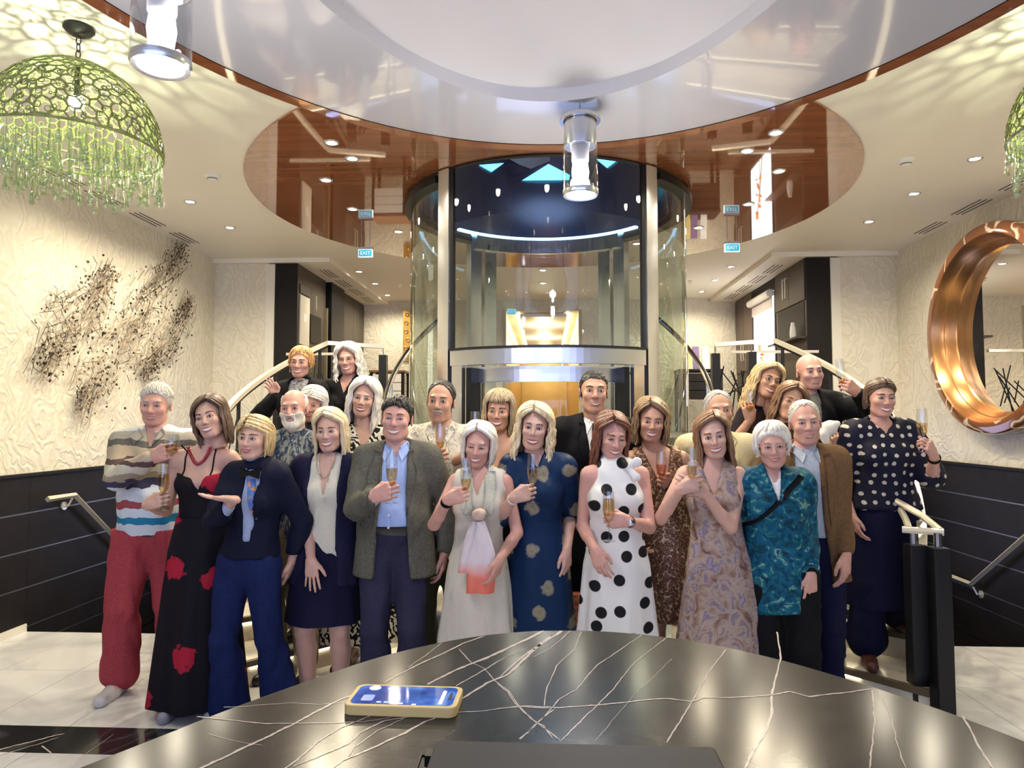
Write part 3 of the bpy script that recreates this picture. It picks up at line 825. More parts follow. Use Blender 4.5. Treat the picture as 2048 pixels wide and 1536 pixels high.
# ---- ceiling bits
def vent(pa, pb, label):
    a, b = UZ(pa[0], pa[1], ZC), UZ(pb[0], pb[1], ZC)
    return a, b
M['slot'] = mat('dark_slot', (0.06, 0.055, 0.05), 0.8)
slot_me = {}
def slot_vent(x, y0, y1, label, gap=0.045, z=ZC):
    t = thing('slot_vent', label, 'ceiling vent', (x, y0, z), 'slot vents in the ceiling')
    for k in range(3):
        MB().box(k * gap, k * gap + 0.008, 0, y1 - y0, -0.004, 0.0).build('slot', M['slot'], t)  # dark strips on the ceiling face, their colour standing for the slots' shade
ys = [UZ(px, py, ZC).y for px, py in ((90, 338), (150, 372), (180, 380), (236, 409), (268, 425), (318, 452), (346, 465), (384, 486))]
xm = sum(UZ(px, py, ZC).x for px, py in ((180, 380), (268, 425), (346, 465))) / 3
for k in range(4):
    w_ = ('nearest', 'second', 'third', 'farthest')[k]
    slot_vent(xm - 0.045, ys[2 * k], ys[2 * k + 1], 'three-slot ceiling vent along the left wall, %s of four' % w_)
    slot_vent(-xm - 0.045, ys[2 * k], ys[2 * k + 1], 'three-slot ceiling vent along the right wall, %s of four' % w_)
for s in (-1, 1):
    for k in range(4):
        w_ = ('nearest', 'second', 'third', 'farthest')[k]
        slot_vent(s * 2.62 - 0.045, 8.0 + 0.6 * k, 8.45 + 0.6 * k, 'three-slot vent in the soffit above the %s cabinets, %s of four' % ('left' if s < 0 else 'right', w_), z=ZC - 0.05)
def smoke(p, label):
    t = thing('smoke_detector', label, 'smoke detector', p)
    MB().lathe([(0.058, 0.0), (0.06, -0.012), (0.045, -0.02), (0.045, -0.026), (0.001, -0.026)], 28).build('base', M['white'], t, smooth=True)
    MB().lathe([(0.034, -0.026), (0.034, -0.034), (0.026, -0.042), (0.001, -0.043)], 24).build('sensor_cap', M['white'], t, smooth=True)
    MB().lathe([(0.035, -0.028), (0.0355, -0.032), (0.035, -0.034)], 24).build('dark_gap', M['slot'], t, smooth=True)
smoke(UZ(425, 350, ZC), 'white round smoke detector on the left ceiling')
smoke(UZ(1812, 320, ZC), 'white round smoke detector on the right ceiling')
def sprinkler(p, label):
    t = thing('sprinkler_head', label, 'sprinkler', p)
    MB().lathe([(0.03, 0), (0.028, -0.008), (0.008, -0.01), (0.006, -0.03), (0.016, -0.034), (0.001, -0.036)], 14).build('head', M['steel'], t, smooth=True)
sprinkler(UZ(800, 570, ZC), 'small sprinkler head in the ceiling left of the lift')
sprinkler(UZ(1380, 562, ZC), 'small sprinkler head in the ceiling right of the lift')

def text_mesh(txt, size, extr=0.001):
    cu = bpy.data.curves.new('lettering', 'FONT'); cu.body = txt; cu.size = size; cu.extrude = extr
    cu.align_x = 'CENTER'; cu.align_y = 'CENTER'
    ob = bpy.data.objects.new('tmp', cu); COL.objects.link(ob)
    dg = bpy.context.evaluated_depsgraph_get()
    me = bpy.data.meshes.new_from_object(ob.evaluated_get(dg))
    bpy.data.objects.remove(ob); bpy.data.curves.remove(cu)
    me.name = 'lettering'
    return me
M['exitface'] = mat('exit_sign_face', (0.02, 0.30, 0.42), 0.35, 0, 0, emit=(0.01, 0.36, 0.52), estr=0.28)
M['exitletter'] = mat('exit_letters', (0.6, 0.65, 0.7), 0.4, 0, 0, emit=(0.75, 0.95, 1.0), estr=0.22)
def exit_sign(c, w, h, label, drop=0.1):
    t = thing('exit_sign', label, 'exit sign', c)
    MB().box(-w / 2, w / 2, -0.012, 0.012, -h / 2, h / 2).build('panel', M['exitface'], t)
    mb = MB()
    b = 0.007
    for (x0, x1, z0, z1) in ((-w / 2 - b, w / 2 + b, h / 2, h / 2 + b), (-w / 2 - b, w / 2 + b, -h / 2 - b, -h / 2), (-w / 2 - b, -w / 2, -h / 2, h / 2), (w / 2, w / 2 + b, -h / 2, h / 2)):
        MB().box(x0, x1, -0.012, 0.012, z0, z1).build('frame_strip', M['exitletter'], t)
    me = text_mesh('EXIT', h * 0.78)
    o = link('lettering', me, M['exitletter'], t, loc=(0, -0.015, 0)); o.rotation_euler = (PI / 2, 0, 0)
    if drop:
        MB().box(-w / 2 - b, w / 2 + b, -0.025, 0.025, h / 2 + b, h / 2 + b + 0.02).build('housing', M['steel'], t)
        for x in (-w / 3, w / 3):
            MB().tube([(x, 0, h / 2), (x, 0, h / 2 + drop)], 0.004, 6).build('hanger', M['steel'], t)
p = U(731, 507, 6.6); exit_sign(Vector((p.x, p.y, p.z)), 0.125, 0.062, 'blue lit EXIT sign hanging left of the lift', ZC - p.z)
p = U(1464, 496, 6.6); exit_sign(Vector((p.x, p.y, p.z)), 0.125, 0.062, 'blue lit EXIT sign hanging right of the lift', ZC - p.z)
p = U(1023, 624, 10.44); exit_sign(p, 0.12, 0.07, 'small blue EXIT sign on the back wall beside the corridor opening', 0)

# ================================================================ left wall sculpture
def swath(pix, w0, seed, n_rod, n_disc):
    rr = random.Random(seed)
    P = [UX(px, py, -XW) for px, py in pix]
    ys = [p.y for p in P]; zs = [p.z for p in P]
    def at(t):
        f = t * (len(P) - 1); i = min(int(f), len(P) - 2); u = f - i
        return Vector((0, ys[i] + (ys[i + 1] - ys[i]) * u, zs[i] + (zs[i + 1] - zs[i]) * u)), Vector((0, ys[i + 1] - ys[i], zs[i + 1] - zs[i])).normalized()
    rods, discs = MB(), MB()
    for k in range(n_rod):
        t = rr.random(); c, d = at(t); nn = Vector((0, -d.z, d.y))
        w = w0 * (0.35 + 0.65 * math.sin(PI * min(max(t, 0.06), 0.94)))
        c = c + nn * rr.gauss(0, 0.42) * w
        perp = rr.random() < 0.3
        v = (nn if perp else d) ; v = (v + Vector((0, rr.gauss(0, 0.25), rr.gauss(0, 0.25)))).normalized()
        L_ = rr.uniform(0.03, 0.09) if perp else rr.uniform(0.08, 0.24)
        x = -XW + rr.uniform(0.02, 0.07)
        rods.tube([Vector((x, 0, 0)) + c - v * L_ / 2, Vector((x + rr.uniform(-0.01, 0.02), 0, 0)) + c + v * L_ / 2], 0.0028, 4)
    for k in range(n_disc):
        t = rr.random(); c, d = at(t); nn = Vector((0, -d.z, d.y))
        w = w0 * (0.4 + 0.6 * math.sin(PI * min(max(t, 0.06), 0.94)))
        c = c + nn * rr.gauss(0, 0.5) * w
        x = -XW + rr.uniform(0.03, 0.09); r = rr.uniform(0.007, 0.014)
        ax = Vector((1, rr.gauss(0, 0.5), rr.gauss(0, 0.5))).normalized()
        discs.lathe([(0.0005, 0.003), (r * 0.7, 0.003), (r, 0.0), (r * 0.7, -0.003), (0.0005, -0.003)], 8, Vector((x, 0, 0)) + c, ax)
    return rods, discs
ws = thing('wall_sculpture', 'bronze twig and disc metal sculpture in three slanting drifts on the left wall', 'wall art', (0, 0, 0))
M['twig'] = mat('aged_bronze_twigs', (0.17, 0.125, 0.085), 0.4, 0.7, 0.3, 30)
M['disc'] = mat('dark_bronze_discs', (0.07, 0.05, 0.032), 0.38, 0.7, 0.4, 30)
for (pix, w, sd, a, b) in (([(70, 745), (100, 680), (150, 640), (185, 590), (212, 535)], 0.34, 1, 290, 190),
                           ([(150, 822), (180, 760), (230, 700), (270, 640), (310, 570), (362, 490)], 0.36, 2, 390, 250),
                           ([(278, 752), (305, 710), (345, 660), (372, 595)], 0.26, 3, 200, 160)):
    r_, d_ = swath(pix, w, sd, a, b)
    o = r_.build('twig_drift', M['twig'], ws); o['kind'] = 'stuff'
    o = d_.build('disc_drift', M['disc'], ws); o['kind'] = 'stuff'

# ================================================================ round mirror
def m_inlay():
    m, N, L, B = new_mat('copper_frame_with_cream_inlay')
    tc = N.new('ShaderNodeTexCoord')
    nz = N.new('ShaderNodeTexNoise'); nz.inputs['Scale'].default_value = 3.2; nz.inputs['Detail'].default_value = 1.5
    L.new(tc.outputs['Object'], nz.inputs[0])
    r = ramp(N, [(0.0, (0.21, 0.075, 0.028)), (0.455, (0.25, 0.09, 0.035)), (0.467, (0.8, 0.66, 0.5)), (0.487, (0.8, 0.66, 0.5)), (0.5, (0.22, 0.08, 0.03)), (1, (0.27, 0.10, 0.04))])
    L.new(nz.outputs['Fac'], r.inputs[0]); L.new(r.outputs[0], B.inputs['Base Color'])
    B.inputs['Roughness'].default_value = 0.12; B.inputs['Metallic'].default_value = 0.25; B.inputs['Coat Weight'].default_value = 0.6
    return m
mc = thing('round_mirror', 'large round wall mirror in a deep copper frame on the right wall', 'mirror', (XW, 5.84, 2.25))
AX = (-1, 0, 0)
MB().lathe([(0.80, 0.0), (0.855, 0.0), (0.86, 0.03), (0.86, 0.19), (0.85, 0.21), (0.82, 0.222), (0.765, 0.222)], 96, (0, 0, 0), AX).build('outer_frame', m_inlay(), mc, smooth=True)
MB().lathe([(0.765, 0.222), (0.755, 0.205), (0.725, 0.13), (0.72, 0.126), (0.715, 0.122), (0.69, 0.05), (0.67, 0.03)], 96, (0, 0, 0), AX).build('inner_bowl', mat('polished_copper_bowl', (0.40, 0.20, 0.08), 0.24, 0.8, 0.25, 2.0), mc, smooth=True)
MB().lathe([(0.001, 0.035), (0.68, 0.035)], 72, (0, 0, 0), AX).build('mirror_glass', M['mirror'], mc)

# ================================================================ upper deck furniture
def handle(parent, x, y, z0, z1, s):
    MB().tube([(x, y, z0 + 0.01), (x - s * 0.025, y, z0), (x - s * 0.025, y, z1), (x, y, z1 - 0.01)], 0.006, 6).build('handle', M['railmetal'], parent)
def yx(px, xx):
    return UX(px, 700, xx).y
XC = 2.80
lc = thing('tall_cabinet', 'tall dark cabinet with framed panel at the end of the left unit', 'cabinet', (-XC, YR, ZD))
H_ = ZC - 0.05 - ZD
D1 = yx(650, -XC) - YR
MB().box(-0.31, 0, 0.0, D1, 0, H_).build('body', M['darkwood2'], lc)
MB().box(-0.315, 0.004, -0.012, 0, 0, H_).build('end_panel', M['darkwood'], lc)
yp0, yp1 = yx(597, -XC) - YR, yx(616, -XC) - YR
zp0, zp1 = UX(606, 690, -XC).z - ZD, UX(606, 592, -XC).z - ZD
fp = MB().box(0.0, 0.014, yp0, yp1, zp0, zp1).build('framed_print', mat('framed_print_paper', (0.72, 0.68, 0.58), 0.4), lc)
ym = (yp0 + yp1) / 2; zm = (zp0 + zp1) / 2
MB().box(0.014, 0.016, ym - 0.05, ym + 0.05, zm - 0.02, zm + 0.08).build('print_motif', mat('print_motif', (0.88, 0.86, 0.80), 0.5), lc)
MB().box(0.0, 0.012, yp0, yp1, zp1 + 0.02, zp1 + 0.12).build('upper_panel', mat('olive_panel', (0.06, 0.05, 0.035), 0.4), lc)
handle(lc, 0.012, yx(625, -XC) - YR, UX(625, 620, -XC).z - ZD, UX(625, 592, -XC).z - ZD, -1)
MB().box(0.001, 0.01, yx(619, -XC) - YR, yx(640, -XC) - YR, UX(630, 688, -XC).z - ZD, UX(630, 632, -XC).z - ZD).build('niche_shade', M['black'], lc)  # recess is a flat black sheet, its shade put into the colour
MB().box(-0.05, 0.035, D1 - 0.04, D1, 0, H_ - 0.35).build('brass_edge', M['brass'], lc)
lp = thing('cabinet_pillar', 'dark wooden pillar unit between the two left cabinets', 'cabinet', (-XC, YR + D1, ZD))
MB().box(-0.3, 0.06, 0.06, 0.62, 0, H_).build('body', M['black'], lp, bevel=0.004)
MB().box(-0.3, 0.05, 0.6, 0.64, 0, H_).build('side_edge', M['darkwood2'], lp)
lq = thing('cabinet', 'dark cabinet with two slim handles at the far end of the left unit', 'cabinet', (-XC, YR + D1 + 0.64, ZD))
D3 = YB - (YR + D1 + 0.64) - 0.02
MB().box(-0.3, 0.0, 0, D3, 0, H_).build('body', M['darkwood2'], lq)
for (a_, b_) in ((0.02, D3 / 2 - 0.005), (D3 / 2 + 0.005, D3 - 0.02)):
    MB().box(0.0, 0.014, a_, b_, 0.85, H_ - 0.02).build('door', M['darkwood2'], lq)
for yy in (D3 / 2 - 0.06, D3 / 2 + 0.06):
    handle(lq, 0.014, yy, 1.0, 1.25, -1)
MB().box(0.0, 0.01, 0.05, D3 - 0.05, 0.3, 0.8).build('niche_shade', M['black'], lq)  # flat black sheet in place of the shaded recess
# right side
rc = thing('tall_cabinet', 'tall dark cabinet with open niche at the end of the right unit', 'cabinet', (XC, YR, ZD))
D1 = yx(1554, XC) - YR
MB().box(0, 0.33, 0, D1, 0, H_).build('body', M['darkwood2'], rc)
MB().box(-0.004, 0.335, -0.012, 0, 0, H_).build('end_panel', M['darkwood'], rc)
zt = UX(1590, 612, XC).z - ZD; zb_ = UX(1590, 680, XC).z - ZD
for (a_, b_) in ((0.02, D1 / 2 - 0.004), (D1 / 2 + 0.004, D1 - 0.02)):
    MB().box(-0.016, 0, a_, b_, zt + 0.02, H_ - 0.01).build('door', M['darkwood2'], rc)
for yy in (D1 / 2 + 0.05, D1 / 2 + 0.14):
    handle(rc, -0.016, yy, zt + 0.12, zt + 0.36, 1)
MB().box(-0.004, 0.0, 0.06, D1 - 0.06, zb_, zt).build('niche_shade_sheet', M['black'], rc)  # black sheet gives the niche its shade; nothing is hollowed out
MB().box(-0.12, 0.0, 0.02, D1 - 0.02, zb_ - 0.02, zb_).build('niche_shelf', M['darkwood2'], rc)
vs_ = tag(MB().lathe([(0.001, 0), (0.03, 0.0), (0.035, 0.05), (0.03, 0.12), (0.02, 0.16), (0.022, 0.18)], 20).build('vase', M['white'], smooth=True), 'white vase standing in the dark niche of the right cabinet', 'vase')
vs_.location = (XC - 0.065, YR + 0.25, ZD + zb_)
# window with blind
y0, y1 = yx(1552, XC), yx(1508, XC)
wn = thing('window', 'bright window with a rolled-up blind and orange blossoms beyond on the right', 'window', (XC, y0, ZD))
del wn['category'], wn['label']; wn.name = 'window_1'; struct(wn)
zw0, zw1 = 0.35, UX(1530, 590, XC).z - ZD
MB().box(0.0, 0.05, 0, y1 - y0, 0, H_).build('window_surround', M['darkwood'], wn)
MB().box(-0.012, 0.0, 0.05, y1 - y0 - 0.05, zw0, zw1).build('pane', mat('bright_pane', (0.8, 0.8, 0.8), 0.3, 0, 0, emit=(1.0, 0.97, 0.93), estr=1.3), wn)
MB().tube([(-0.05, 0.02, zw1 - 0.04), (-0.05, y1 - y0 - 0.02, zw1 - 0.04)], 0.05, 14).build('blind_roll', M['white'], wn, smooth=True)
MB().box(-0.03, -0.022, 0.04, y1 - y0 - 0.04, zw1 - 0.22, zw1 - 0.06).build('blind_sheet', mat('blind_fabric', (0.55, 0.5, 0.48), 0.8), wn)
MB().box(-0.02, -0.012, (y1 - y0) / 2 - 0.01, (y1 - y0) / 2 + 0.01, zw0, zw1 - 0.2).build('mullion', M['white'], wn)
fr_ = thing('flower_spray', 'spray of orange blossoms before the bright right window', 'flowers', (XC - 0.03, y0 + 0.3, ZD + 0.35))
mo = mat('orange_petals', (0.75, 0.22, 0.05), 0.5); mg = mat('stem_green', (0.06, 0.12, 0.04), 0.6)
rr = random.Random(2)
pts = [(0, 0, 0), (-0.01, 0.05, 0.3), (-0.02, 0.12, 0.6), (-0.02, 0.22, 0.78)]
MB().tube(pts, 0.006, 6).build('stem', mg, fr_)
for k in range(14):
    z = 0.25 + 0.04 * k
    MB().lathe([(0.001, 0.02), (0.02, 0.008), (0.025, -0.005), (0.001, -0.015)], 7, (-0.02, 0.1 + rr.uniform(-0.1, 0.1), z), (rr.gauss(0, 1), rr.gauss(0, 1), 1)).build('blossom', mo, fr_, smooth=True)
rq = thing('cabinet', 'dark cabinet with two slim handles at the far end of the right unit', 'cabinet', (XC, y1, ZD))
D3 = YB - y1 - 0.02
MB().box(0, 0.3, 0, D3, 0, H_).build('body', M['darkwood2'], rq)
for (a_, b_) in ((0.02, D3 / 2 - 0.005), (D3 / 2 + 0.005, D3 - 0.02)):
    MB().box(-0.014, 0.0, a_, b_, 0.85, H_ - 0.02).build('door', mat('reddish_dark_door', (0.075, 0.045, 0.035), 0.35), rq)
for yy in (D3 / 2 - 0.06, D3 / 2 + 0.06):
    handle(rq, -0.014, yy, 1.0, 1.25, 1)
# consoles
def console(x0, x1, label, mat_top):
    t = thing('console_table', label, 'console table', ((x0 + x1) / 2, 9.9, ZD))
    w = (x1 - x0) / 2; zt_ = U(800, 742, 9.9).z - ZD
    MB().box(-w, w, -0.2, 0.2, zt_ - 0.03, zt_).build('top', mat_top, t, bevel=0.004)
    for k in range(3):
        MB().box(-w + 0.04, w - 0.04, -0.19, 0.18, zt_ - 0.05 - (k + 1) * 0.12, zt_ - 0.06 - k * 0.12).build('drawer', M['white'] if x0 < 0 else M['darkwood'], t)
    for x in (-w + 0.03, w - 0.03):
        for y in (-0.17, 0.17):
            MB().box(x - 0.02, x + 0.02, y - 0.02, y + 0.02, 0, zt_ - 0.03).build('leg', M['darkwood'], t)
    return ZD + zt_
zt_ = console(U(745, 740, 9.9).x, U(815, 740, 9.9).x, 'small console table with pale drawers left of the lift', mat('brown_top', (0.22, 0.11, 0.06), 0.35))
zt2 = console(U(1352, 740, 9.9).x, U(1440, 740, 9.9).x, 'dark console table right of the lift carrying brochures', M['darkwood'])
for k, (px, c) in enumerate(((1378, (0.75, 0.6, 0.25)), (1393, (0.2, 0.13, 0.3)), (1412, (0.8, 0.75, 0.7)))):
    p = U(px, 740, 9.85)
    o = MB().box(-0.045, 0.045, -0.01, 0.01, 0, 0.33).build('brochure', mat('brochure_cover', c, 0.4, 0, 0.4, 9), None)
    tag(o, ('yellow', 'purple', 'white')[k] + ' brochure standing on the dark console right of the lift', 'brochure')
    o.location = (p.x, p.y, zt2); o.rotation_euler = (-0.15, 0, 0)
wa = thing('wall_panel_art', 'narrow golden openwork art panel on the back wall left of the lift', 'wall art', (U(814, 670, YB - 0.02).x, YB - 0.02, U(814, 722, YB).z))
hh_ = U(814, 622, YB).z - U(814, 722, YB).z
MB().box(-0.06, 0.06, -0.012, 0.012, 0, hh_).build('panel', mat('golden_lacquer', (0.6, 0.33, 0.07), 0.3, 0.4, 0.3, 14), wa)
for k in range(6):
    MB().lathe([(0.018, 0), (0.03, 0.004), (0.022, 0.008)], 14, (random.Random(k).uniform(-0.02, 0.02), -0.02, hh_ * (k + 0.5) / 6), (0, -1, 0)).build('scroll', M['brass'], wa, smooth=True)
# orchid behind the lift glass on the right
oc = thing('orchid', 'white orchid in a pot behind the right side of the lift glass', 'plant', (U(1285, 690, 8.6).x, 8.6, ZD + 0.75))
mw = mat('orchid_petals', (0.85, 0.84, 0.72), 0.5)
MB().lathe([(0.001, 0), (0.07, 0), (0.09, 0.12), (0.085, 0.13), (0.001, 0.12)], 20).build('pot', M['white'], oc, smooth=True)
rr = random.Random(9)
for k in range(4):
    a = k * 1.6; pts = [(0, 0, 0.12), (0.05 * math.cos(a), 0.05 * math.sin(a), 0.3), (0.14 * math.cos(a), 0.14 * math.sin(a), 0.42), (0.22 * math.cos(a), 0.2 * math.sin(a), 0.4)]
    MB().tube(pts, 0.004, 5).build('stem', mg, oc)
    for q in range(6):
        u = 0.35 + 0.11 * q; i = min(int(u * 3), 2); f = u * 3 - i
        c = Vector(pts[i]).lerp(Vector(pts[i + 1]), f)
        mb = MB()
        for z_ in range(5):
            an = z_ * 2 * PI / 5; mb.lathe([(0.001, 0.004), (0.016, 0.002), (0.001, -0.003)], 7, c + Vector((0.02 * math.cos(an), -0.01, 0.02 * math.sin(an))), (0.3 * rr.gauss(0, 1), -1, 0.3 * rr.gauss(0, 1)))
        mb.build('blossom', mw, oc, smooth=True)
tb = thing('plant_stand', 'dark stand under the orchid behind the lift', 'table', (oc.location.x, 8.6, ZD))
MB().lathe([(0.001, 0.75), (0.16, 0.75), (0.16, 0.72), (0.03, 0.70), (0.03, 0.03), (0.13, 0.02), (0.13, 0.0), (0.001, 0)], 24).build('stand', M['darkwood'], tb, smooth=True)

# ================================================================ desk
ZT = 1.115
dk = thing('reception_desk', 'rounded black marble reception desk with pale veins in the foreground', 'desk', (0, 0, 0))
edge_px = [(120, 1548), (300, 1478), (450, 1419), (600, 1365), (760, 1312), (900, 1280), (1010, 1265), (1110, 1260), (1230, 1263), (1380, 1280), (1540, 1313), (1700, 1358), (1860, 1410), (1960, 1446), (2048, 1480), (2130, 1515)]
E_ = [UZ(px, py, ZT) for px, py in edge_px]
# smooth outline (Catmull-Rom), then straight back past the camera
out = []
for i in range(len(E_) - 1):
    p0, p1, p2, p3 = E_[max(i - 1, 0)], E_[i], E_[i + 1], E_[min(i + 2, len(E_) - 1)]
    for k in range(6):
        t = k / 6
        out.append(0.5 * ((2 * p1) + (p2 - p0) * t + (2 * p0 - 5 * p1 + 4 * p2 - p3) * t * t + (3 * p1 - p0 - 3 * p2 + p3) * t ** 3))
out.append(E_[-1])
a, b = out[0], out[-1]
outline = [(-0.95, -0.45), (-0.9, 0.2), (a.x - 0.1, a.y - 0.16)] + [(p.x, p.y) for p in out] + [(b.x + 0.1, b.y - 0.16), (0.98, 0.2), (1.02, -0.45)]
outline = outline[::-1]
MB().prism(outline, ZT - 0.035, ZT).build('marble_top', M['counter'], dk, bevel=0.004)
inner = [(x * 0.9 + 0.003, (y - 0.2) * 0.9 + 0.16) for x, y in outline]
MB().prism(inner, 0, ZT - 0.035).build('desk_body', M['darkwood'], dk)
c1 = lambda L_: [(200 + x / 2.2756, 1230 + y / 2.2756) for x, y in L_]
c2 = lambda L_: [(1000 + x / 1.954, 1230 + y / 1.954) for x, y in L_]
V_ = [
    (c1([(430, 710), (500, 678), (640, 610), (760, 555), (880, 497), (1000, 430), (1080, 390), (1170, 355)]), 0.0075, 0.005),
    (c1([(1290, 308), (1420, 240), (1560, 175), (1650, 130), (1750, 95)]), 0.005, 0.006),
    (c1([(1400, 240), (1480, 185), (1560, 125)]), 0.002, 0.002),
    (c1([(1490, 315), (1620, 250), (1760, 195), (1880, 140), (2020, 72)]), 0.006, 0.012),
    (c1([(1620, 322), (1740, 255), (1850, 190), (1945, 152)]), 0.004, 0.003),
    (c1([(1640, 385), (1760, 310), (1860, 270), (1930, 200), (2048, 95)]), 0.005, 0.010),
    (c1([(840, 700), (920, 640), (985, 580), (1100, 510), (1240, 455)]), 0.003, 0.003),
    (c1([(880, 690), (1000, 640), (1130, 585), (1180, 535), (1300, 480), (1420, 462)]), 0.003, 0.004),
    (c1([(1040, 710), (1110, 660), (1250, 600), (1400, 530), (1470, 490), (1530, 465)]), 0.005, 0.006),
    (c1([(1120, 655), (1160, 600), (1260, 530), (1400, 462)]), 0.003, 0.002),
    (c1([(440, 462), (600, 480), (760, 494), (900, 492), (1050, 490), (1200, 485), (1330, 465)]), 0.0035, 0.002),
    (c1([(560, 420), (700, 412), (870, 400), (1000, 408), (1120, 395)]), 0.002, 0.0015),
    (c1([(490, 540), (580, 565), (680, 585), (740, 592)]), 0.0015, 0.001),
    (c1([(1635, 155), (1690, 215), (1750, 245), (1800, 300), (1860, 345), (1890, 395), (1960, 470), (2020, 505), (2060, 560)]), 0.0025, 0.003),
    (c1([(1600, 445), (1760, 435), (1900, 415), (2048, 425)]), 0.003, 0.004),
    (c1([(1910, 565), (1990, 490), (2070, 425)]), 0.003, 0.003),
    (c2([(-10, 365), (100, 355), (230, 362), (400, 350), (560, 332), (660, 325), (745, 338), (800, 322), (900, 322), (1060, 312), (1130, 298), (1210, 320), (1300, 308), (1380, 300), (1452, 288)]), 0.005, 0.0045),
    (c2([(240, 62), (180, 100), (90, 160), (0, 240)]), 0.009, 0.005),
    (c2([(275, 62), (200, 130), (130, 165)]), 0.003, 0.002),
    (c2([(318, 65), (290, 135), (220, 200), (185, 280), (170, 360)]), 0.002, 0.0025),
    (c2([(555, 78), (470, 135), (380, 195), (300, 290), (230, 330), (160, 410), (80, 488)]), 0.0025, 0.003),
    (c2([(650, 88), (520, 190), (440, 290), (370, 360), (240, 490)]), 0.0022, 0.003),
    (c2([(670, 170), (600, 240), (520, 320), (370, 490)]), 0.001, 0.001),
    (c2([(882, 135), (830, 205), (790, 270), (750, 335), (700, 420), (650, 500)]), 0.0022, 0.003),
    (c2([(1083, 66), (1098, 170), (1075, 250), (1062, 310), (1060, 380), (1040, 450), (985, 540), (955, 600)]), 0.004, 0.005),
    (c2([(1455, 292), (1462, 400), (1455, 500), (1446, 600)]), 0.0035, 0.003),
    (c2([(1480, 295), (1525, 390), (1550, 500), (1585, 600)]), 0.002, 0.002),
    (c2([(1808, 395), (1840, 450), (1870, 510), (1925, 600)]), 0.004, 0.0035),
    (c2([(-10, 268), (30, 300), (60, 345), (140, 420), (240, 490)]), 0.003, 0.003),
]
rv = random.Random(12)
mbv = MB()
for (pl, w0, w1) in V_:
    vein_strip(mbv, pl, ZT + 0.0004, w0 * 0.62, w1 * 0.62, rv, 0.0007)
o = mbv.build('marble_veins', M['vein'], dk); o['kind'] = 'stuff'

# ---- phone
ph = thing('smartphone', 'smartphone in a yellow case lying face up on the black marble', 'phone', (0, 0, 0))
q = [UZ(712, 1370, ZT + 0.012), UZ(912, 1376, ZT + 0.012), UZ(918, 1418, ZT + 0.012), UZ(702, 1412, ZT + 0.012)]
cx = sum((p for p in q), Vector()) / 4
ex = ((q[1] - q[0]) + (q[2] - q[3])).normalized(); L_ = 0.150
ph.location = (cx.x, cx.y, ZT); ph.rotation_euler = (0, 0, math.atan2(ex.y, ex.x))
def rrect(w, h, r, n=6):
    pts = []
    for (sx, sy, a0) in ((1, 1, 0), (-1, 1, 90), (-1, -1, 180), (1, -1, 270)):
        for k in range(n + 1):
            a = (a0 + 90 * k / n) * DEG
            pts.append((sx * (w / 2 - r) + r * math.cos(a), sy * (h / 2 - r) + r * math.sin(a)))
    return pts
MB().prism(rrect(L_, 0.075, 0.012), 0, 0.0135).build('yellow_case', mat('yellow_silicone', (0.83, 0.60, 0.22), 0.45), ph, bevel=0.0015)
M['screen'] = None
def m_screen():
    m, N, L, B = new_mat('lit_phone_screen')
    tc = N.new('ShaderNodeTexCoord'); nz = N.new('ShaderNodeTexNoise'); nz.inputs['Scale'].default_value = 28
    L.new(tc.outputs['Object'], nz.inputs[0])
    r = ramp(N, [(0.3, (0.01, 0.03, 0.16)), (0.6, (0.03, 0.09, 0.34)), (0.75, (0.10, 0.2, 0.5))])
    L.new(nz.outputs['Fac'], r.inputs[0]); L.new(r.outputs[0], B.inputs['Emission Color']); B.inputs['Emission Strength'].default_value = 0.45
    B.inputs['Base Color'].default_value = (0.01, 0.01, 0.02, 1); B.inputs['Roughness'].default_value = 0.05
    return m
MB().prism(rrect(L_ - 0.013, 0.062, 0.009), 0.0135, 0.0139).build('screen', m_screen(), ph)
wsc = mat('screen_white', (0.8, 0.85, 1), 0.2, 0, 0, emit=(0.6, 0.7, 1), estr=0.4)
MB().lathe([(0.0001, 0.0142), (0.008, 0.0142)], 20, (-0.047, 0.022, 0)).build('screen_disc', wsc, ph)
MB().prism(rrect(0.005, 0.045, 0.002), 0.0139, 0.0141).build('screen_bar', wsc, ph, loc=(0.052, -0.004, 0))
MB().prism(rrect(0.016, 0.02, 0.003), 0.0139, 0.01405).build('screen_tile', mat('screen_tile', (0.1, 0.15, 0.4), 0.2, 0, 0, emit=(0.06, 0.12, 0.42), estr=0.4), ph, loc=(-0.048, -0.012, 0))
for (x, y) in ((-0.026, 0.022), (-0.03, -0.025), (-0.02, -0.025), (0.0, -0.028), (0.018, -0.03)):
    MB().prism(rrect(0.006, 0.003, 0.001), 0.0139, 0.0141).build('screen_icon', wsc, ph, loc=(x, y, 0))
MB().prism(rrect(0.004, 0.022, 0.002), 0.0139, 0.0142).build('screen_notch', M['black'], ph, loc=(0.062, 0, 0))
# ---- dark tablet folio at the front edge
lt = thing('laptop', 'closed dark grey laptop at the near edge of the black marble desk', 'laptop', (0, 0, 0))
a, b = UZ(872, 1480, ZT + 0.02), UZ(1424, 1485, ZT + 0.02)
lt.location = ((a.x + b.x) / 2, a.y, ZT)
w = b.x - a.x
MB().prism(rrect(w, 0.25, 0.006), 0, 0.02).build('lid', mat('dark_grey_shell', (0.012, 0.013, 0.017), 0.5, spec=0.2), lt, bevel=0.002, loc=(0, -0.125, 0))
MB().box(-w / 2 - 0.008, -w / 2, -0.03, -0.012, 0.004, 0.016).build('hinge_tab', M['black'], lt)
MB().tube([(-w / 2 - 0.004, -0.014, 0.01), (-w / 2 - 0.014, -0.018, 0.01), (-w / 2 - 0.014, -0.06, 0.008)], 0.002, 6).build('clip', M['black'], lt)
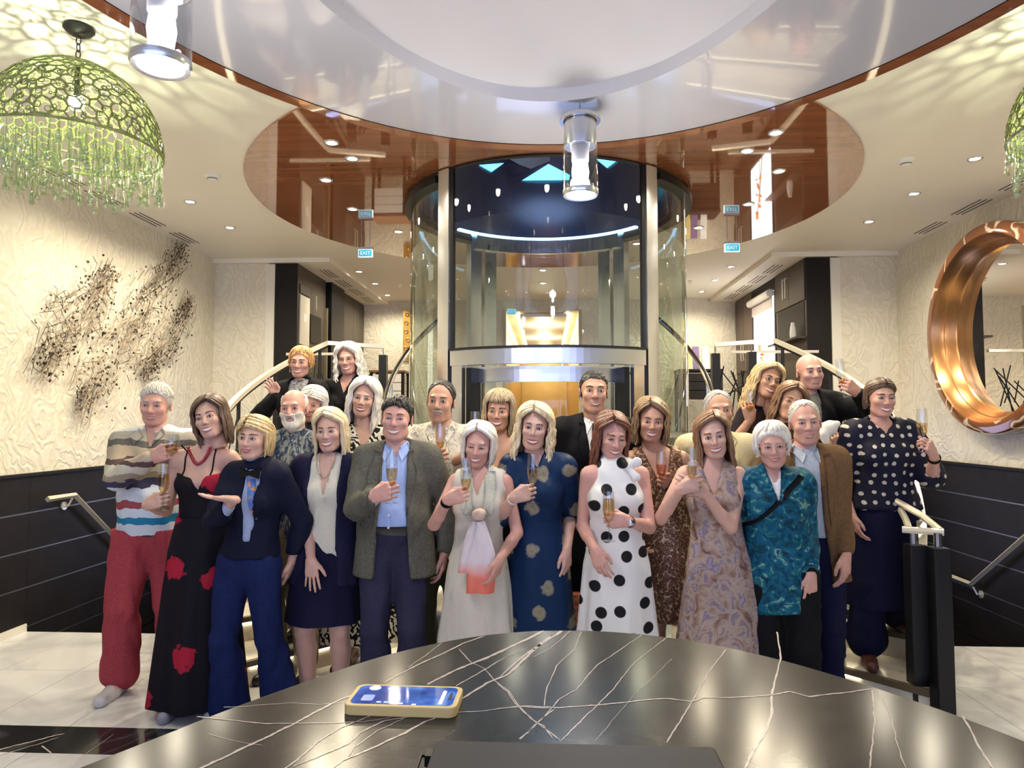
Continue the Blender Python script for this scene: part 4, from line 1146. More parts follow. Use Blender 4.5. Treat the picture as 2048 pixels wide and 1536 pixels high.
# ================================================================ people: implicit-surface modelling
class Grid:
    def __init__(s, lo, hi, h):
        s.lo = np.array(lo, np.float32); s.h = h
        s.n = np.maximum(np.ceil((np.array(hi) - np.array(lo)) / h).astype(int) + 1, 4)
        s.F = np.full(s.n, 0.3, np.float32)
        s.ax = [(s.lo[i] + h * np.arange(s.n[i])).astype(np.float32) for i in range(3)]
    def sl(s, lo, hi):
        a = np.clip(np.floor((np.array(lo) - s.lo) / s.h).astype(int), 0, s.n)
        b = np.clip(np.ceil((np.array(hi) - s.lo) / s.h).astype(int) + 1, 0, s.n)
        return a, b
    def sub(s, a, b):
        return s.ax[0][a[0]:b[0], None, None], s.ax[1][None, a[1]:b[1], None], s.ax[2][None, None, a[2]:b[2]]
    def _apply(s, lo, hi, fn, k, op):
        m = k + 3 * s.h
        a, b = s.sl(np.array(lo) - m, np.array(hi) + m)
        if (b <= a).any(): return s
        X, Y, Z = s.sub(a, b)
        d = fn(X, Y, Z)
        S = s.F[a[0]:b[0], a[1]:b[1], a[2]:b[2]]
        if op == '+':
            if k > 1e-5:
                h = np.maximum(k - np.abs(S - d), 0) / k
                S[...] = np.minimum(S, d) - h * h * (k * 0.25)
            else: S[...] = np.minimum(S, d)
        else:
            d = -d
            if k > 1e-5:
                h = np.maximum(k - np.abs(S - d), 0) / k
                S[...] = np.maximum(S, d) + h * h * (k * 0.25)
            else: S[...] = np.maximum(S, d)
        return s
    def cone(s, a, b, ra, rb, k=0.02, op='+', yf=1.0):
        """tapered capsule; yf < 1 flattens front to back"""
        a = np.array(a, np.float32); b = np.array(b, np.float32)
        r = max(ra, rb)
        e = b - a; e2 = np.array([e[0], e[1] / yf, e[2]]); L2 = float(e2 @ e2) + 1e-9
        def fn(X, Y, Z):
            px, py, pz = X - a[0], (Y - a[1]) / yf, Z - a[2]
            t = np.clip((px * e2[0] + py * e2[1] + pz * e2[2]) / L2, 0, 1)
            d = np.sqrt((px - t * e2[0]) ** 2 + (py - t * e2[1]) ** 2 + (pz - t * e2[2]) ** 2) - (ra + (rb - ra) * t)
            return d * (0.5 + 0.5 * yf)
        return s._apply(np.minimum(a, b) - r, np.maximum(a, b) + r, fn, k, op)
    def ell(s, c, r, k=0.02, op='+', R=None):
        c = np.array(c, np.float32); r = np.array(r, np.float32); rm = float(r.max())
        bb = r if R is None else np.array([rm] * 3)
        def fn(X, Y, Z):
            px, py, pz = X - c[0], Y - c[1], Z - c[2]
            if R is not None:
                px, py, pz = (R[0][0] * px + R[1][0] * py + R[2][0] * pz, R[0][1] * px + R[1][1] * py + R[2][1] * pz, R[0][2] * px + R[1][2] * py + R[2][2] * pz)
            k0 = np.sqrt((px / r[0]) ** 2 + (py / r[1]) ** 2 + (pz / r[2]) ** 2)
            k1 = np.sqrt((px / r[0] ** 2) ** 2 + (py / r[1] ** 2) ** 2 + (pz / r[2] ** 2) ** 2) + 1e-6
            return k0 * (k0 - 1) / k1
        return s._apply(c - bb, c + bb, fn, k, op)
    def cut(s, fn):
        X, Y, Z = s.ax[0][:, None, None], s.ax[1][None, :, None], s.ax[2][None, None, :]
        np.maximum(s.F, fn(X, Y, Z), out=s.F)
        return s
    def folds(s, amp, seed=0, zs=0.45, wl=0.10):
        """soft cloth folds: offsets the surface by warped waves"""
        r = np.random.default_rng(seed)
        X, Y, Z = s.ax[0][:, None, None], s.ax[1][None, :, None], s.ax[2][None, None, :]
        wx = X + 0.03 * np.sin(Z * 17 + r.uniform(0, 6)) + 0.5 * zs * Z * r.choice([-1, 1])
        wy = Y + 0.03 * np.sin(Z * 13 + r.uniform(0, 6))
        k = 2 * PI / wl
        d = np.sin(k * wx + 3 * np.sin(Z * 9 + r.uniform(0, 6)) + 2 * Y * k * 0.4) * 0.6 + np.sin(k * 0.7 * wy + Z * 21 + 2 * np.sin(X * 14)) * 0.4
        s.F += (amp * d).astype(np.float32)
        return s
    def front(s, x, z, default=-0.1):
        """first surface seen from -y at (x, z)"""
        fx = (x - s.lo[0]) / s.h; fz = (z - s.lo[2]) / s.h
        i, k = int(fx), int(fz)
        if i < 0 or k < 0 or i >= s.n[0] - 1 or k >= s.n[2] - 1: return default
        u, w = fx - i, fz - k
        col = (s.F[i, :, k] * (1 - u) * (1 - w) + s.F[i + 1, :, k] * u * (1 - w) + s.F[i, :, k + 1] * (1 - u) * w + s.F[i + 1, :, k + 1] * u * w)
        q = np.nonzero(col < 0)[0]
        if len(q) == 0: return default
        j = q[0]
        if j == 0: return float(s.ax[1][0])
        t = col[j - 1] / (col[j - 1] - col[j])
        return float(s.ax[1][j - 1] + t * s.h)
    def mesh(s):
        F = s.F
        F[0] = F[-1] = 0.1; F[:, 0] = F[:, -1] = 0.1; F[:, :, 0] = F[:, :, -1] = 0.1
        I = F < 0
        cnt = np.zeros(np.array(F.shape) - 1, np.int8)
        for i in (0, 1):
            for j in (0, 1):
                for k in (0, 1):
                    cnt += I[i:F.shape[0] - 1 + i, j:F.shape[1] - 1 + j, k:F.shape[2] - 1 + k]
        act = np.argwhere((cnt > 0) & (cnt < 8))
        if len(act) == 0: return np.zeros((0, 3)), np.zeros((0, 4), int)
        idx = np.full(cnt.shape, -1, np.int32); idx[tuple(act.T)] = np.arange(len(act))
        cor = np.array([(i, j, k) for i in (0, 1) for j in (0, 1) for k in (0, 1)])
        V = np.stack([F[tuple((act + c).T)] for c in cor], 1)
        acc = np.zeros((len(act), 3), np.float32); w = np.zeros(len(act), np.float32)
        for p in range(8):
            for q in range(p + 1, 8):
                if np.abs(cor[p] - cor[q]).sum() != 1: continue
                sg = (V[:, p] < 0) != (V[:, q] < 0)
                t = V[:, p] / (V[:, p] - V[:, q] + np.where(sg, 0, 1))
                P = cor[p] + t[:, None] * (cor[q] - cor[p])
                acc += np.where(sg[:, None], P, 0); w += sg
        co = (act + acc / w[:, None]) * s.h + s.lo
        quads = []
        for a in range(3):
            b, c = (a + 1) % 3, (a + 2) % 3
            sl0 = [slice(None)] * 3; sl1 = [slice(None)] * 3
            sl0[a] = slice(0, -1); sl1[a] = slice(1, None)
            sgn = I[tuple(sl0)] != I[tuple(sl1)]
            e = np.argwhere(sgn)
            ok = (e[:, b] > 0) & (e[:, c] > 0) & (e[:, b] < cnt.shape[b]) & (e[:, c] < cnt.shape[c])
            e = e[ok]
            def cell(db, dc):
                q = e.copy(); q[:, b] -= db; q[:, c] -= dc
                return idx[tuple(q.T)]
            Q = np.stack([cell(1, 1), cell(0, 1), cell(0, 0), cell(1, 0)], 1)
            fl_ = ~I[tuple(e.T)]
            Q[fl_] = Q[fl_][:, ::-1]
            quads.append(Q)
        Q = np.concatenate(quads); Q = Q[(Q >= 0).all(1)]
        return co, Q

class Acc:
    """accumulates several quad meshes into one"""
    def __init__(s): s.V = []; s.F = []; s.n = 0
    def add(s, V, F):
        if len(V) == 0: return
        s.V.append(np.asarray(V, np.float32)); s.F.append(np.asarray(F, np.int32) + s.n); s.n += len(V)
    def build(s, name, m, parent):
        if not s.V: return None
        return link(name, make_mesh(name, np.concatenate(s.V), [np.concatenate(s.F)]), m, parent)

# ---------------------------------------------------------------- cloth / hair / skin materials
def m_skin(name, col):
    m, N, L, B = new_mat(name)
    tc = N.new('ShaderNodeTexCoord')
    nz = N.new('ShaderNodeTexNoise'); nz.inputs['Scale'].default_value = 14; nz.inputs['Detail'].default_value = 3
    L.new(tc.outputs['Object'], nz.inputs[0])
    r = ramp(N, [(0.3, [c * 0.88 for c in col]), (0.7, (min(1, col[0] * 1.06), col[1] * 0.98, col[2] * 0.95))])
    L.new(nz.outputs['Fac'], r.inputs[0]); L.new(r.outputs[0], B.inputs['Base Color'])
    B.inputs['Roughness'].default_value = 0.45
    B.inputs['Specular IOR Level'].default_value = 0.35
    return m
def m_hair(name, c0, c1):
    m, N, L, B = new_mat(name)
    tc = N.new('ShaderNodeTexCoord')
    mp = N.new('ShaderNodeMapping'); mp.inputs['Scale'].default_value = (90, 90, 9)
    L.new(tc.outputs['Object'], mp.inputs[0])
    nz = N.new('ShaderNodeTexNoise'); nz.inputs['Scale'].default_value = 1.0; nz.inputs['Detail'].default_value = 4
    L.new(mp.outputs[0], nz.inputs[0])
    r = ramp(N, [(0.3, c0), (0.7, c1)])
    L.new(nz.outputs['Fac'], r.inputs[0]); L.new(r.outputs[0], B.inputs['Base Color'])
    bp = N.new('ShaderNodeBump'); bp.inputs['Strength'].default_value = 0.5; bp.inputs['Distance'].default_value = 0.004
    L.new(nz.outputs['Fac'], bp.inputs['Height']); L.new(bp.outputs[0], B.inputs['Normal'])
    B.inputs['Roughness'].default_value = 0.42
    return m
def cloth_base(name, rough=0.8, folds=0.5, fscale=9.0):
    m, N, L, B = new_mat(name)
    tc = N.new('ShaderNodeTexCoord')
    B.inputs['Roughness'].default_value = rough
    B.inputs['Specular IOR Level'].default_value = 0.12
    mp = N.new('ShaderNodeMapping'); mp.inputs['Scale'].default_value = (1.0, 1.0, 0.35)
    L.new(tc.outputs['Object'], mp.inputs[0])
    nz = N.new('ShaderNodeTexNoise'); nz.inputs['Scale'].default_value = fscale; nz.inputs['Detail'].default_value = 2; nz.inputs['Distortion'].default_value = 0.6
    L.new(mp.outputs[0], nz.inputs[0])
    bp = N.new('ShaderNodeBump'); bp.inputs['Strength'].default_value = folds; bp.inputs['Distance'].default_value = 0.03
    L.new(nz.outputs['Fac'], bp.inputs['Height']); L.new(bp.outputs[0], B.inputs['Normal'])
    return m, N, L, B, tc
def c_plain(name, col, rough=0.8, folds=0.4, vary=0.15):
    m, N, L, B, tc = cloth_base(name, rough, folds)
    nz = N.new('ShaderNodeTexNoise'); nz.inputs['Scale'].default_value = 120; nz.inputs['Detail'].default_value = 2
    L.new(tc.outputs['Object'], nz.inputs[0])
    r = ramp(N, [(0.25, [c * (1 - vary) for c in col]), (0.75, [min(1, c * (1 + vary)) for c in col])])
    L.new(nz.outputs['Fac'], r.inputs[0]); L.new(r.outputs[0], B.inputs['Base Color'])
    return m
def c_blotch(name, stops, scale, dist=1.0, rough=0.7, det=3.0, stretch=(1, 1, 1)):
    m, N, L, B, tc = cloth_base(name, rough, 0.4)
    mp = N.new('ShaderNodeMapping'); mp.inputs['Scale'].default_value = stretch
    L.new(tc.outputs['Object'], mp.inputs[0])
    nz = N.new('ShaderNodeTexNoise'); nz.inputs['Scale'].default_value = scale; nz.inputs['Detail'].default_value = det; nz.inputs['Distortion'].default_value = dist
    L.new(mp.outputs[0], nz.inputs[0])
    r = ramp(N, stops); L.new(nz.outputs['Fac'], r.inputs[0]); L.new(r.outputs[0], B.inputs['Base Color'])
    return m
def c_dots(name, base, dot, scale, size, rand=0.25, rough=0.6, third=None, wob=0.0):
    """round spots in the x-z plane, so they do not shear across the depth"""
    m, N, L, B, tc = cloth_base(name, rough, 0.35)
    sx = N.new('ShaderNodeSeparateXYZ'); L.new(tc.outputs['Object'], sx.inputs[0])
    cb = N.new('ShaderNodeCombineXYZ'); L.new(sx.outputs['X'], cb.inputs[0]); L.new(sx.outputs['Z'], cb.inputs[1])
    v = N.new('ShaderNodeTexVoronoi'); v.voronoi_dimensions = '2D'; v.inputs['Scale'].default_value = scale; v.inputs['Randomness'].default_value = rand
    if wob:
        nw_ = N.new('ShaderNodeTexNoise'); nw_.inputs['Scale'].default_value = 28; L.new(tc.outputs['Object'], nw_.inputs[0])
        vm = N.new('ShaderNodeVectorMath'); vm.operation = 'MULTIPLY_ADD'; vm.inputs[1].default_value = (wob, wob, 0); L.new(nw_.outputs['Color'], vm.inputs[0]); L.new(cb.outputs[0], vm.inputs[2])
        L.new(vm.outputs[0], v.inputs['Vector'])
    else: L.new(cb.outputs[0], v.inputs['Vector'])
    r = ramp(N, [(0.0, dot), (size, dot), (size + 0.03, base), (1.0, base)])
    L.new(v.outputs['Distance'], r.inputs[0])
    if third is not None:
        nz = N.new('ShaderNodeTexNoise'); nz.inputs['Scale'].default_value = 5; L.new(tc.outputs['Object'], nz.inputs[0])
        mx = N.new('ShaderNodeMix'); mx.data_type = 'RGBA'
        r2 = ramp(N, [(0.0, third), (size * 0.6, dot), (size, third), (size + 0.04, base), (1, base)])
        L.new(v.outputs['Distance'], r2.inputs[0]); L.new(nz.outputs['Fac'], mx.inputs[0]); L.new(r.outputs[0], mx.inputs[6]); L.new(r2.outputs[0], mx.inputs[7])
        L.new(mx.outputs[2], B.inputs['Base Color'])
    else:
        L.new(r.outputs[0], B.inputs['Base Color'])
    return m
def c_cells(name, stops, scale, rough=0.5, metal=0.0, feature='F1'):
    m, N, L, B, tc = cloth_base(name, rough, 0.3)
    v = N.new('ShaderNodeTexVoronoi'); v.inputs['Scale'].default_value = scale; v.feature = feature
    L.new(tc.outputs['Object'], v.inputs['Vector'])
    r = ramp(N, stops); L.new(v.outputs['Distance'], r.inputs[0]); L.new(r.outputs[0], B.inputs['Base Color'])
    B.inputs['Metallic'].default_value = metal
    return m
def c_wave(name, stops, scale, dist, rough=0.7, direction='Z', interp='CONSTANT', dscale=1.5):
    m, N, L, B, tc = cloth_base(name, rough, 0.35)
    w = N.new('ShaderNodeTexWave'); w.inputs['Scale'].default_value = scale; w.inputs['Distortion'].default_value = dist; w.inputs['Detail'].default_value = 2; w.inputs['Detail Scale'].default_value = dscale
    w.bands_direction = direction
    L.new(tc.outputs['Object'], w.inputs['Vector'])
    r = ramp(N, stops, interp); L.new(w.outputs['Fac'], r.inputs[0]); L.new(r.outputs[0], B.inputs['Base Color'])
    return m
def c_zbands(name, bands, z0, z1, dist=0.03, rough=0.7):
    """horizontal bands at given heights (person-local metres)"""
    m, N, L, B, tc = cloth_base(name, rough, 0.4)
    sx = N.new('ShaderNodeSeparateXYZ'); L.new(tc.outputs['Object'], sx.inputs[0])
    nz = N.new('ShaderNodeTexNoise'); nz.inputs['Scale'].default_value = 9; nz.inputs['Detail'].default_value = 3; L.new(tc.outputs['Object'], nz.inputs[0])
    ma = N.new('ShaderNodeMath'); ma.operation = 'MULTIPLY_ADD'; ma.inputs[1].default_value = dist
    L.new(nz.outputs['Fac'], ma.inputs[0]); L.new(sx.outputs['Z'], ma.inputs[2])
    mr = N.new('ShaderNodeMapRange'); mr.inputs['From Min'].default_value = z0 + dist / 2; mr.inputs['From Max'].default_value = z1 + dist / 2
    L.new(ma.outputs[0], mr.inputs['Value'])
    r = ramp(N, bands, 'CONSTANT' if rough < 0.75 else 'LINEAR'); L.new(mr.outputs[0], r.inputs[0]); L.new(r.outputs[0], B.inputs['Base Color'])
    return m

SK = {'fair': m_skin('fair_skin', (0.60, 0.38, 0.31)), 'pink': m_skin('rosy_skin', (0.60, 0.34, 0.285)), 'tan': m_skin('tanned_skin', (0.53, 0.305, 0.215)), 'olive': m_skin('olive_skin', (0.42, 0.23, 0.155))}
HC = {'white': m_hair('white_hair', (0.62, 0.58, 0.52), (0.85, 0.82, 0.76)), 'grey': m_hair('grey_hair', (0.27, 0.25, 0.24), (0.50, 0.48, 0.45)),
      'silver': m_hair('silver_hair', (0.42, 0.39, 0.36), (0.68, 0.64, 0.58)),
      'blond': m_hair('blond_hair', (0.40, 0.27, 0.12), (0.72, 0.55, 0.30)), 'paleblond': m_hair('pale_blond_hair', (0.50, 0.38, 0.22), (0.80, 0.68, 0.46)),
      'ash': m_hair('ash_blond_hair', (0.22, 0.16, 0.09), (0.52, 0.42, 0.26)), 'ginger': m_hair('ginger_blond_hair', (0.42, 0.20, 0.07), (0.66, 0.40, 0.18)),
      'brown': m_hair('brown_hair', (0.055, 0.032, 0.02), (0.16, 0.095, 0.055)), 'lightbrown': m_hair('light_brown_hair', (0.15, 0.09, 0.045), (0.36, 0.24, 0.12)),
      'auburn': m_hair('auburn_hair', (0.07, 0.022, 0.014), (0.20, 0.07, 0.04)), 'chestnut': m_hair('chestnut_hair', (0.12, 0.06, 0.03), (0.30, 0.165, 0.08)),
      'dark': m_hair('dark_hair', (0.006, 0.005, 0.005), (0.024, 0.019, 0.016))}
M['eyewhite'] = mat('eye_white', (0.72, 0.68, 0.64), 0.2, 0, 0)
M['iris'] = mat('dark_iris', (0.03, 0.022, 0.018), 0.1, 0, 0)
M['lash'] = mat('lashes', (0.02, 0.015, 0.013), 0.5, 0, 0)
M['teeth'] = mat('teeth', (0.80, 0.76, 0.68), 0.25, 0, 0)
M['lip'] = mat('lips', (0.42, 0.13, 0.12), 0.35, 0, 0.05)
M['redlip'] = mat('red_lipstick', (0.36, 0.05, 0.06), 0.3, 0, 0.05)
M['mlip'] = mat('pale_lips', (0.40, 0.18, 0.15), 0.45, 0, 0.05)

def rotm(yaw=0, pitch=0, roll=0):
    """yaw about z (degrees, + turns the face to image right), pitch (+ looks down), roll (+ tips the crown to image right)"""
    m = Matrix.Rotation(yaw * DEG, 3, 'Z') @ Matrix.Rotation(pitch * DEG, 3, 'X') @ Matrix.Rotation(roll * DEG, 3, 'Y')
    return np.array(m)

# ---------------------------------------------------------------- head
def head_grid(sex, smile, heavy, long_face):
    g = Grid((-0.105, -0.14, -0.21), (0.105, 0.125, 0.135), 0.0047)
    w = 1.0 + 0.10 * heavy; jw = (1.0 if sex == 'm' else 0.90) + 0.16 * heavy
    lf = long_face
    g.ell((0, 0.016, 0.036), (0.073 * w, 0.091, 0.080), 0.0)
    g.ell((0, -0.026, -0.022), (0.061 * w, 0.064, 0.086 + lf), 0.03)
    g.ell((0, -0.028, -0.066 - lf), (0.050 * jw, 0.050, 0.040), 0.03)
    g.cone((0, -0.070, -0.096 - lf), (0, -0.066, -0.092 - lf), 0.019, 0.019, 0.022)
    for s in (-1, 1):
        g.ell((s * 0.036 * w, -0.064, -0.030 + 0.004 * smile), (0.024 + 0.006 * heavy, 0.022 + 0.003 * smile, 0.021), 0.022)
        g.cone((s * 0.046 * jw, -0.01, -0.072 - lf), (s * 0.022, -0.060, -0.098 - lf), 0.016 + 0.004 * heavy, 0.014, 0.022)
    g.cone((-0.034, -0.080, 0.022), (0.034, -0.080, 0.022), 0.0105 if sex == 'm' else 0.009, 0.0105 if sex == 'm' else 0.009, 0.018)
    for s in (-1, 1):
        g.ell((s * 0.031, -0.104, 0.000), (0.019, 0.019, 0.0135), 0.014, '-')
        g.ell((s * 0.031, -0.075, 0.000), (0.0155, 0.0125, 0.0115), 0.006)
    nr = 0.0130 if sex == 'm' else 0.0110
    g.cone((0, -0.084, 0.012), (0, -0.108, -0.030), 0.0085, nr, 0.011)
    for s in (-1, 1):
        g.ell((s * 0.0125, -0.096, -0.036), (0.0085, 0.010, 0.0075), 0.008)
    g.ell((0, -0.080, -0.066 - lf), (0.027, 0.014, 0.017), 0.012)
    if smile:
        for s in (-1, 1):
            g.cone((s * 0.021, -0.100, -0.040), (s * 0.034, -0.088, -0.068 - lf), 0.0035, 0.0035, 0.010, '-')
    for s in (-1, 1):
        R = np.array(Matrix.Rotation(s * 0.35, 3, 'Z'))
        g.ell((s * 0.076 * w, 0.012, -0.008), (0.008, 0.019, 0.031), 0.006, R=R)
        g.ell((s * 0.084 * w, 0.004, -0.006), (0.006, 0.010, 0.020), 0.003, '-', R=R)
    nk = 0.054 if sex == 'm' else 0.045
    g.cone((0, 0.016, -0.06), (0, 0.032, -0.20), nk * (1 + 0.05 * heavy), nk * 1.04 * (1 + 0.08 * heavy), 0.02)
    g.cut(lambda X, Y, Z: -0.175 - Z + 0 * X + 0 * Y)
    return g

def ribbon(pts_a, pts_b, thick=0.0):
    """quad strip between two polylines"""
    n = len(pts_a); V = np.array(list(pts_a) + list(pts_b), np.float32)
    F = [(i, i + 1, n + i + 1, n + i) for i in range(n - 1)]
    return V, np.array(F)
def tube_np(pts, rs, n=6):
    mb = MB(); mb.tube([Vector(p) for p in pts], [float(r) for r in (rs if hasattr(rs, '__len__') else [rs] * len(pts))], n, caps=False)
    return np.array([tuple(v) for v in mb.v], np.float32), np.array(mb.f)

def build_face(P, g, T, sex, smile, lip, browm, eyes_open, glasses, lf):
    """eyes, brows, mouth on the head surface g; T maps head space to person space; P the parent"""
    def sph(c, r, acc, nu=10, nv=6):
        prof = [(max(1e-4, math.sin(PI * i / nv)), -math.cos(PI * i / nv)) for i in range(nv + 1)]
        V = np.array([(c[0] + r[0] * p * math.cos(2 * PI * k / nu), c[1] + r[1] * p * math.sin(2 * PI * k / nu), c[2] + r[2] * z) for (p, z) in prof for k in range(nu)])
        F = [(i * nu + k, i * nu + (k + 1) % nu, (i + 1) * nu + (k + 1) % nu, (i + 1) * nu + k) for i in range(nv) for k in range(nu)]
        acc.add(T(V), F)
    for s in (-1, 1):
        acc_w, acc_i, acc_l = Acc(), Acc(), Acc()
        x = s * 0.031; y = g.front(x, 0.0, -0.085)
        eo = eyes_open
        sph((x, y + 0.0045, 0.000), (0.0130, 0.0072, 0.0058 * eo + 0.0008), acc_w)
        sph((x, y + 0.0000, 0.0003), (0.0056, 0.0042, min(0.0056, 0.0058 * eo + 0.001)), acc_i, 10, 6)
        up = [(x + u * 0.0155, g.front(x + u * 0.0155, 0.004) - 0.0022, 0.0072 * eo * (1 - u * u) + 0.0005 - 0.0015 * abs(u)) for u in np.linspace(-1, 1, 9)]
        V, F = tube_np(up, 0.0019 if sex == 'f' else 0.0014, 5); acc_l.add(T(V), F)
        lo = [(x + u * 0.0135, g.front(x + u * 0.0135, -0.006) - 0.0006, -0.0056 * eo * (1 - u * u) - 0.001) for u in np.linspace(-1, 1, 7)]
        V, F = tube_np(lo, 0.0008, 4); acc_l.add(T(V), F)
        acc_w.build('eye', M['eyewhite'], P); acc_i.build('iris', M['iris'], P); acc_l.build('eyelashes', M['lash'], P)
    for s in (-1, 1):
        acc = Acc(); pts = []
        for u in np.linspace(0, 1, 7):
            x = s * (0.013 + 0.036 * u); z = 0.0215 + 0.006 * math.sin(u * 2.2) - 0.004 * u * u
            pts.append((x, g.front(x, z) - 0.0006, z))
        V, F = tube_np(pts, [0.0034, 0.004, 0.0042, 0.004, 0.0034, 0.0026, 0.0015], 6); acc.add(T(V), F)
        acc.build('eyebrow', browm, P)
    # mouth
    W = 0.021 + 0.006 * smile; zc = -0.0655 - lf
    op = 0.0080 if smile > 1 else (0.0035 if smile == 1 else 0.0)
    us = np.linspace(-1, 1, 13)
    cz = lambda u: zc + 0.0075 * (smile > 0) * u * u + 0.0015 * (smile == 0)
    upper = [(u * W, 0, cz(u) + (op * 0.55) * (1 - u * u)) for u in us]
    lower = [(u * W, 0, cz(u) - (op * 1.25 + 0.001) * (1 - u * u)) for u in us]
    fy = lambda p, o: (p[0], g.front(p[0], p[2]) + o, p[2])
    if op > 0:
        V, F = ribbon([fy(p, -0.0012) for p in upper], [fy(p, -0.0012) for p in lower])
        a = Acc(); a.add(T(V), F); a.build('teeth', M['teeth'], P)
    a = Acc()
    prof = 1 - us ** 2
    V, F = tube_np([fy((p[0], 0, p[2] + 0.0018), -0.0006) for p in upper], 0.0012 + 0.0026 * prof ** 0.6, 6); a.add(T(V), F)
    V, F = tube_np([fy((p[0], 0, p[2] - 0.0022), -0.0006) for p in lower], 0.0012 + 0.0032 * prof ** 0.6, 6); a.add(T(V), F)
    a.build('lips', lip, P)
    if glasses:
        a = Acc()
        for s in (-1, 1):
            pts = [(s * 0.033 + 0.021 * math.cos(t), -0.105 + 0.012 * (abs(s * 0.033 + 0.021 * math.cos(t)) / 0.05) ** 2, -0.002 + 0.0155 * math.sin(t)) for t in np.linspace(0, 2 * PI, 21)]
            V, F = tube_np(pts, 0.0014, 5); a.add(T(V), F)
            V, F = tube_np([(s * 0.053, -0.094, 0.004), (s * 0.072, -0.05, 0.006), (s * 0.08, 0.01, 0.008)], 0.0013, 5); a.add(T(V), F)
        V, F = tube_np([(-0.012, -0.107, 0.002), (0, -0.109, 0.005), (0.012, -0.107, 0.002)], 0.0013, 5); a.add(T(V), F)
        a.build('spectacles', glasses, P)

# ---------------------------------------------------------------- hair
def hair_cap(style, w=1.0, vol=0.0):
    """solid hair base in head space"""
    g = Grid((-0.15, -0.15, -0.19), (0.15, 0.165, 0.19), 0.0065)
    t = 0.008 + vol
    g.ell((0, 0.018, 0.038), (0.073 * w + t, 0.091 + t, 0.080 + t), 0.0)
    if style == 'short' or style == 'crew':
        for s in (-1, 1):
            g.cone((s * 0.066 * w, 0.015, 0.02), (s * 0.066 * w, 0.02, -0.02), 0.014, 0.010, 0.015)
        g.cone((-0.035, 0.075, -0.02), (0.035, 0.075, -0.02), 0.028, 0.028, 0.03)
        # hairline: face side and neck side
        g.cut(lambda X, Y, Z: (0.040 - Z) * 0.75 + (-(Y + 0.046)) * 0.9 + 0 * X)
        g.cut(lambda X, Y, Z: -0.055 - Z + 0 * X + 0 * Y)
    elif style == 'fringe':
        g.cone((-0.035, 0.075, -0.02), (0.035, 0.075, -0.02), 0.028, 0.028, 0.03)
        g.cut(lambda X, Y, Z: (0.032 - Z) * 0.8 + (-(Y + 0.044)) * 0.9 + 0 * X)
        g.cut(lambda X, Y, Z: -0.07 - Z + 0 * X + 0 * Y)
    elif style == 'bald':      # fringe of hair round the sides and back
        g.cone((-0.03, 0.078, -0.01), (0.03, 0.078, -0.01), 0.028, 0.028, 0.03)
        g.cut(lambda X, Y, Z: (-(Y + 0.012)) + 0 * X + 0 * Z)
        g.cut(lambda X, Y, Z: Z - 0.062 + 0.35 * np.minimum(Y, 0) + 0 * X)
        g.cut(lambda X, Y, Z: -0.05 - Z + 0 * X + 0 * Y)
    elif style == 'receding':
        g.cone((-0.035, 0.075, -0.02), (0.035, 0.075, -0.02), 0.028, 0.028, 0.03)
        for s in (-1, 1):
            g.cone((s * 0.068 * w, 0.012, 0.02), (s * 0.068 * w, 0.018, -0.02), 0.012, 0.009, 0.015)
        g.cut(lambda X, Y, Z: (0.096 - 0.9 * np.abs(X) - Z) * 0.6 + (-(Y + 0.036)) * 0.9 + 0 * X)
        g.cut(lambda X, Y, Z: -0.05 - Z + 0 * X + 0 * Y)
    else:                      # base under long strands
        g.cut(lambda X, Y, Z: (0.075 - Z) * 0.8 + (-(Y + 0.030)) * 0.9 + 0 * X)
        g.cut(lambda X, Y, Z: -0.06 - Z + 0 * X + 0 * Y)
    V, F = g.mesh()
    rng = np.random.default_rng(1)
    return V, F
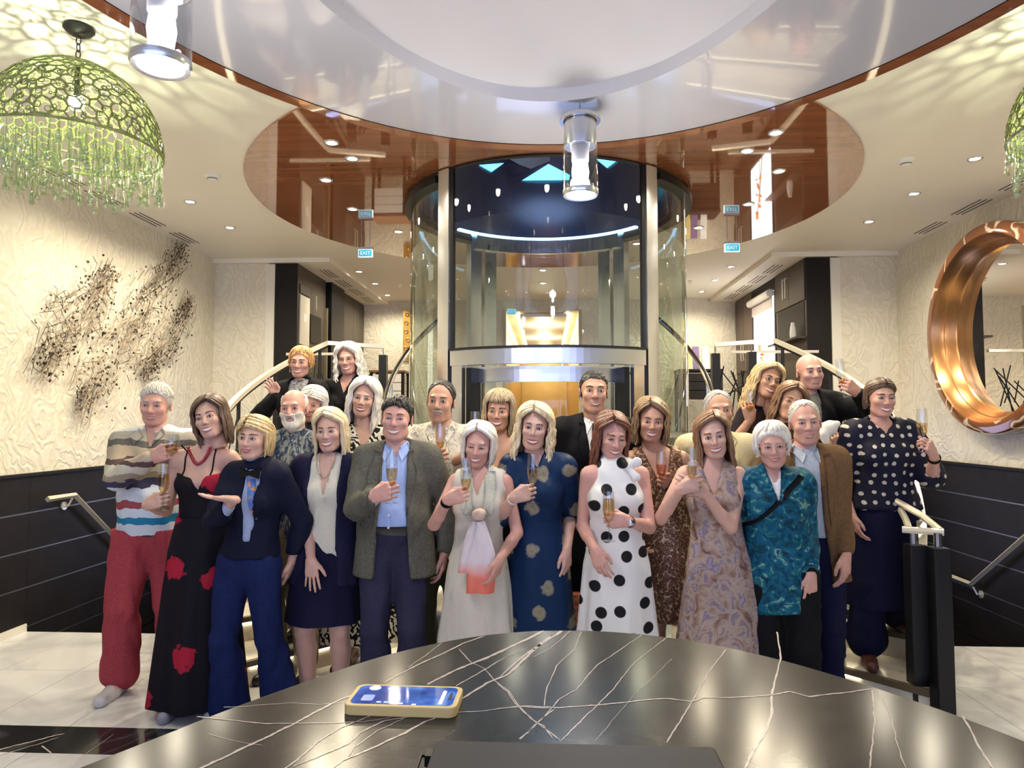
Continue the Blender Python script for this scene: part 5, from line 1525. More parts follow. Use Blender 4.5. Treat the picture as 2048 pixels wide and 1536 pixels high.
def hair_strands(end_z, vol=0.012, wave=0.004, wfreq=70, face=58, bangs=0.0, part=0.0, n=120, seed=0, curl=0.0, w=1.0, fr=0.0085, spread=0.0, back_z=None, e0=36):
    """clumps that start at the parting, run over the skull and hang down"""
    rr = random.Random(seed); A = Acc(); n = int(n * 1.3); fr = fr * 0.88
    nb_ = int(n * 0.28) if bangs else 0
    for k in range(n + nb_):
        layer = rr.random()
        rad = 0.985 + layer * 0.12
        wv = wave * rr.uniform(0.4, 1.5) + 0.0015; wq = wfreq * rr.uniform(0.75, 1.3)
        isb = k >= n
        pts = []; rs = []; ne = 9; ph = rr.uniform(0, 6.28)
        if isb:
            sgn = 1 if (k % 2) else -1; a = tgt = rr.uniform(0, face + 6)
            ar, er, e_end = tgt * 0.5, 80, 38 - 26 * bangs + rr.uniform(-4, 4)
        else:
            sgn = 1 if (k % 2) else -1
            u = ((k // 2) + rr.random()) / (n / 2)
            a = tgt = face + rr.uniform(-3, 3) + (180 - face) * u
            ar = rr.uniform(2, 9) if u < 0.55 else rr.uniform(5, 60)
            er = min(88, (e0 + (90 - e0) * u if not bangs else 74) + rr.uniform(0, 16)); e_end = -8
        for i in range(ne + 1):
            t = i / ne; e = er + (e_end - er) * t ** 1.15
            az = (ar + (tgt - ar) * min(1, t * 1.3) ** 0.85) * sgn
            ce, se = math.cos(e * DEG), math.sin(e * DEG)
            lift = 1 + 0.02 * math.sin(PI * min(1, t * 1.6))
            rx, ry, rz = (0.075 * w + vol) * rad * lift, (0.094 + vol) * rad * lift, (0.082 + vol * 0.8) * rad * lift
            x = rx * ce * math.sin(az * DEG) + part * (1 - t) ** 1.3; y = 0.017 - ry * ce * math.cos(az * DEG); z = 0.037 + rz * se
            pts.append([x, y, z]); rs.append(fr * (0.55 + 0.45 * math.sin(PI * (0.15 + 0.7 * t))))
        if not isb:
            x0, y0, z0 = pts[-1]
            bz = end_z if back_z is None or a < 100 else back_z
            ez = bz + rr.uniform(-0.028, 0.030)
            nh = max(4, int((z0 - ez) / 0.022))
            dx, dy = math.sin(tgt * sgn * DEG), -math.cos(tgt * DEG)
            for i in range(1, nh + 1):
                t = i / nh; z = z0 + (ez - z0) * t
                o = wv * math.sin(ph + (z0 - z) * wq) + spread * t
                inw = -curl * max(0, t - 0.45) ** 2 * 3
                # keep close to the neck / shoulders
                pts.append([x0 + dx * (o + inw) + rr.gauss(0, 0.0012), y0 + dy * (o + inw) + 0.006 * t, z])
                rs.append(fr * (1 - 0.55 * t ** 2))
        else:
            rs[-1] *= 0.4
        V, F = tube_np(pts, rs, 4); A.add(V, F)
    return np.concatenate(A.V), np.concatenate(A.F)

def hair_crop(front=44, side=6, back=-14, vol=0.006, n=260, L_=16, seed=0, w=1.0, only=None, fr=0.0055):
    """short overlapping tufts"""
    rr = random.Random(seed); A = Acc(); k = 0
    while k < n:
        az = rr.uniform(-180, 180); a = abs(az)
        em = np.interp(a, [0, 38, 62, 85, 120, 180], [front, front + 2, front - 8, side + 4, back + 8, back])
        hi_ = 88 if only is None else only
        if em >= hi_: continue
        e = math.degrees(math.asin(rr.uniform(math.sin(em * DEG), math.sin(hi_ * DEG)))); k += 1
        pts = []; da = rr.uniform(-7, 7)
        for i in range(4):
            t = i / 3; ee = max(e - (L_ * (1 if a > 60 else -0.7)) * t, em - 3); ca = az + da * t * (2 if a < 60 else 1)
            q = 0.97 + 0.07 * t
            pts.append(((0.074 * w + vol) * q * math.cos(ee * DEG) * math.sin(ca * DEG), 0.016 - (0.092 + vol) * q * math.cos(ee * DEG) * math.cos(ca * DEG), 0.036 + (0.081 + vol) * q * math.sin(ee * DEG)))
        V, F = tube_np(pts, [fr, fr * 1.1, fr * 0.8, fr * 0.25], 4); A.add(V, F)
    return np.concatenate(A.V), np.concatenate(A.F)

# ---------------------------------------------------------------- hands
def hand_prims(W, D, N, T, sc, pose):
    """W wrist, D along the hand, N palm normal, T thumb side -> cones (a,b,ra,rb,k)"""
    W, D, N, T = (np.array(v, np.float64) for v in (W, D, N, T))
    P = lambda d, t, n: W + (D * d + T * t + N * n) * sc
    out = []
    curls = {'grip': (50, 62, 45), 'relax': (16, 22, 16), 'open': (4, 8, 6), 'flat': (2, 3, 2), 'fist': (70, 85, 50)}[pose]
    fl = [(0.034, 0.086, (0.040, 0.024, 0.019), 0.0088), (0.011, 0.091, (0.044, 0.028, 0.021), 0.0092), (-0.011, 0.087, (0.041, 0.026, 0.020), 0.0088), (-0.032, 0.079, (0.032, 0.020, 0.018), 0.0076)]
    for (t, d, _, r) in fl:
        out.append((P(0.0, t * 0.55, 0.0), P(d, t, 0.002), 0.0165 * sc, 0.0118 * sc, 0.012))
    out.append((P(0.03, 0.02, 0.004), P(0.06, -0.02, 0.004), 0.016 * sc, 0.014 * sc, 0.012))
    for j, (t, d, segs, r) in enumerate(fl):
        p = P(d, t, 0.002); ang = 0.0; spread = (0.10, 0.03, -0.05, -0.13)[j] * (1.6 if pose in ('open', 'flat') else 0.5)
        for i, L_ in enumerate(segs):
            ang += (curls[i] + (4 * j if pose == 'relax' else 0)) * DEG
            v = D * math.cos(ang) + N * math.sin(ang) + T * spread * math.cos(ang)
            v = v / np.linalg.norm(v)
            q = p + v * L_ * sc
            out.append((p, q, r * (1 - 0.08 * i) * sc, r * (0.92 - 0.09 * i) * sc, 0.0035))
            p = q
    th0 = P(0.018, 0.026, 0.006)
    if pose in ('grip', 'fist'):
        th = [th0, P(0.052, 0.046, 0.022), P(0.078, 0.036, 0.044), P(0.092, 0.018, 0.054)]
    elif pose in ('open', 'flat'):
        th = [th0, P(0.048, 0.056, 0.008), P(0.074, 0.072, 0.010), P(0.096, 0.082, 0.012)]
    else:
        th = [th0, P(0.048, 0.048, 0.014), P(0.076, 0.054, 0.022), P(0.100, 0.054, 0.026)]
    for i, (a, b) in enumerate(zip(th[:-1], th[1:])):
        out.append((a, b, (0.0150, 0.0115, 0.0100)[i] * sc, (0.0118, 0.0100, 0.0078)[i] * sc, 0.008 if i == 0 else 0.0035))
    return out

def ik(S, W, l1, l2, pole):
    S, W = np.array(S, float), np.array(W, float)
    d = W - S; L_ = np.linalg.norm(d); mx = (l1 + l2) * 0.995
    if L_ > mx: W = S + d / L_ * mx; d = W - S; L_ = mx
    L_ = max(L_, abs(l1 - l2) + 0.02)
    u = d / np.linalg.norm(d)
    a = (l1 * l1 - l2 * l2 + L_ * L_) / (2 * L_); h = math.sqrt(max(0, l1 * l1 - a * a))
    p = np.array(pole, float); p = p - u * (p @ u); p /= np.linalg.norm(p) + 1e-9
    return S + u * a + p * h, W
def unit(v):
    v = np.array(v, float); return v / (np.linalg.norm(v) + 1e-9)
# ---------------------------------------------------------------- one person
def person(label, hx, hy, Y, z0=0.0, sex='f', fx=None, b=1.0, heavy=0.0, belly=0.0, skin='fair', yaw=0, head=(0, 0, 0), hair=None, hairc='brown',
           smile=2, lip=None, glasses=None, eyes=0.8, lf=0.0, L=None, R=None, wear=(), feet=None, brow=None, lean_y=0.0, beard=None, hip_dx=0.0, hs=1.0, extra=None, shoes=None, hairpad=0.014, vox=0.0155):
    top = U(hx, hy, Y)
    bx = top.x if fx is None else U(fx, 1000, Y).x
    O = Vector((bx, Y + lean_y, z0))
    root = thing('person', label, 'person', O, 'group posing with glasses')
    H = top.z - z0 - hairpad; s = H / 1.70
    crown = np.array([top.x - bx, -lean_y, H])
    dx, dy = crown[0], crown[1]
    f = np.array([math.sin(yaw * DEG), -math.cos(yaw * DEG), 0.0]); r = np.array([math.cos(yaw * DEG), math.sin(yaw * DEG), 0.0])
    def at(t, z):           # point on the spine: t fraction of the lean
        return np.array([dx * t + hip_dx * max(0, 1 - 2 * t), dy * t, z])
    m = sex == 'm'
    hsz = hs * (0.45 + 0.55 * s) * (1.0 if m else 0.955)
    HR = rotm(*head)
    HC_ = crown - HR @ np.array([0, 0.016, 0.118 * hsz])
    hipx, waistx, chestx = ((0.158, 0.148, 0.166) if m else (0.166, 0.126, 0.140))
    hipd, waistd, chestd = ((0.112, 0.104, 0.118) if m else (0.112, 0.090, 0.100))
    hipx, waistx, chestx, hipd, waistd, chestd = (v * s * b for v in (hipx, waistx, chestx, hipd, waistd, chestd))
    waistx *= 1 + 0.5 * belly; waistd *= 1 + 0.9 * belly
    sw = (0.168 if m else 0.148) * s * (0.6 + 0.4 * b)
    pel, wst, cst, nb = at(0.10, 0.525 * H), at(0.4, 0.625 * H), at(0.68, 0.735 * H), at(0.86, 0.835 * H)
    shc = at(0.84, 0.805 * H)
    SH = {'L': shc - r * sw, 'R': shc + r * sw}
    RT = np.array(Matrix.Rotation(yaw * DEG, 3, 'Z'))
    # ---- legs
    ft = feet or {}
    FT = {}
    for sd, sg in (('L', -1), ('R', 1)):
        if sd in ft:
            w_ = ft[sd]; FT[sd] = np.array([w_[0] - O.x, w_[1] - O.y, w_[2] - z0])
        else: FT[sd] = np.array([sg * 0.095 * s, 0.0, 0.0])
    HIP, KN, AN = {}, {}, {}
    for sd, sg in (('L', -1), ('R', 1)):
        HIP[sd] = pel + r * sg * 0.086 * s + np.array([0, 0, -0.02 * s])
        AN[sd] = FT[sd] + np.array([0, 0.02, 0.085 * s])
        KN[sd], AN[sd] = ik(HIP[sd], AN[sd], 0.238 * H, 0.232 * H, f + np.array([sg * 0.12, 0, 0]))
    # ---- arms
    EL, WR, HD = {}, {}, {}
    al, fl_ = 0.172 * H, 0.150 * H
    hsc = (1.0 if m else 0.90) * (0.4 + 0.6 * s)
    for sd, sg, sp_ in (('L', -1, L), ('R', 1, R)):
        sp_ = dict(sp_ or {})
        pose = sp_.get('pose', 'relax')
        if 'hand' in sp_:
            px, py, dd = sp_['hand']; tgt = np.array(U(px, py, Y - dd)) - np.array(O)
        elif 'rel' in sp_:
            tgt = SH[sd] + np.array(sp_['rel']) * s
        else:
            tgt = SH[sd] + np.array([sg * 0.075, -0.03, -0.53]) * s
        pole = sp_.get('pole', (sg * 0.55, 0.35, -0.8))
        if pose == 'grip':
            D = unit(sp_.get('D', (-sg * 0.8, -0.25, 0.30)))
            T_ = unit(np.array(sp_.get('T', (0, 0, 1))) - D * D[2] if 'T' not in sp_ else np.array(sp_['T']) - D * (np.array(sp_['T']) @ D))
            N_ = np.cross(T_, D)
            if N_[1] * (1 if sp_.get('palm', 'body') == 'body' else -1) < 0: N_ = -N_
            W_ = tgt - D * 0.082 * hsc - N_ * 0.026 * hsc
            EL[sd], W2 = ik(SH[sd], W_, al, fl_, pole); WR[sd] = W2
        else:
            EL[sd], W2 = ik(SH[sd], tgt, al, fl_, pole); WR[sd] = W2
            D = unit(sp_['D']) if 'D' in sp_ else unit(unit(W2 - EL[sd]) + np.array([0, 0, -0.25]))
            T_ = np.array(sp_.get('T', (0, -1, 0)), float); T_ = unit(T_ - D * (T_ @ D))
            N_ = np.cross(T_, D); want = np.array(sp_.get('N', (-sg, 0.2, 0)), float)
            if N_ @ want < 0: N_ = -N_
        HD[sd] = (WR[sd], D, N_, T_, pose)
    # ---- primitive sets
    def torso(g, i=0.0, full=True, bust=True):
        g.ell(pel + np.array([0, 0.008, 0]), (hipx + i, hipd + i, 0.125 * s + i), 0.0, R=RT)
        g.ell(pel + np.array([0, 0.045 * s, -0.02 * s]), (hipx * 0.8 + i, hipd * 0.75 + i, 0.095 * s + i), 0.04, R=RT)
        if belly: g.ell(wst + f * 0.07 * s * (1 + belly) + np.array([0, 0, -0.03 * s]), (waistx * 0.8 + i, 0.085 * s * (1 + belly) + i, 0.12 * s + i), 0.06, R=RT)
        g.ell(wst, (waistx + i, waistd + i, 0.14 * s + i), 0.06, R=RT)
        g.ell(cst, (chestx + i, chestd + i, 0.150 * s + i), 0.06, R=RT)
        g.cone(SH['L'] + r * 0.02, SH['R'] - r * 0.02, 0.054 * s * (0.7 + 0.3 * b) + i, 0.054 * s * (0.7 + 0.3 * b) + i, 0.05)
        for q in ('L', 'R'):
            g.cone(nb + np.array([0, 0.015, 0.0]), shc * 0.35 + SH[q] * 0.65 + np.array([0, 0.01, 0.018 * s]), 0.040 * s + i, 0.034 * s + i, 0.04)
        if bust and not m:
            for sg in (-1, 1):
                g.ell(cst + r * sg * 0.066 * s * b + f * 0.072 * s * b + np.array([0, 0, -0.012 * s]), tuple((v * s * (0.75 + 0.25 * b) + i) for v in (0.060, 0.052, 0.058)), 0.035, R=RT)
    nkr = (0.056 if m else 0.046) * (0.5 + 0.5 * s) * (1 + 0.07 * heavy)
    def neck(g, i=0.0):
        g.cone(nb + np.array([0, 0.012, -0.02 * s]), HC_ + HR @ np.array([0, 0.02, -0.08 * hsz]), nkr * 1.12 + i, nkr + i, 0.03)
    def arm(g, sd, i=0.0, t=2.0, k=0.025, br=1.0):
        a, e, w = SH[sd], EL[sd], WR[sd]
        ab = (0.72 + 0.28 * b) * br
        r0, r1, r2 = 0.050 * s * ab, 0.040 * s * ab, 0.028 * s * (0.85 + 0.15 * b)
        if not m: r0, r1, r2 = r0 * 0.88, r1 * 0.88, r2 * 0.92
        u = min(t, 1.0)
        g.cone(a, a + (e - a) * u, r0 + i, r0 + (r1 - r0) * u + i, k)
        if t > 1.0:
            u = t - 1.0
            if u > 0.35:
                q = e + (w - e) * 0.35
                g.cone(e, q, r1 + i, r1 * 1.0 + i, 0.012)
                g.cone(q, e + (w - e) * u, r1 * 1.0 + i, r1 + (r2 - r1) * u + i, 0.012)
            else: g.cone(e, e + (w - e) * u, r1 + i, r1 + (r2 - r1) * u + i, 0.012)
    def legs(g, i=0.0, t0=0.0, te=2.0, flare=0.0, k=0.03, slim=1.0):
        for sd in ('L', 'R'):
            h, kn, an = HIP[sd], KN[sd], AN[sd]
            r0, r1, r2 = 0.088 * s * (0.5 + 0.5 * b), 0.058 * s * (0.6 + 0.4 * b), 0.040 * s * (0.7 + 0.3 * b)
            u = min(te, 1.0)
            g.cone(h, h + (kn - h) * u, r0 + i, r0 + (r1 - r0) * u + i, k)
            if te > 1.0:
                u = te - 1.0
                c = kn + (an - kn) * 0.3 + np.array([0, 0.012, 0])
                g.cone(kn, c, r1 * 0.95 + i, r1 * 0.98 + i + flare * 0.2, 0.015)
                g.cone(c, kn + (an - kn) * u, r1 * 0.98 + i + flare * 0.2, r2 + i + flare, 0.015)
    def bbox(pts, pad):
        P = np.array(pts); return P.min(0) - pad, P.max(0) + pad
    allpts = [pel, cst, nb, HC_, SH['L'], SH['R'], EL['L'], EL['R'], WR['L'], WR['R'], HIP['L'], HIP['R'], KN['L'], KN['R'], AN['L'], AN['R'], FT['L'], FT['R']]
    # ---- body: one skin mesh
    acc = Acc()
    lo, hi = bbox(allpts, 0.16 * s * max(1, b) + 0.06)
    lo[2] = min(FT['L'][2], FT['R'][2]) - 0.03
    g = Grid(lo, hi, vox)
    torso(g, -0.004); neck(g); arm(g, 'L'); arm(g, 'R'); legs(g)
    for sd in ('L', 'R'):
        tip = FT[sd] + f * 0.10 * s + np.array([0, 0, 0.03])
        g.cone(AN[sd], tip, 0.036 * s, 0.026 * s, 0.02)
    for sd in ('L', 'R'):
        w, D, N_, T_, pose = HD[sd]
        g.cone(w - D * 0.01, w + D * 0.03, 0.024 * hsc, 0.022 * hsc, 0.012)
    acc.add(*g.mesh()); body_g = g
    hg = head_grid(sex, smile, heavy, lf)
    Vh, Fh = hg.mesh()
    TT = lambda V: (np.asarray(V) * hsz) @ HR.T + HC_
    acc.add(TT(Vh), Fh)
    for sd in ('L', 'R'):
        w, D, N_, T_, pose = HD[sd]
        pr = hand_prims(w, D, N_, T_, hsc, pose)
        pts = [p for q in pr for p in q[:2]]
        lo_, hi_ = bbox(pts + [w - D * 0.03], 0.022)
        g2 = Grid(lo_, hi_, 0.0042)
        g2.cone(w - D * 0.012, w + D * 0.02, 0.0215 * hsc, 0.022 * hsc, 0.0)
        for (a, b_, ra, rb, k) in pr: g2.cone(a, b_, ra, rb, k)
        acc.add(*g2.mesh())
    body = acc.build('body', SK[skin], root)
    build_face(body, hg, TT, sex, smile, lip or (M['mlip'] if m else M['lip']), brow or HC['brown' if hairc not in ('white', 'silver', 'grey') else 'grey'], eyes, glasses, lf)
    # ---- hair
    if hair:
        a = Acc()
        for (kind, kw) in hair:
            if kind == 'strands':
                V, F = hair_strands(**kw)
                # keep long hair outside the neck and shoulders
                V = TT(V)
            elif kind == 'crop':
                V, F = hair_crop(**kw); V = TT(V)
            else:
                V, F = hair_cap(kind, **kw); V = TT(V)
            a.add(V, F)
        a.build('hair', HC[hairc], body)
    if beard:
        gb = head_grid(sex, smile, heavy, lf)
        gb.F -= 0.006 if beard[0] != 'stubble' else 0.002
        if beard[0] == 'full':
            gb.cone((0, -0.07, -0.10), (0, -0.06, -0.125), 0.026, 0.018, 0.03)
            gb.cut(lambda X, Y_, Z: Z + 0.046 - 0.5 * np.abs(X) + 0.25 * (Y_ + 0.09)); gb.cut(lambda X, Y_, Z: Y_ + 0.012 + 0 * X + 0 * Z)
            gb.cut(lambda X, Y_, Z: -(np.sqrt((X / 0.024) ** 2 + ((Z + 0.066) / 0.011) ** 2) - 1) * 0.01 + 0 * Y_)
            gb.cut(lambda X, Y_, Z: -0.155 - Z + 0 * X + 0 * Y_)
        else:           # moustache
            gb.cut(lambda X, Y_, Z: np.abs(Z + 0.052 + 0.25 * np.abs(X)) - 0.007 + 0 * Y_); gb.cut(lambda X, Y_, Z: np.abs(X) - 0.03 + 0 * Y_ + 0 * Z); gb.cut(lambda X, Y_, Z: Y_ + 0.06 + 0 * X + 0 * Z)
        V, F = gb.mesh(); a = Acc(); a.add(TT(V), F); a.build('beard' if beard[0] == 'full' else 'moustache', HC[beard[1]], body)
    # ---- clothes
    ctx = dict(root=root, body=body, s=s, H=H, O=O, f=f, r=r, pel=pel, wst=wst, cst=cst, nb=nb, shc=shc, SH=SH, EL=EL, WR=WR, HD=HD, HC=HC_, TT=TT, HR=HR, hsz=hsz, nkr=nkr, FT=FT, bg=body_g, fields={})
    def xl(X, Y_, c):
        return (X - c[0]) * r[0] + (Y_ - c[1]) * r[1], (X - c[0]) * f[0] + (Y_ - c[1]) * f[1]
    def axis_at(Z):
        t = np.clip((Z / H - 0.5) / 0.36, 0, 1)
        return dx * t * 0.92 + hip_dx * np.maximum(0, 1 - 2 * t), dy * t * 0.92
    def top_field(d):
        i = d.get('infl', 0.014); sl = d.get('sleeve', 2.0)
        pts = [SH['L'], SH['R'], pel, nb, cst]
        for q in ('L', 'R'):
            if sl > 0: pts.append(SH[q] + (EL[q] - SH[q]) * min(sl, 1))
            if sl > 1: pts.append(EL[q] + (WR[q] - EL[q]) * (sl - 1))
        lo_, hi_ = bbox(pts, 0.17 * s * max(b, 1) + i + 0.03 + 0.12 * belly)
        lo_[2] = max(lo_[2], d.get('hem', 0.5) * H - 0.03)
        g_ = Grid(lo_, hi_, d.get('vox', 0.0135))
        torso(g_, i)
        if d.get('highneck'): g_.cone(nb, HC_ + np.array([0, 0.02, -0.125]) * hsz, nkr * 1.1 + 0.012, nkr + 0.010, 0.02)
        if d.get('flare'):
            fl2 = d['flare']; hz = d['hem'] * H
            g_.cone(np.array([pel[0], pel[1], hz - 0.06]), wst, hipx + i + fl2, waistx + i * 1.2, 0.05, yf=0.68)
        for q in ('L', 'R'):
            if sl > 0: arm(g_, q, i * d.get('armfit', 0.8), sl, br=d.get('sleevew', 1.0))
        g_.folds(d.get('fold', 0.0045 if i > 0.017 else 0.0025), int(hx) % 97, wl=0.12)
        hem = d.get('hem', 0.5) * H
        g_.cut(lambda X, Y_, Z: hem - Z + 0 * X + 0 * Y_ + d.get('hemwave', 0) * np.sin(9 * X / s))
        if sl > 1 and d.get('hem', 0.5) > 0.4: pass
        if 'carve' in d:
            zs = np.array([q[0] for q in d['carve']]) * H; ws_ = np.array([q[1] for q in d['carve']]) * s
            off = d.get('carve_x', 0.0)
            def cv(X, Y_, Z):
                ax, ay = axis_at(Z)
                u = (X - ax) * r[0] + (Y_ - ay) * r[1] - off; v = (X - ax) * f[0] + (Y_ - ay) * f[1]
                w = np.interp(Z.ravel(), zs, ws_).reshape(Z.shape).astype(np.float32)
                dd = np.maximum(np.maximum(np.abs(u) - w, -(v - 0.0)), np.maximum(zs[0] - Z, Z - zs[-1]))
                return -dd
            g_.cut(cv)
        if 'armcut' in d:
            aw = d['armcut'] * s
            g_.cut(lambda X, Y_, Z: np.where(Z > 0.70 * H, np.abs((X - shc[0]) * r[0] + (Y_ - shc[1]) * r[1]) - aw - np.clip((0.80 * H - Z), 0, 1) * 0.55, -1))
        if 'topcut' in d:
            tz, th = d['topcut']
            g_.cut(lambda X, Y_, Z: Z - tz * H - th * np.abs(X - shc[0]) + 0 * Y_)
        return g_
    def skirt_mesh(d):
        w0, h0 = d['waist'] * H, d['hem'] * H
        i = d.get('infl', 0.012); nf, amp = d.get('folds', 9), d.get('amp', 0.012)
        n, mr = 64, 22
        cF = (FT['L'] + FT['R']) / 2; V = []
        sway = d.get('sway', (0, 0))
        for q in range(mr + 1):
            t = q / mr; z = w0 + (h0 - w0) * t
            zt = z / H
            if zt > 0.52: 
                u = min(1, max(0, (zt - 0.52) / 0.105)); rx, ry = hipx + (waistx - hipx) * u, hipd * 1.1 + (waistd - hipd * 1.1) * u
                c = pel + (wst - pel) * u
            else:
                u = (0.52 - zt) / max(1e-3, 0.52 - d['hem']); hemr = d.get('hemr', 0.2) * s
                rx = hipx + (hemr - hipx) * u; ry = hipd * 1.1 + (hemr * d.get('hemf', 0.8) - hipd * 1.1) * u
                c = pel + (np.array([cF[0], cF[1], 0]) - np.array([pel[0], pel[1], 0])) * u
            for k in range(n):
                a = 2 * PI * k / n
                fo = amp * (t ** 1.2) * (math.sin(nf * a + 1.3 * math.sin(2 * a) + d.get('ph', 0)) + 0.5 * math.sin((nf * 1.7 // 1) * a + 1))
                px_, py_ = (rx + i + fo) * math.cos(a), (ry + i + fo) * math.sin(a)
                V.append((c[0] + r[0] * px_ - f[0] * py_ + sway[0] * t, c[1] + r[1] * px_ - f[1] * py_ + sway[1] * t, z + d.get('hemtilt', 0) * px_ * t))
        F = [(q * n + k, (q + 1) * n + k, (q + 1) * n + (k + 1) % n, q * n + (k + 1) % n) for q in range(mr) for k in range(n)]
        return np.array(V), np.array(F)
    for (kind, d) in wear:
        nm, mt = d.get('name', kind), d['mat']
        if kind == 'top':
            g_ = top_field(d); a = Acc(); a.add(*g_.mesh()); o = a.build(nm, mt, root); ctx['fields'][nm] = g_; d['_o'] = o; ctx['o_' + nm] = o
        elif kind == 'trousers':
            lo_, hi_ = bbox([HIP['L'], HIP['R'], KN['L'], KN['R'], AN['L'], AN['R'], pel], 0.17 * s * max(1, b) + 0.03 + 0.08 * belly); hi_[2] = wst[2] + 0.04
            g_ = Grid(lo_, hi_, d.get('vox', 0.0135)); i = d.get('infl', 0.014)
            g_.ell(pel + np.array([0, 0.008, 0]), (hipx + i, hipd + i, 0.125 * s + i), 0.0, R=RT)
            g_.ell(pel + np.array([0, 0.045 * s, -0.02 * s]), (hipx * 0.8 + i, hipd * 0.75 + i, 0.095 * s + i), 0.04, R=RT)
            g_.ell(wst, (waistx + i, waistd + i, 0.14 * s + i), 0.06, R=RT)
            if belly: g_.ell(wst + f * 0.07 * s * (1 + belly) + np.array([0, 0, -0.03 * s]), (waistx * 0.8 + i, 0.085 * s * (1 + belly) + i, 0.12 * s + i), 0.06, R=RT)
            legs(g_, i + d.get('loose', 0.006), 0, 1 + d.get('end', 0.97), d.get('flare', 0.012))
            g_.folds(d.get('fold', 0.005), int(hx) % 89, 0.2, 0.11)
            wz = d.get('waist', 0.60) * H; g_.cut(lambda X, Y_, Z: Z - wz + 0 * X + 0 * Y_)
            a = Acc(); a.add(*g_.mesh()); a.build(nm, mt, root)
            ctx['fields'][nm] = g_
        elif kind == 'skirt':
            a = Acc(); a.add(*skirt_mesh(d)); a.build(nm, mt, root)
        elif kind == 'dress':
            a = Acc(); g_ = top_field(d); a.add(*g_.mesh()); a.add(*skirt_mesh(d)); a.build(nm, mt, root); ctx['fields'][nm] = g_
    # ---- shoes
    sm = shoes or dict(mat=M['blackshoe'])
    for sd, sg in (('L', -1), ('R', 1)):
        ang = yaw + sg * 9; fd = np.array([math.sin(ang * DEG), -math.cos(ang * DEG), 0])
        p = FT[sd]; heel = sm.get('heel', 0.0)
        lo_, hi_ = bbox([p - fd * 0.1, p + fd * 0.22, p + np.array([0, 0, 0.12])], 0.06); lo_[2] = p[2] - 0.012
        g_ = Grid(lo_, hi_, 0.006)
        Ls = 0.26 * s
        a0 = p - fd * 0.06 * s + np.array([0, 0, 0.034 + heel]); a1 = p + fd * (Ls - 0.09) + np.array([0, 0, 0.028])
        g_.cone(a0, p + fd * 0.06 * s + np.array([0, 0, 0.030 + heel * 0.5]), 0.036 * s, 0.040 * s, 0.0)
        g_.cone(p + fd * 0.06 * s + np.array([0, 0, 0.030 + heel * 0.5]), a1, 0.041 * s, 0.034 * s, 0.02)
        if sm.get('high', True): g_.cone(a0 + np.array([0, 0, 0.01]), a0 + fd * 0.02 + np.array([0, 0, 0.05]), 0.034 * s, 0.036 * s, 0.02)
        if heel: g_.cone(a0 - np.array([0, 0, 0.02]), a0 - np.array([0, 0, heel + 0.03]), 0.014, 0.010, 0.01)
        g_.cut(lambda X, Y_, Z: p[2] + 0.001 - Z + 0 * X + 0 * Y_)
        a = Acc(); a.add(*g_.mesh()); a.build('shoe', sm['mat'], root)
    if extra: extra(ctx)
    return root, ctx

# ---------------------------------------------------------------- clothing details laid on the surface
def patch(ctx, field, A, B, off, name, m_, parent=None, nu=10, nv=4, thick=0.0):
    """quad patch between polylines A and B given as (x, z) in person metres; depth from the garment surface"""
    g_ = ctx['fields'][field]; V = []
    def lerp(Pl, t):
        f_ = t * (len(Pl) - 1); i = min(int(f_), len(Pl) - 2); u = f_ - i
        return (Pl[i][0] + (Pl[i + 1][0] - Pl[i][0]) * u, Pl[i][1] + (Pl[i + 1][1] - Pl[i][1]) * u)
    last = -0.1
    for j in range(nv + 1):
        for i in range(nu + 1):
            a, b_ = lerp(A, i / nu), lerp(B, i / nu); v = j / nv
            x, z = a[0] + (b_[0] - a[0]) * v, a[1] + (b_[1] - a[1]) * v
            y = g_.front(x, z, None)
            if y is None: y = last + 0.0
            last = y
            V.append((x, y - off, z))
    n = nu + 1
    F = [(j * n + i, j * n + i + 1, (j + 1) * n + i + 1, (j + 1) * n + i) for j in range(nv) for i in range(nu)]
    V = np.array(V, np.float32)
    V2 = V.copy(); V2[:, 1] += max(thick, 0.003)
    F = np.array(F); k = len(V)
    return_f = np.concatenate([F, F[:, ::-1] + k])
    ring = [i for i in range(n)] + [j * n + nu for j in range(1, nv + 1)] + [nv * n + i for i in range(nu - 1, -1, -1)] + [j * n for j in range(nv - 1, 0, -1)]
    sides = np.array([(ring[q], ring[(q + 1) % len(ring)], ring[(q + 1) % len(ring)] + k, ring[q] + k) for q in range(len(ring))])
    a = Acc(); a.add(np.concatenate([V, V2]), np.concatenate([return_f, sides]))
    return a.build(name, m_, parent or ctx['root'])
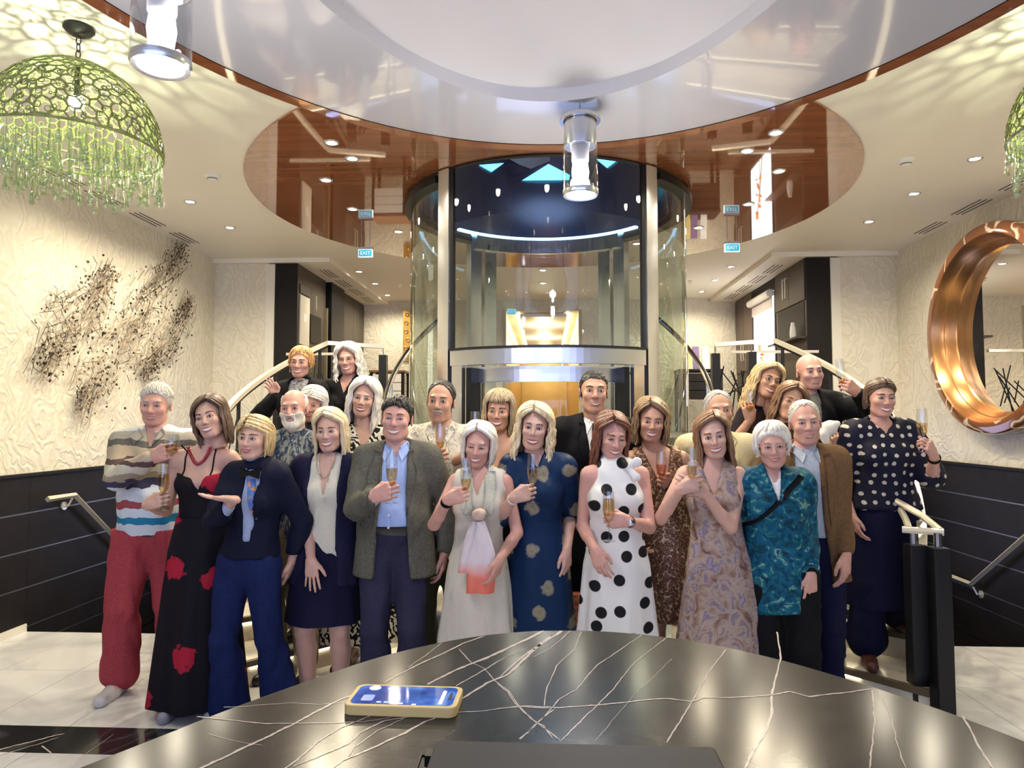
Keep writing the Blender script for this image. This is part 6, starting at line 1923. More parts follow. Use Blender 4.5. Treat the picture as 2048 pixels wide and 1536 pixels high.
def shirt_collar(ctx, field, m_, zf=0.845, w=0.058, name='collar', drop=0.045):
    s, H = ctx['s'], ctx['H']; c = ctx['nb']
    # band round the neck
    n = 28; V = []; rr_ = ctx['nkr'] * 1.12
    for (dr, dz) in ((0.010, -0.015), (0.013, 0.012), (0.010, 0.026), (0.004, 0.022)):
        for k in range(n + 1):
            a = (-90 + 22 + (360 - 44) * k / n) * DEG
            V.append((c[0] + (rr_ + dr) * math.cos(a), c[1] + 0.012 + (rr_ + dr) * math.sin(a), c[2] + dz + 0.012 * math.sin(a)))
    F = [(j * (n + 1) + k, j * (n + 1) + k + 1, (j + 1) * (n + 1) + k + 1, (j + 1) * (n + 1) + k) for j in range(3) for k in range(n)]
    a = Acc(); a.add(V, F); a.build(name, m_, ctx['root'])
    for sg in (-1, 1):
        x0 = c[0]; z = c[2]
        A = [(x0 + sg * 0.018 * s, z - 0.012), (x0 + sg * 0.062 * s, z + 0.030)]
        B = [(x0 + sg * 0.046 * s, z - 0.062 * s), (x0 + sg * 0.086 * s, z - 0.002)]
        patch(ctx, field, A, B, 0.010, 'collar_leaf', m_, nu=4, nv=4)
def lapels(ctx, field, prof, m_, z_btn, z_top, lw=0.05):
    s, H = ctx['s'], ctx['H']
    zs = [p[0] for p in prof]; ws_ = [p[1] for p in prof]
    for sg in (-1, 1):
        A, B = [], []
        for t in np.linspace(0, 1, 9):
            zf = z_btn + (z_top - z_btn) * t
            x = np.interp(zf, zs, ws_) * s
            c = ctx['nb'][0] * min(1, max(0, (zf - 0.5) / 0.33))
            wl = lw * s * (math.sin(min(1, t * 1.15) * PI * 0.62)) * (1.25 if 0.55 < t < 0.8 else (1.0 if t <= 0.55 else 0.75))
            A.append((c + sg * x, zf * H)); B.append((c + sg * (x + wl + 0.004), zf * H + 0.01 * t))
        patch(ctx, field, A, B, 0.006, 'lapel', m_, nu=14, nv=4)
def buttons(ctx, field, m_, xs, zs, r=0.006):
    for x, z in zip(xs, zs):
        y = ctx['fields'][field].front(x, z, None)
        if y is None: continue
        MB().lathe([(0.0005, 0.003), (r, 0.003), (r, 0), ], 10, (x, y - 0.001, z), (0, -1, 0)).build('button', m_, ctx['root'], smooth=True)
def wrist_band(ctx, sd, m_, name='wristwatch', r=0.031, w=0.011, face=None, t=0.02):
    w_, D, N_, T_, pose = ctx['HD'][sd]; e = ctx['EL'][sd]; d = unit(w_ - e)
    c = w_ - d * t; sc = ctx['s']
    MB().lathe([(r * 0.9 * sc, -w), (r * sc * 1.02, -w * 0.9), (r * sc * 1.02, w * 0.9), (r * 0.9 * sc, w)], 20, tuple(c), tuple(d)).build(name, m_, ctx['root'], smooth=True)
    if face:
        q = c + (-N_) * r * sc
        MB().lathe([(0.0005, 0.008), (0.015, 0.007), (0.016, 0.0), (0.0005, 0)], 14, tuple(q), tuple(-N_)).build('watch_face', face, ctx['root'], smooth=True)
def necklace(ctx, field, m_, depth=0.07, r=0.0035, wid=0.06, beads=False):
    s = ctx['s']; c = ctx['nb']; g_ = ctx['fields'].get(field) or ctx['bg']
    pts = []
    for u in np.linspace(-1, 1, 25):
        x = c[0] + u * wid * s; z = c[2] - depth * s * (1 - u * u) + 0.012 * abs(u)
        y = min(g_.front(x, z, -0.06), ctx['bg'].front(x, z, -0.06))
        pts.append((x, y - 0.004, z))
    if beads:
        mb = MB()
        for p in pts[::1]:
            mb.lathe([(0.0005, r), (r * 0.8, r * 0.6), (r, 0), (r * 0.8, -r * 0.6), (0.0005, -r)], 8, p)
        o = mb.build('necklace', m_, ctx['root'], smooth=True); o['kind'] = 'stuff'
    else:
        V, F = tube_np(pts, r, 5); a = Acc(); a.add(V, F); a.build('necklace', m_, ctx['root'])
def earrings(ctx, m_, L_=0.03):
    for sg in (-1, 1):
        p = ctx['TT'](np.array([[sg * 0.084, 0.006, -0.042]]))[0]
        MB().lathe([(0.0005, 0.0), (0.002, -0.002), (0.002, -L_ * 0.5), (0.006, -L_ * 0.8), (0.0005, -L_)], 8, tuple(p)).build('earring', m_, ctx['body'], smooth=True)

# ---------------------------------------------------------------- glasses
M['champagne'] = thin_glass('champagne', (1.0, 0.80, 0.50), 0.1, 0.92)
M['stemglass'] = thin_glass('stemware_glass', (0.96, 0.98, 0.98), 0.6, 0.92)
def flute(label, px, py_base, Y, h=0.225, kind='flute', tilt=(0, 0), fill=0.55, liquid=None):
    p = U(px, py_base, Y)
    t = thing('champagne_flute' if kind == 'flute' else 'wine_glass', label, 'glass', p, 'raised glasses of the group')
    t.rotation_euler = (tilt[0] * DEG, tilt[1] * DEG, 0)
    if kind == 'flute':
        rb = 0.027; prof = [(0.004, 0.36), (0.012, 0.385), (0.021, 0.46), (rb, 0.62), (rb * 0.98, 0.8), (rb * 0.88, 1.0)]
    else:
        rb = 0.038; prof = [(0.004, 0.42), (0.018, 0.45), (0.032, 0.54), (rb, 0.68), (rb * 0.95, 0.84), (rb * 0.8, 1.0)]
    MB().lathe([(r, z * h) for r, z in prof], 22).build('bowl', M['stemglass'], t, smooth=True)
    MB().lathe([(0.0038, prof[0][1] * h), (0.003, 0.25 * h), (0.0032, 0.06 * h), (0.009, 0.025 * h), (0.032, 0.008 * h), (0.032, 0.0), (0.0005, 0.0)], 22).build('stem_and_foot', M['stemglass'], t, smooth=True)
    zf = prof[0][1] + (1 - prof[0][1]) * fill
    lq = [(0.0005, prof[0][1] * h + 0.001)]
    for z in np.linspace(prof[0][1] + 0.01, zf, 7):
        lq.append((np.interp(z, [q[1] for q in prof], [q[0] for q in prof]) * 0.93, z * h))
    lq.append((0.0005, zf * h))
    MB().lathe(lq, 20).build('drink', liquid or M['champagne'], t, smooth=True)
    return t
M['blackshoe'] = mat('black_leather', (0.015, 0.014, 0.014), 0.3, 0, 0.1)
# ================================================================ the guests, from left to right
blk = lambda n: c_plain(n, (0.006, 0.006, 0.008), 0.75, 0.5, 0.2)
SHOE = lambda c: dict(mat=mat('shoe_leather', c, 0.45))
G = 'grip'

# 1 man in striped shirt and red trousers
m1 = c_zbands('painted_stripe_shirt', [(0.0, (0.05, 0.06, 0.10)), (0.03, (0.62, 0.70, 0.78)), (0.12, (0.02, 0.22, 0.40)), (0.19, (0.60, 0.68, 0.76)), (0.27, (0.30, 0.07, 0.08)), (0.34, (0.55, 0.60, 0.66)), (0.40, (0.62, 0.68, 0.76)), (0.45, (0.05, 0.045, 0.09)), (0.52, (0.30, 0.24, 0.18)), (0.58, (0.52, 0.48, 0.40)), (0.66, (0.10, 0.06, 0.06)), (0.70, (0.42, 0.34, 0.26)), (0.80, (0.12, 0.11, 0.10)), (0.86, (0.40, 0.36, 0.30)), (0.94, (0.62, 0.64, 0.66))], 0.86, 1.48, 0.07, 0.7)
def x1(c):
    shirt_collar(c, 'shirt', m1)
person('older grey-haired man in a painted striped shirt and red trousers at far left', 315, 762, 3.87, 0, 'm', fx=303, b=1.02, belly=0.1, skin='pink', yaw=14, head=(14, 6, 2), hair=[('short', dict(vol=0.001)), ('crop', dict(seed=1, front=17, vol=0.008))], hairc='silver', smile=1, eyes=0.5,
       L=dict(hand=(336, 905, 0.30), pose=G, pole=(-0.9, 0.2, -0.5)), R=dict(rel=(0.10, 0.08, -0.5)),
       wear=[('top', dict(name='shirt', mat=m1, infl=0.022, hem=0.505, sleeve=1.9, sleevew=1.12, carve=[(0.78, 0.0), (0.87, 0.05)])),
             ('trousers', dict(mat=c_plain('washed_red_cotton', (0.36, 0.055, 0.07), 0.85, 0.7, 0.2), infl=0.016, loose=0.012, waist=0.525, end=0.93, flare=0.030))],
       feet={'L': (U(303, 1000, 3.87).x - 0.135, 3.82, 0.0), 'R': (U(303, 1000, 3.87).x + 0.135, 3.92, 0.0)}, shoes=dict(mat=mat('white_sneaker', (0.55, 0.55, 0.58), 0.5)), extra=x1)
flute('wine glass held by the man in the striped shirt at far left', 343, 936, 3.56, 0.175, 'wine', fill=0.4)

# 2 brunette in black dress with red flowers
mred = c_dots('black_dress_red_roses', (0.009, 0.008, 0.013), (0.36, 0.015, 0.04), 3.1, 0.17, 1.0, 0.7, None, 0.09)
def x2(c):
    necklace(c, 'dress', mat('red_beads', (0.30, 0.01, 0.02), 0.25), 0.075, 0.009, 0.062, True)
    for sg in (-1, 1):
        V, F = tube_np([(c['shc'][0] + sg * 0.075 * c['s'], c['bg'].front(c['shc'][0] + sg * 0.075 * c['s'], z) - 0.003, z) for z in np.linspace(0.75, 0.85, 6) * c['H']], 0.004, 5)
        a = Acc(); a.add(V, F); a.build('shoulder_strap', blk('strap'), c['root'])
person('woman with brown bob and red bead necklace in a long black dress with red roses', 413, 793, 3.62, 0, 'f', fx=405, b=0.94, skin='fair', yaw=8, head=(6, -4, -16), hair=[('long', dict()), ('strands', dict(end_z=-0.135, vol=0.016, n=130, seed=2, face=56, curl=0.02, wave=0.002, part=0.02))], hairc='brown', smile=2,
       L=dict(hand=(323, 1000, 0.24), pose=G, pole=(-0.25, 0.2, -1)), R=dict(rel=(0.12, 0.03, -0.48)),
       wear=[('top', dict(name='dress', mat=mred, infl=0.010, hem=0.58, sleeve=0, topcut=(0.745, 0.25), armcut=0.13, carve=[(0.705, 0.0), (0.82, 0.09)])),
             ('skirt', dict(name='skirt', mat=mred, waist=0.62, hem=0.035, hemr=0.23, folds=7, amp=0.02, infl=0.014))], extra=x2, shoes=SHOE((0.3, 0.3, 0.36)))
flute('champagne flute held by the brunette in the black rose dress', 326, 1022, 3.36, 0.235, fill=0.62)

# 3 blonde in navy jacket with open palm
nav = c_plain('navy_jacket', (0.006, 0.008, 0.024), 0.7, 0.5, 0.25)
def x3(c):
    s, H = c['s'], c['H']; cx_ = c['nb'][0]
    patch(c, 'blouse', [(cx_ - 0.012, 0.80 * H), (cx_ + 0.035, 0.66 * H)], [(cx_ + 0.03, 0.80 * H), (cx_ + 0.075, 0.64 * H)], 0.012, 'orange_scarf', c_blotch('blue_orange_scarf', [(0.3, (0.06, 0.12, 0.40)), (0.52, (0.12, 0.2, 0.5)), (0.6, (0.6, 0.25, 0.06))], 14))
    for sg in (-1, 1):
        patch(c, 'blouse', [(cx_, 0.826 * H), (cx_ + sg * 0.055, 0.838 * H)], [(cx_, 0.812 * H), (cx_ + sg * 0.055, 0.800 * H)], 0.022, 'bow_loop', blk('bow_tie'), nu=5)
    shirt_collar(c, 'blouse', c_plain('pale_blue_collar', (0.30, 0.36, 0.60)))
person('blond woman in navy jacket, bow tie and jeans holding out an open palm', 517, 829, 3.48, 0, 'f', fx=505, b=0.95, skin='fair', yaw=-10, head=(-6, 0, 3), hair=[('fringe', dict(vol=0.003)), ('strands', dict(end_z=-0.075, vol=0.008, n=100, seed=3, face=62, e0=9, part=-0.028, curl=0.01, wave=0.001, fr=0.009))], hairc='blond', smile=1, eyes=0.9, lip=M['redlip'], hip_dx=-0.02,
       L=dict(hand=(468, 1000, 0.26), pose='open', pole=(-0.7, 0.4, -0.7), D=(-0.95, -0.3, 0.12), N=(0, -0.15, 1), T=(-0.2, -1, 0.1)), R=dict(rel=(0.03, 0.12, -0.5)),
       feet={'L': tuple(U(455, 1400, 3.5))[:2] + (0.0,), 'R': tuple(U(560, 1400, 3.55))[:2] + (0.0,)},
       wear=[('top', dict(name='blouse', mat=c_plain('pale_blouse', (0.35, 0.42, 0.62)), infl=0.012, hem=0.56, sleeve=1.7, highneck=True)),
             ('top', dict(name='jacket', mat=nav, infl=0.026, hem=0.54, sleeve=1.88, carve=[(0.60, 0.02), (0.66, 0.03), (0.83, 0.045)], carve_x=0.03)),
             ('trousers', dict(name='jeans', mat=c_plain('dark_denim', (0.009, 0.016, 0.075), 0.8, 0.5, 0.3), infl=0.012, waist=0.60, flare=0.05, end=1.0, loose=0.004))], extra=x3)

# 4 bearded man
m4 = c_blotch('leafy_dark_shirt', [(0.35, (0.02, 0.03, 0.07)), (0.5, (0.05, 0.07, 0.12)), (0.58, (0.32, 0.34, 0.30)), (0.7, (0.06, 0.07, 0.09))], 26, 2.0, 0.7, 3, (1, 1, 0.35))
person('bald man with a white beard in a dark patterned shirt behind the blond women', 588, 778, 4.15, 0, 'm', b=1.0, skin='pink', head=(4, 0, -3), hair=[('bald', dict(vol=-0.002)), ('crop', dict(seed=4, front=80, side=4, only=34, vol=0.002, n=140))], hairc='white', smile=1, beard=('full', 'white'), hairpad=0.003,
       wear=[('top', dict(name='shirt', mat=m4, infl=0.02, hem=0.48, sleeve=1.0, sleevew=1.2)), ('trousers', dict(mat=c_plain('khaki_trousers', (0.25, 0.22, 0.15)), waist=0.58))], extra=lambda c: shirt_collar(c, 'shirt', m4))

# 5 white-haired woman half hidden
person('short white-haired woman half hidden behind the bearded man', 630, 772, 4.40, 0.15, 'f', b=0.95, skin='pink', head=(4, 4, 6), hair=[('fringe', dict(vol=0.010)), ('strands', dict(end_z=-0.04, vol=0.014, n=80, seed=5, face=60, e0=9, curl=0.02))], hairc='white', smile=1,
       wear=[('top', dict(name='blouse', mat=c_plain('dark_blouse', (0.03, 0.03, 0.05)), infl=0.016, hem=0.5, sleeve=1.7)), ('trousers', dict(mat=c_plain('grey_slacks', (0.06, 0.06, 0.07))))])

# 6 short strawberry-blond woman in black cardigan on the stairs
m6 = c_blotch('grey_patterned_top', [(0.4, (0.10, 0.10, 0.11)), (0.52, (0.40, 0.40, 0.40)), (0.6, (0.12, 0.12, 0.14))], 40, 1.0)
person('woman with short strawberry-blond hair in a black cardigan with a hand on the stair rail', 604, 692, 4.92, 0.45, 'f', b=1.02, heavy=0.25, skin='pink', yaw=-6, head=(4, 3, 2), hair=[('fringe', dict(vol=0.004)), ('strands', dict(end_z=-0.01, vol=0.008, n=80, seed=6, face=60, e0=9, bangs=0.4, fr=0.008))], hairc='ginger', smile=2, eyes=0.5, glasses=mat('thin_gold_rims', (0.4, 0.25, 0.15), 0.3, 0.8),
       L=dict(hand=(556, 792, 0.05), pose='relax', pole=(-0.7, 0.3, -0.6), D=(-0.55, -0.1, 0.83), N=(0.2, -1, 0), T=(1, 0, 0.5)), R=dict(rel=(0.05, -0.1, -0.5)),
       wear=[('top', dict(name='top', mat=m6, infl=0.010, hem=0.5, sleeve=0)), ('top', dict(name='cardigan', mat=blk('black_cardigan'), infl=0.026, hem=0.42, sleeve=1.92, sleevew=1.15, carve=[(0.43, 0.06), (0.62, 0.05), (0.86, 0.075)])),
             ('trousers', dict(mat=blk('black_trousers6')))], extra=lambda c: earrings(c, M['chrome'], 0.035))

# 7 curly white-haired woman with glasses
person('woman with long wavy white hair and dark glasses in a black top on the stairs', 695, 683, 5.08, 0.45, 'f', b=0.95, skin='pink', head=(0, 3, -6), hair=[('long', dict(vol=0.010)), ('strands', dict(end_z=-0.20, vol=0.024, n=150, seed=7, face=52, wave=0.011, wfreq=85, part=-0.01, spread=0.02, fr=0.0105))], hairc='white', smile=2, glasses=mat('dark_frames', (0.03, 0.02, 0.025), 0.3), hairpad=0.03,
       wear=[('top', dict(name='top', mat=blk('black_top7'), infl=0.018, hem=0.5, sleeve=1.9, sleevew=1.15, carve=[(0.775, 0.0), (0.88, 0.075)])), ('trousers', dict(mat=blk('black_trousers7')))])

# 8 long white hair, zebra dress
zeb = c_wave('zebra_print_dress', [(0.0, (0.012, 0.010, 0.010)), (0.5, (0.70, 0.66, 0.55))], 7.0, 14, 0.65, 'DIAGONAL', 'CONSTANT', 2.2)
person('woman with long platinum hair in a zebra print dress beside the curly-haired stair guest', 735, 754, 4.35, 0.0, 'f', b=1.0, skin='fair', head=(6, 0, 8), hair=[('long', dict(vol=0.010)), ('strands', dict(end_z=-0.24, vol=0.020, n=140, seed=8, face=54, wave=0.008, wfreq=45, part=0.0, fr=0.012))], hairc='white', smile=2, lip=M['redlip'], hairpad=0.026,
       wear=[('top', dict(name='dress', mat=zeb, infl=0.014, hem=0.55, sleeve=1.5, sleevew=1.1, carve=[(0.755, 0.0), (0.88, 0.10)])), ('skirt', dict(name='skirt', mat=zeb, waist=0.62, hem=0.10, hemr=0.27, folds=8, amp=0.02))], shoes=SHOE((0.12, 0.03, 0.02)))

# 9 blonde in navy cardigan and skirt
nv9 = c_plain('navy_cardigan', (0.012, 0.012, 0.038), 0.8, 0.6, 0.3)
cream9 = c_plain('cream_blouse', (0.60, 0.57, 0.48), 0.6, 0.7, 0.08)
person('smiling blond woman in navy cardigan, cream blouse and short navy skirt', 660, 814, 3.66, 0, 'f', fx=652, b=1.0, skin='fair', yaw=4, head=(2, 2, -3), hair=[('long', dict(vol=0.004)), ('strands', dict(end_z=-0.16, vol=0.013, n=130, seed=9, face=60, part=-0.02, wave=0.003, fr=0.011))], hairc='paleblond', smile=2, hairpad=0.02,
       L=dict(hand=(622, 1120, 0.16), pose='flat', pole=(-0.3, 1, 0), D=(0.10, -0.12, -1), N=(0.2, 1, 0), T=(1, -0.2, 0)), R=dict(rel=(0.10, 0.10, -0.5)),
       wear=[('top', dict(name='blouse', mat=cream9, infl=0.012, hem=0.49, sleeve=0, carve=[(0.715, 0.0), (0.86, 0.05)], flare=0.01)),
             ('top', dict(name='cardigan', mat=nv9, infl=0.026, hem=0.42, sleeve=1.12, sleevew=1.3, flare=0.03, carve=[(0.40, 0.10), (0.6, 0.075), (0.86, 0.085)])),
             ('skirt', dict(mat=c_plain('navy_skirt', (0.008, 0.008, 0.03)), waist=0.60, hem=0.30, hemr=0.205, folds=6, amp=0.006, infl=0.010))], shoes=SHOE((0.3, 0.2, 0.15)), extra=lambda c: necklace(c, 'blouse', M['brass'], 0.10, 0.0022, 0.055))

# 10 man in grey blazer
bl10 = c_blotch('grey_green_blazer', [(0.3, (0.085, 0.082, 0.068)), (0.7, (0.135, 0.128, 0.105))], 90, 0.3, 0.85)
sh10 = c_plain('light_blue_shirt', (0.36, 0.47, 0.78), 0.7, 0.6, 0.06)
pr10 = [(0.40, 0.10), (0.60, 0.075), (0.70, 0.062), (0.86, 0.062)]
def x10(c):
    shirt_collar(c, 'shirt', sh10); lapels(c, 'blazer', pr10, bl10, 0.60, 0.825, 0.05)
    cx_ = c['cst'][0]
    buttons(c, 'shirt', M['white'], [cx_ * 0.9] * 6, [0.60 * c['H'] + 0.06 * k for k in range(6)])
    patch(c, 'trousers', [(-0.16, 0.602 * c['H']), (0.16, 0.602 * c['H'])], [(-0.16, 0.575 * c['H']), (0.16, 0.575 * c['H'])], 0.006, 'belt', mat('black_belt', (0.02, 0.018, 0.016), 0.4), nu=14, nv=2)
    w_ = c['WR']['L']; d = unit(w_ - c['EL']['L'])
    MB().lathe([(0.036, -0.03), (0.042, -0.03), (0.040, 0.012), (0.033, 0.012)], 20, tuple(w_ - d * 0.03), tuple(d)).build('shirt_cuff', sh10, c['root'], smooth=True)
person('dark-haired man in grey blazer and light blue shirt raising a champagne flute', 797, 788, 3.62, 0, 'm', fx=790, b=1.02, heavy=0.45, belly=0.15, skin='pink', yaw=6, head=(4, 0, 3), hair=[('short', dict(vol=0.001)), ('crop', dict(seed=10, front=14, n=330, vol=0.010, L_=20))], hairc='dark', smile=2, eyes=0.5,
       L=dict(hand=(781, 982, 0.34), pose=G, pole=(-0.5, 0.3, -0.9)), R=dict(rel=(0.08, 0.05, -0.52)),
       wear=[('top', dict(name='shirt', mat=sh10, infl=0.012, hem=0.592, sleeve=0, carve=[(0.80, 0.0), (0.87, 0.03)])),
             ('trousers', dict(mat=c_plain('slate_trousers', (0.030, 0.030, 0.062), 0.8, 0.5), infl=0.010, waist=0.605, flare=0.03, loose=0.004)),
             ('top', dict(name='blazer', mat=bl10, infl=0.024, hem=0.435, sleeve=1.86, sleevew=1.08, carve=pr10, flare=0.045))], extra=x10)
flute('champagne flute held up by the man in the grey blazer', 783, 1006, 3.22, 0.235, fill=0.5)

# 11 moustached man
sh11 = c_blotch('white_printed_shirt', [(0.35, (0.66, 0.62, 0.52)), (0.55, (0.70, 0.66, 0.56)), (0.60, (0.22, 0.20, 0.15)), (0.66, (0.62, 0.57, 0.46))], 30, 1.5, 0.7)
person('moustached man with receding dark hair in a white printed open-neck shirt', 885, 760, 4.0, 0, 'm', b=1.05, skin='tan', head=(-3, 2, 3), hair=[('receding', dict(vol=-0.003)), ('crop', dict(seed=11, front=46, vol=0.003, n=220))], hairc='dark', smile=0, beard=('moustache', 'grey'), lf=0.006, hairpad=0.004,
       L=dict(hand=(882, 915, 0.28), pose=G, pole=(-0.9, 0.1, -0.5)), R=dict(rel=(0.08, 0.05, -0.5)),
       wear=[('top', dict(name='shirt', mat=sh11, infl=0.022, hem=0.46, sleeve=1.15, sleevew=1.3, carve=[(0.755, 0.0), (0.87, 0.05)])), ('trousers', dict(mat=c_plain('olive_slacks', (0.10, 0.10, 0.07))))], extra=lambda c: shirt_collar(c, 'shirt', sh11))
flute('champagne flute held at his chest by the moustached man', 880, 930, 3.70, 0.22, fill=0.3)

# 12 white-haired woman, cream dress and dip-dyed scarf
cr12 = c_plain('cream_silk', (0.62, 0.58, 0.50), 0.55, 0.7, 0.05)
scf = c_zbands('dip_dyed_scarf', [(0.0, (0.72, 0.13, 0.09)), (0.26, (0.78, 0.22, 0.16)), (0.36, (0.74, 0.66, 0.68)), (0.60, (0.72, 0.66, 0.68)), (0.78, (0.74, 0.52, 0.46)), (0.86, (0.55, 0.56, 0.46))], 0.58, 1.30, 0.06, 0.8)
def x12(c):
    s, H = c['s'], c['H']; O = c['O']
    def tail(pix, wd, dep):
        pts = [np.array(U(px, py, dep)) - np.array(O) for px, py in pix]
        V = []; n = 11
        for i, p in enumerate(pts):
            w = wd[i]
            for k in range(n):
                u = k / (n - 1) * 2 - 1
                V.append((p[0] + u * w, p[1] - 0.012 * math.cos(u * 5 + i) - 0.02 * (1 - u * u), p[2]))
            for k in range(n):
                u = 1 - k / (n - 1) * 2
                V.append((p[0] + u * w, p[1] + 0.012, p[2]))
        m_ = 2 * n
        F = [(i * m_ + k, i * m_ + (k + 1) % m_, (i + 1) * m_ + (k + 1) % m_, (i + 1) * m_ + k) for i in range(len(pts) - 1) for k in range(m_)]
        a = Acc(); a.add(V, F); return a.build('scarf_tail', scf, c['root'])
    D_ = 3.34
    tail([(951, 1042), (948, 1065), (942, 1095), (938, 1125), (935, 1145)], [0.022, 0.035, 0.045, 0.048, 0.045], D_ + 0.01)
    tail([(958, 1042), (962, 1075), (965, 1110), (962, 1150), (960, 1186)], [0.025, 0.045, 0.062, 0.068, 0.066], D_)
    g_ = Grid((-0.1, -0.5, 0.9), (0.2, 0.1, 1.2), 0.006)
    k0 = np.array(U(957, 1030, D_)) - np.array(O)
    g_.ell(k0, (0.032, 0.028, 0.03), 0.0); g_.ell(k0 + np.array([0.012, -0.01, 0.012]), (0.024, 0.024, 0.02), 0.01)
    a = Acc(); a.add(*g_.mesh()); a.build('scarf_knot', c_plain('peach_knot', (0.68, 0.50, 0.40)), c['root'])
    for sg in (-1, 1):
        pts = [(c['nb'][0] + sg * 0.055, 0.845 * H), (c['nb'][0] + sg * 0.06, 0.78 * H), (c['nb'][0] + sg * 0.045, 0.70 * H), (k0[0] + sg * 0.012, k0[2] + 0.02)]
        A = [(p[0] - 0.024, p[1]) for p in pts]; B = [(p[0] + 0.024, p[1]) for p in pts]
        patch(c, 'dress', A, B, 0.016, 'scarf_band', c_plain('sage_scarf', (0.50, 0.50, 0.42)), nu=14, nv=3)
    wrist_band(c, 'L', blk('watch_strap'), 'wristwatch')
person('white-haired woman in a sleeveless cream dress with a coral-tipped scarf raising a glass', 962, 843, 3.52, 0, 'f', fx=955, b=0.98, skin='pink', yaw=-6, head=(-4, 8, 6), hair=[('long', dict(vol=0.006)), ('strands', dict(end_z=-0.11, vol=0.014, n=120, seed=12, face=58, part=-0.012, curl=0.02, wave=0.002))], hairc='white', smile=2, eyes=0.4,
       L=dict(hand=(925, 990, 0.28), pose=G, pole=(-0.5, 0.3, -0.9)), R=dict(hand=(1000, 1118, 0.20), pole=(0.45, 0.9, 0), D=(-0.25, -0.1, -0.9), N=(-0.6, -0.2, 0.2), T=(-0.4, -0.8, 0)),
       wear=[('top', dict(name='dress', mat=cr12, infl=0.014, hem=0.54, sleeve=0, armcut=0.145, carve=[(0.76, 0.0), (0.87, 0.06)])), ('skirt', dict(name='skirt', mat=cr12, waist=0.64, hem=0.05, hemr=0.26, folds=7, amp=0.014))], extra=x12)
flute('champagne flute held by the white-haired woman in the cream dress', 932, 1018, 3.24, 0.235, fill=0.35)

# 13 woman with fringe in gold top
gt = c_cells('gold_sequins', [(0.0, (0.75, 0.48, 0.14)), (0.4, (0.5, 0.28, 0.07)), (0.8, (0.18, 0.09, 0.03))], 90, 0.3, 0.6)
person('woman with a brown fringe in a gold sequin top behind the cream dress', 1000, 778, 4.05, 0, 'f', b=0.95, skin='tan', head=(-4, 2, 2), hair=[('long', dict(vol=0.006)), ('strands', dict(end_z=-0.12, vol=0.016, n=130, seed=13, face=56, bangs=0.9, curl=0.015, wave=0.003))], hairc='ash', smile=2, hairpad=0.02,
       L=dict(hand=(952, 905, 0.2), pose=G, pole=(-0.9, 0.2, -0.5)),
       wear=[('top', dict(name='top', mat=gt, infl=0.010, hem=0.5, sleeve=0, armcut=0.13, topcut=(0.755, 0.2), carve=[(0.72, 0.0), (0.82, 0.07)])), ('trousers', dict(mat=blk('black_trousers13')))])
flute('champagne flute raised behind the white-haired woman in cream', 950, 905, 3.84, 0.225, fill=0.45)

# 14 blonde wavy, blue flowered dress
bl14 = c_dots('navy_dress_gold_flowers', (0.006, 0.022, 0.068), (0.26, 0.23, 0.15), 5.8, 0.18, 0.5, 0.45, (0.08, 0.09, 0.14), 0.05)
person('woman with long wavy blond hair in a blue dress with golden flowers raising a flute', 1075, 806, 3.60, 0, 'f', fx=1075, b=0.92, skin='fair', yaw=-4, head=(-3, 0, 7), hair=[('long', dict(vol=0.008)), ('strands', dict(end_z=-0.27, vol=0.022, n=150, seed=14, face=57, spread=0.012, wave=0.009, wfreq=42, part=-0.015, fr=0.011))], hairc='paleblond', smile=2, lip=M['redlip'], hairpad=0.022, lf=0.006,
       L=dict(hand=(1058, 985, 0.26), pose=G, pole=(-0.4, 0.3, -1)), R=dict(hand=(1134, 1100, 0.06), pole=(0.2, 1, 0), D=(0.0, -0.2, -0.98), N=(-0.8, 0.4, 0), T=(-0.5, -0.8, 0)),
       wear=[('top', dict(name='dress', mat=bl14, infl=0.016, hem=0.54, sleeve=0.95, sleevew=1.5, carve=[(0.80, 0.0), (0.88, 0.05)])), ('skirt', dict(name='skirt', mat=bl14, waist=0.64, hem=0.10, hemr=0.205, folds=5, amp=0.008, infl=0.018))], shoes=SHOE((0.4, 0.3, 0.2)),
       extra=lambda c: wrist_band(c, 'L', mat('pearl_bracelet', (0.7, 0.68, 0.62), 0.3), 'bracelet', 0.03, 0.006))
flute('champagne flute held by the blond woman in the blue flowered dress', 1066, 1006, 3.31, 0.23, fill=0.5)
tb_ = tag(MB().box(-0.10, 0.10, -0.05, 0.05, 0, 0.36).build('tote_bag', c_dots('orange_spotted_bag', (0.62, 0.24, 0.12), (0.25, 0.05, 0.04), 40, 0.25, 0.5), bevel=0.02), 'orange spotted bag on the floor between the blue and the polka dot dresses', 'bag')
p = UZ(1150, 1300, 0.0); tb_.location = (U(1150, 1200, 3.8).x, 3.85, 0.0); tb_.scale = (0.45, 0.7, 1.6)

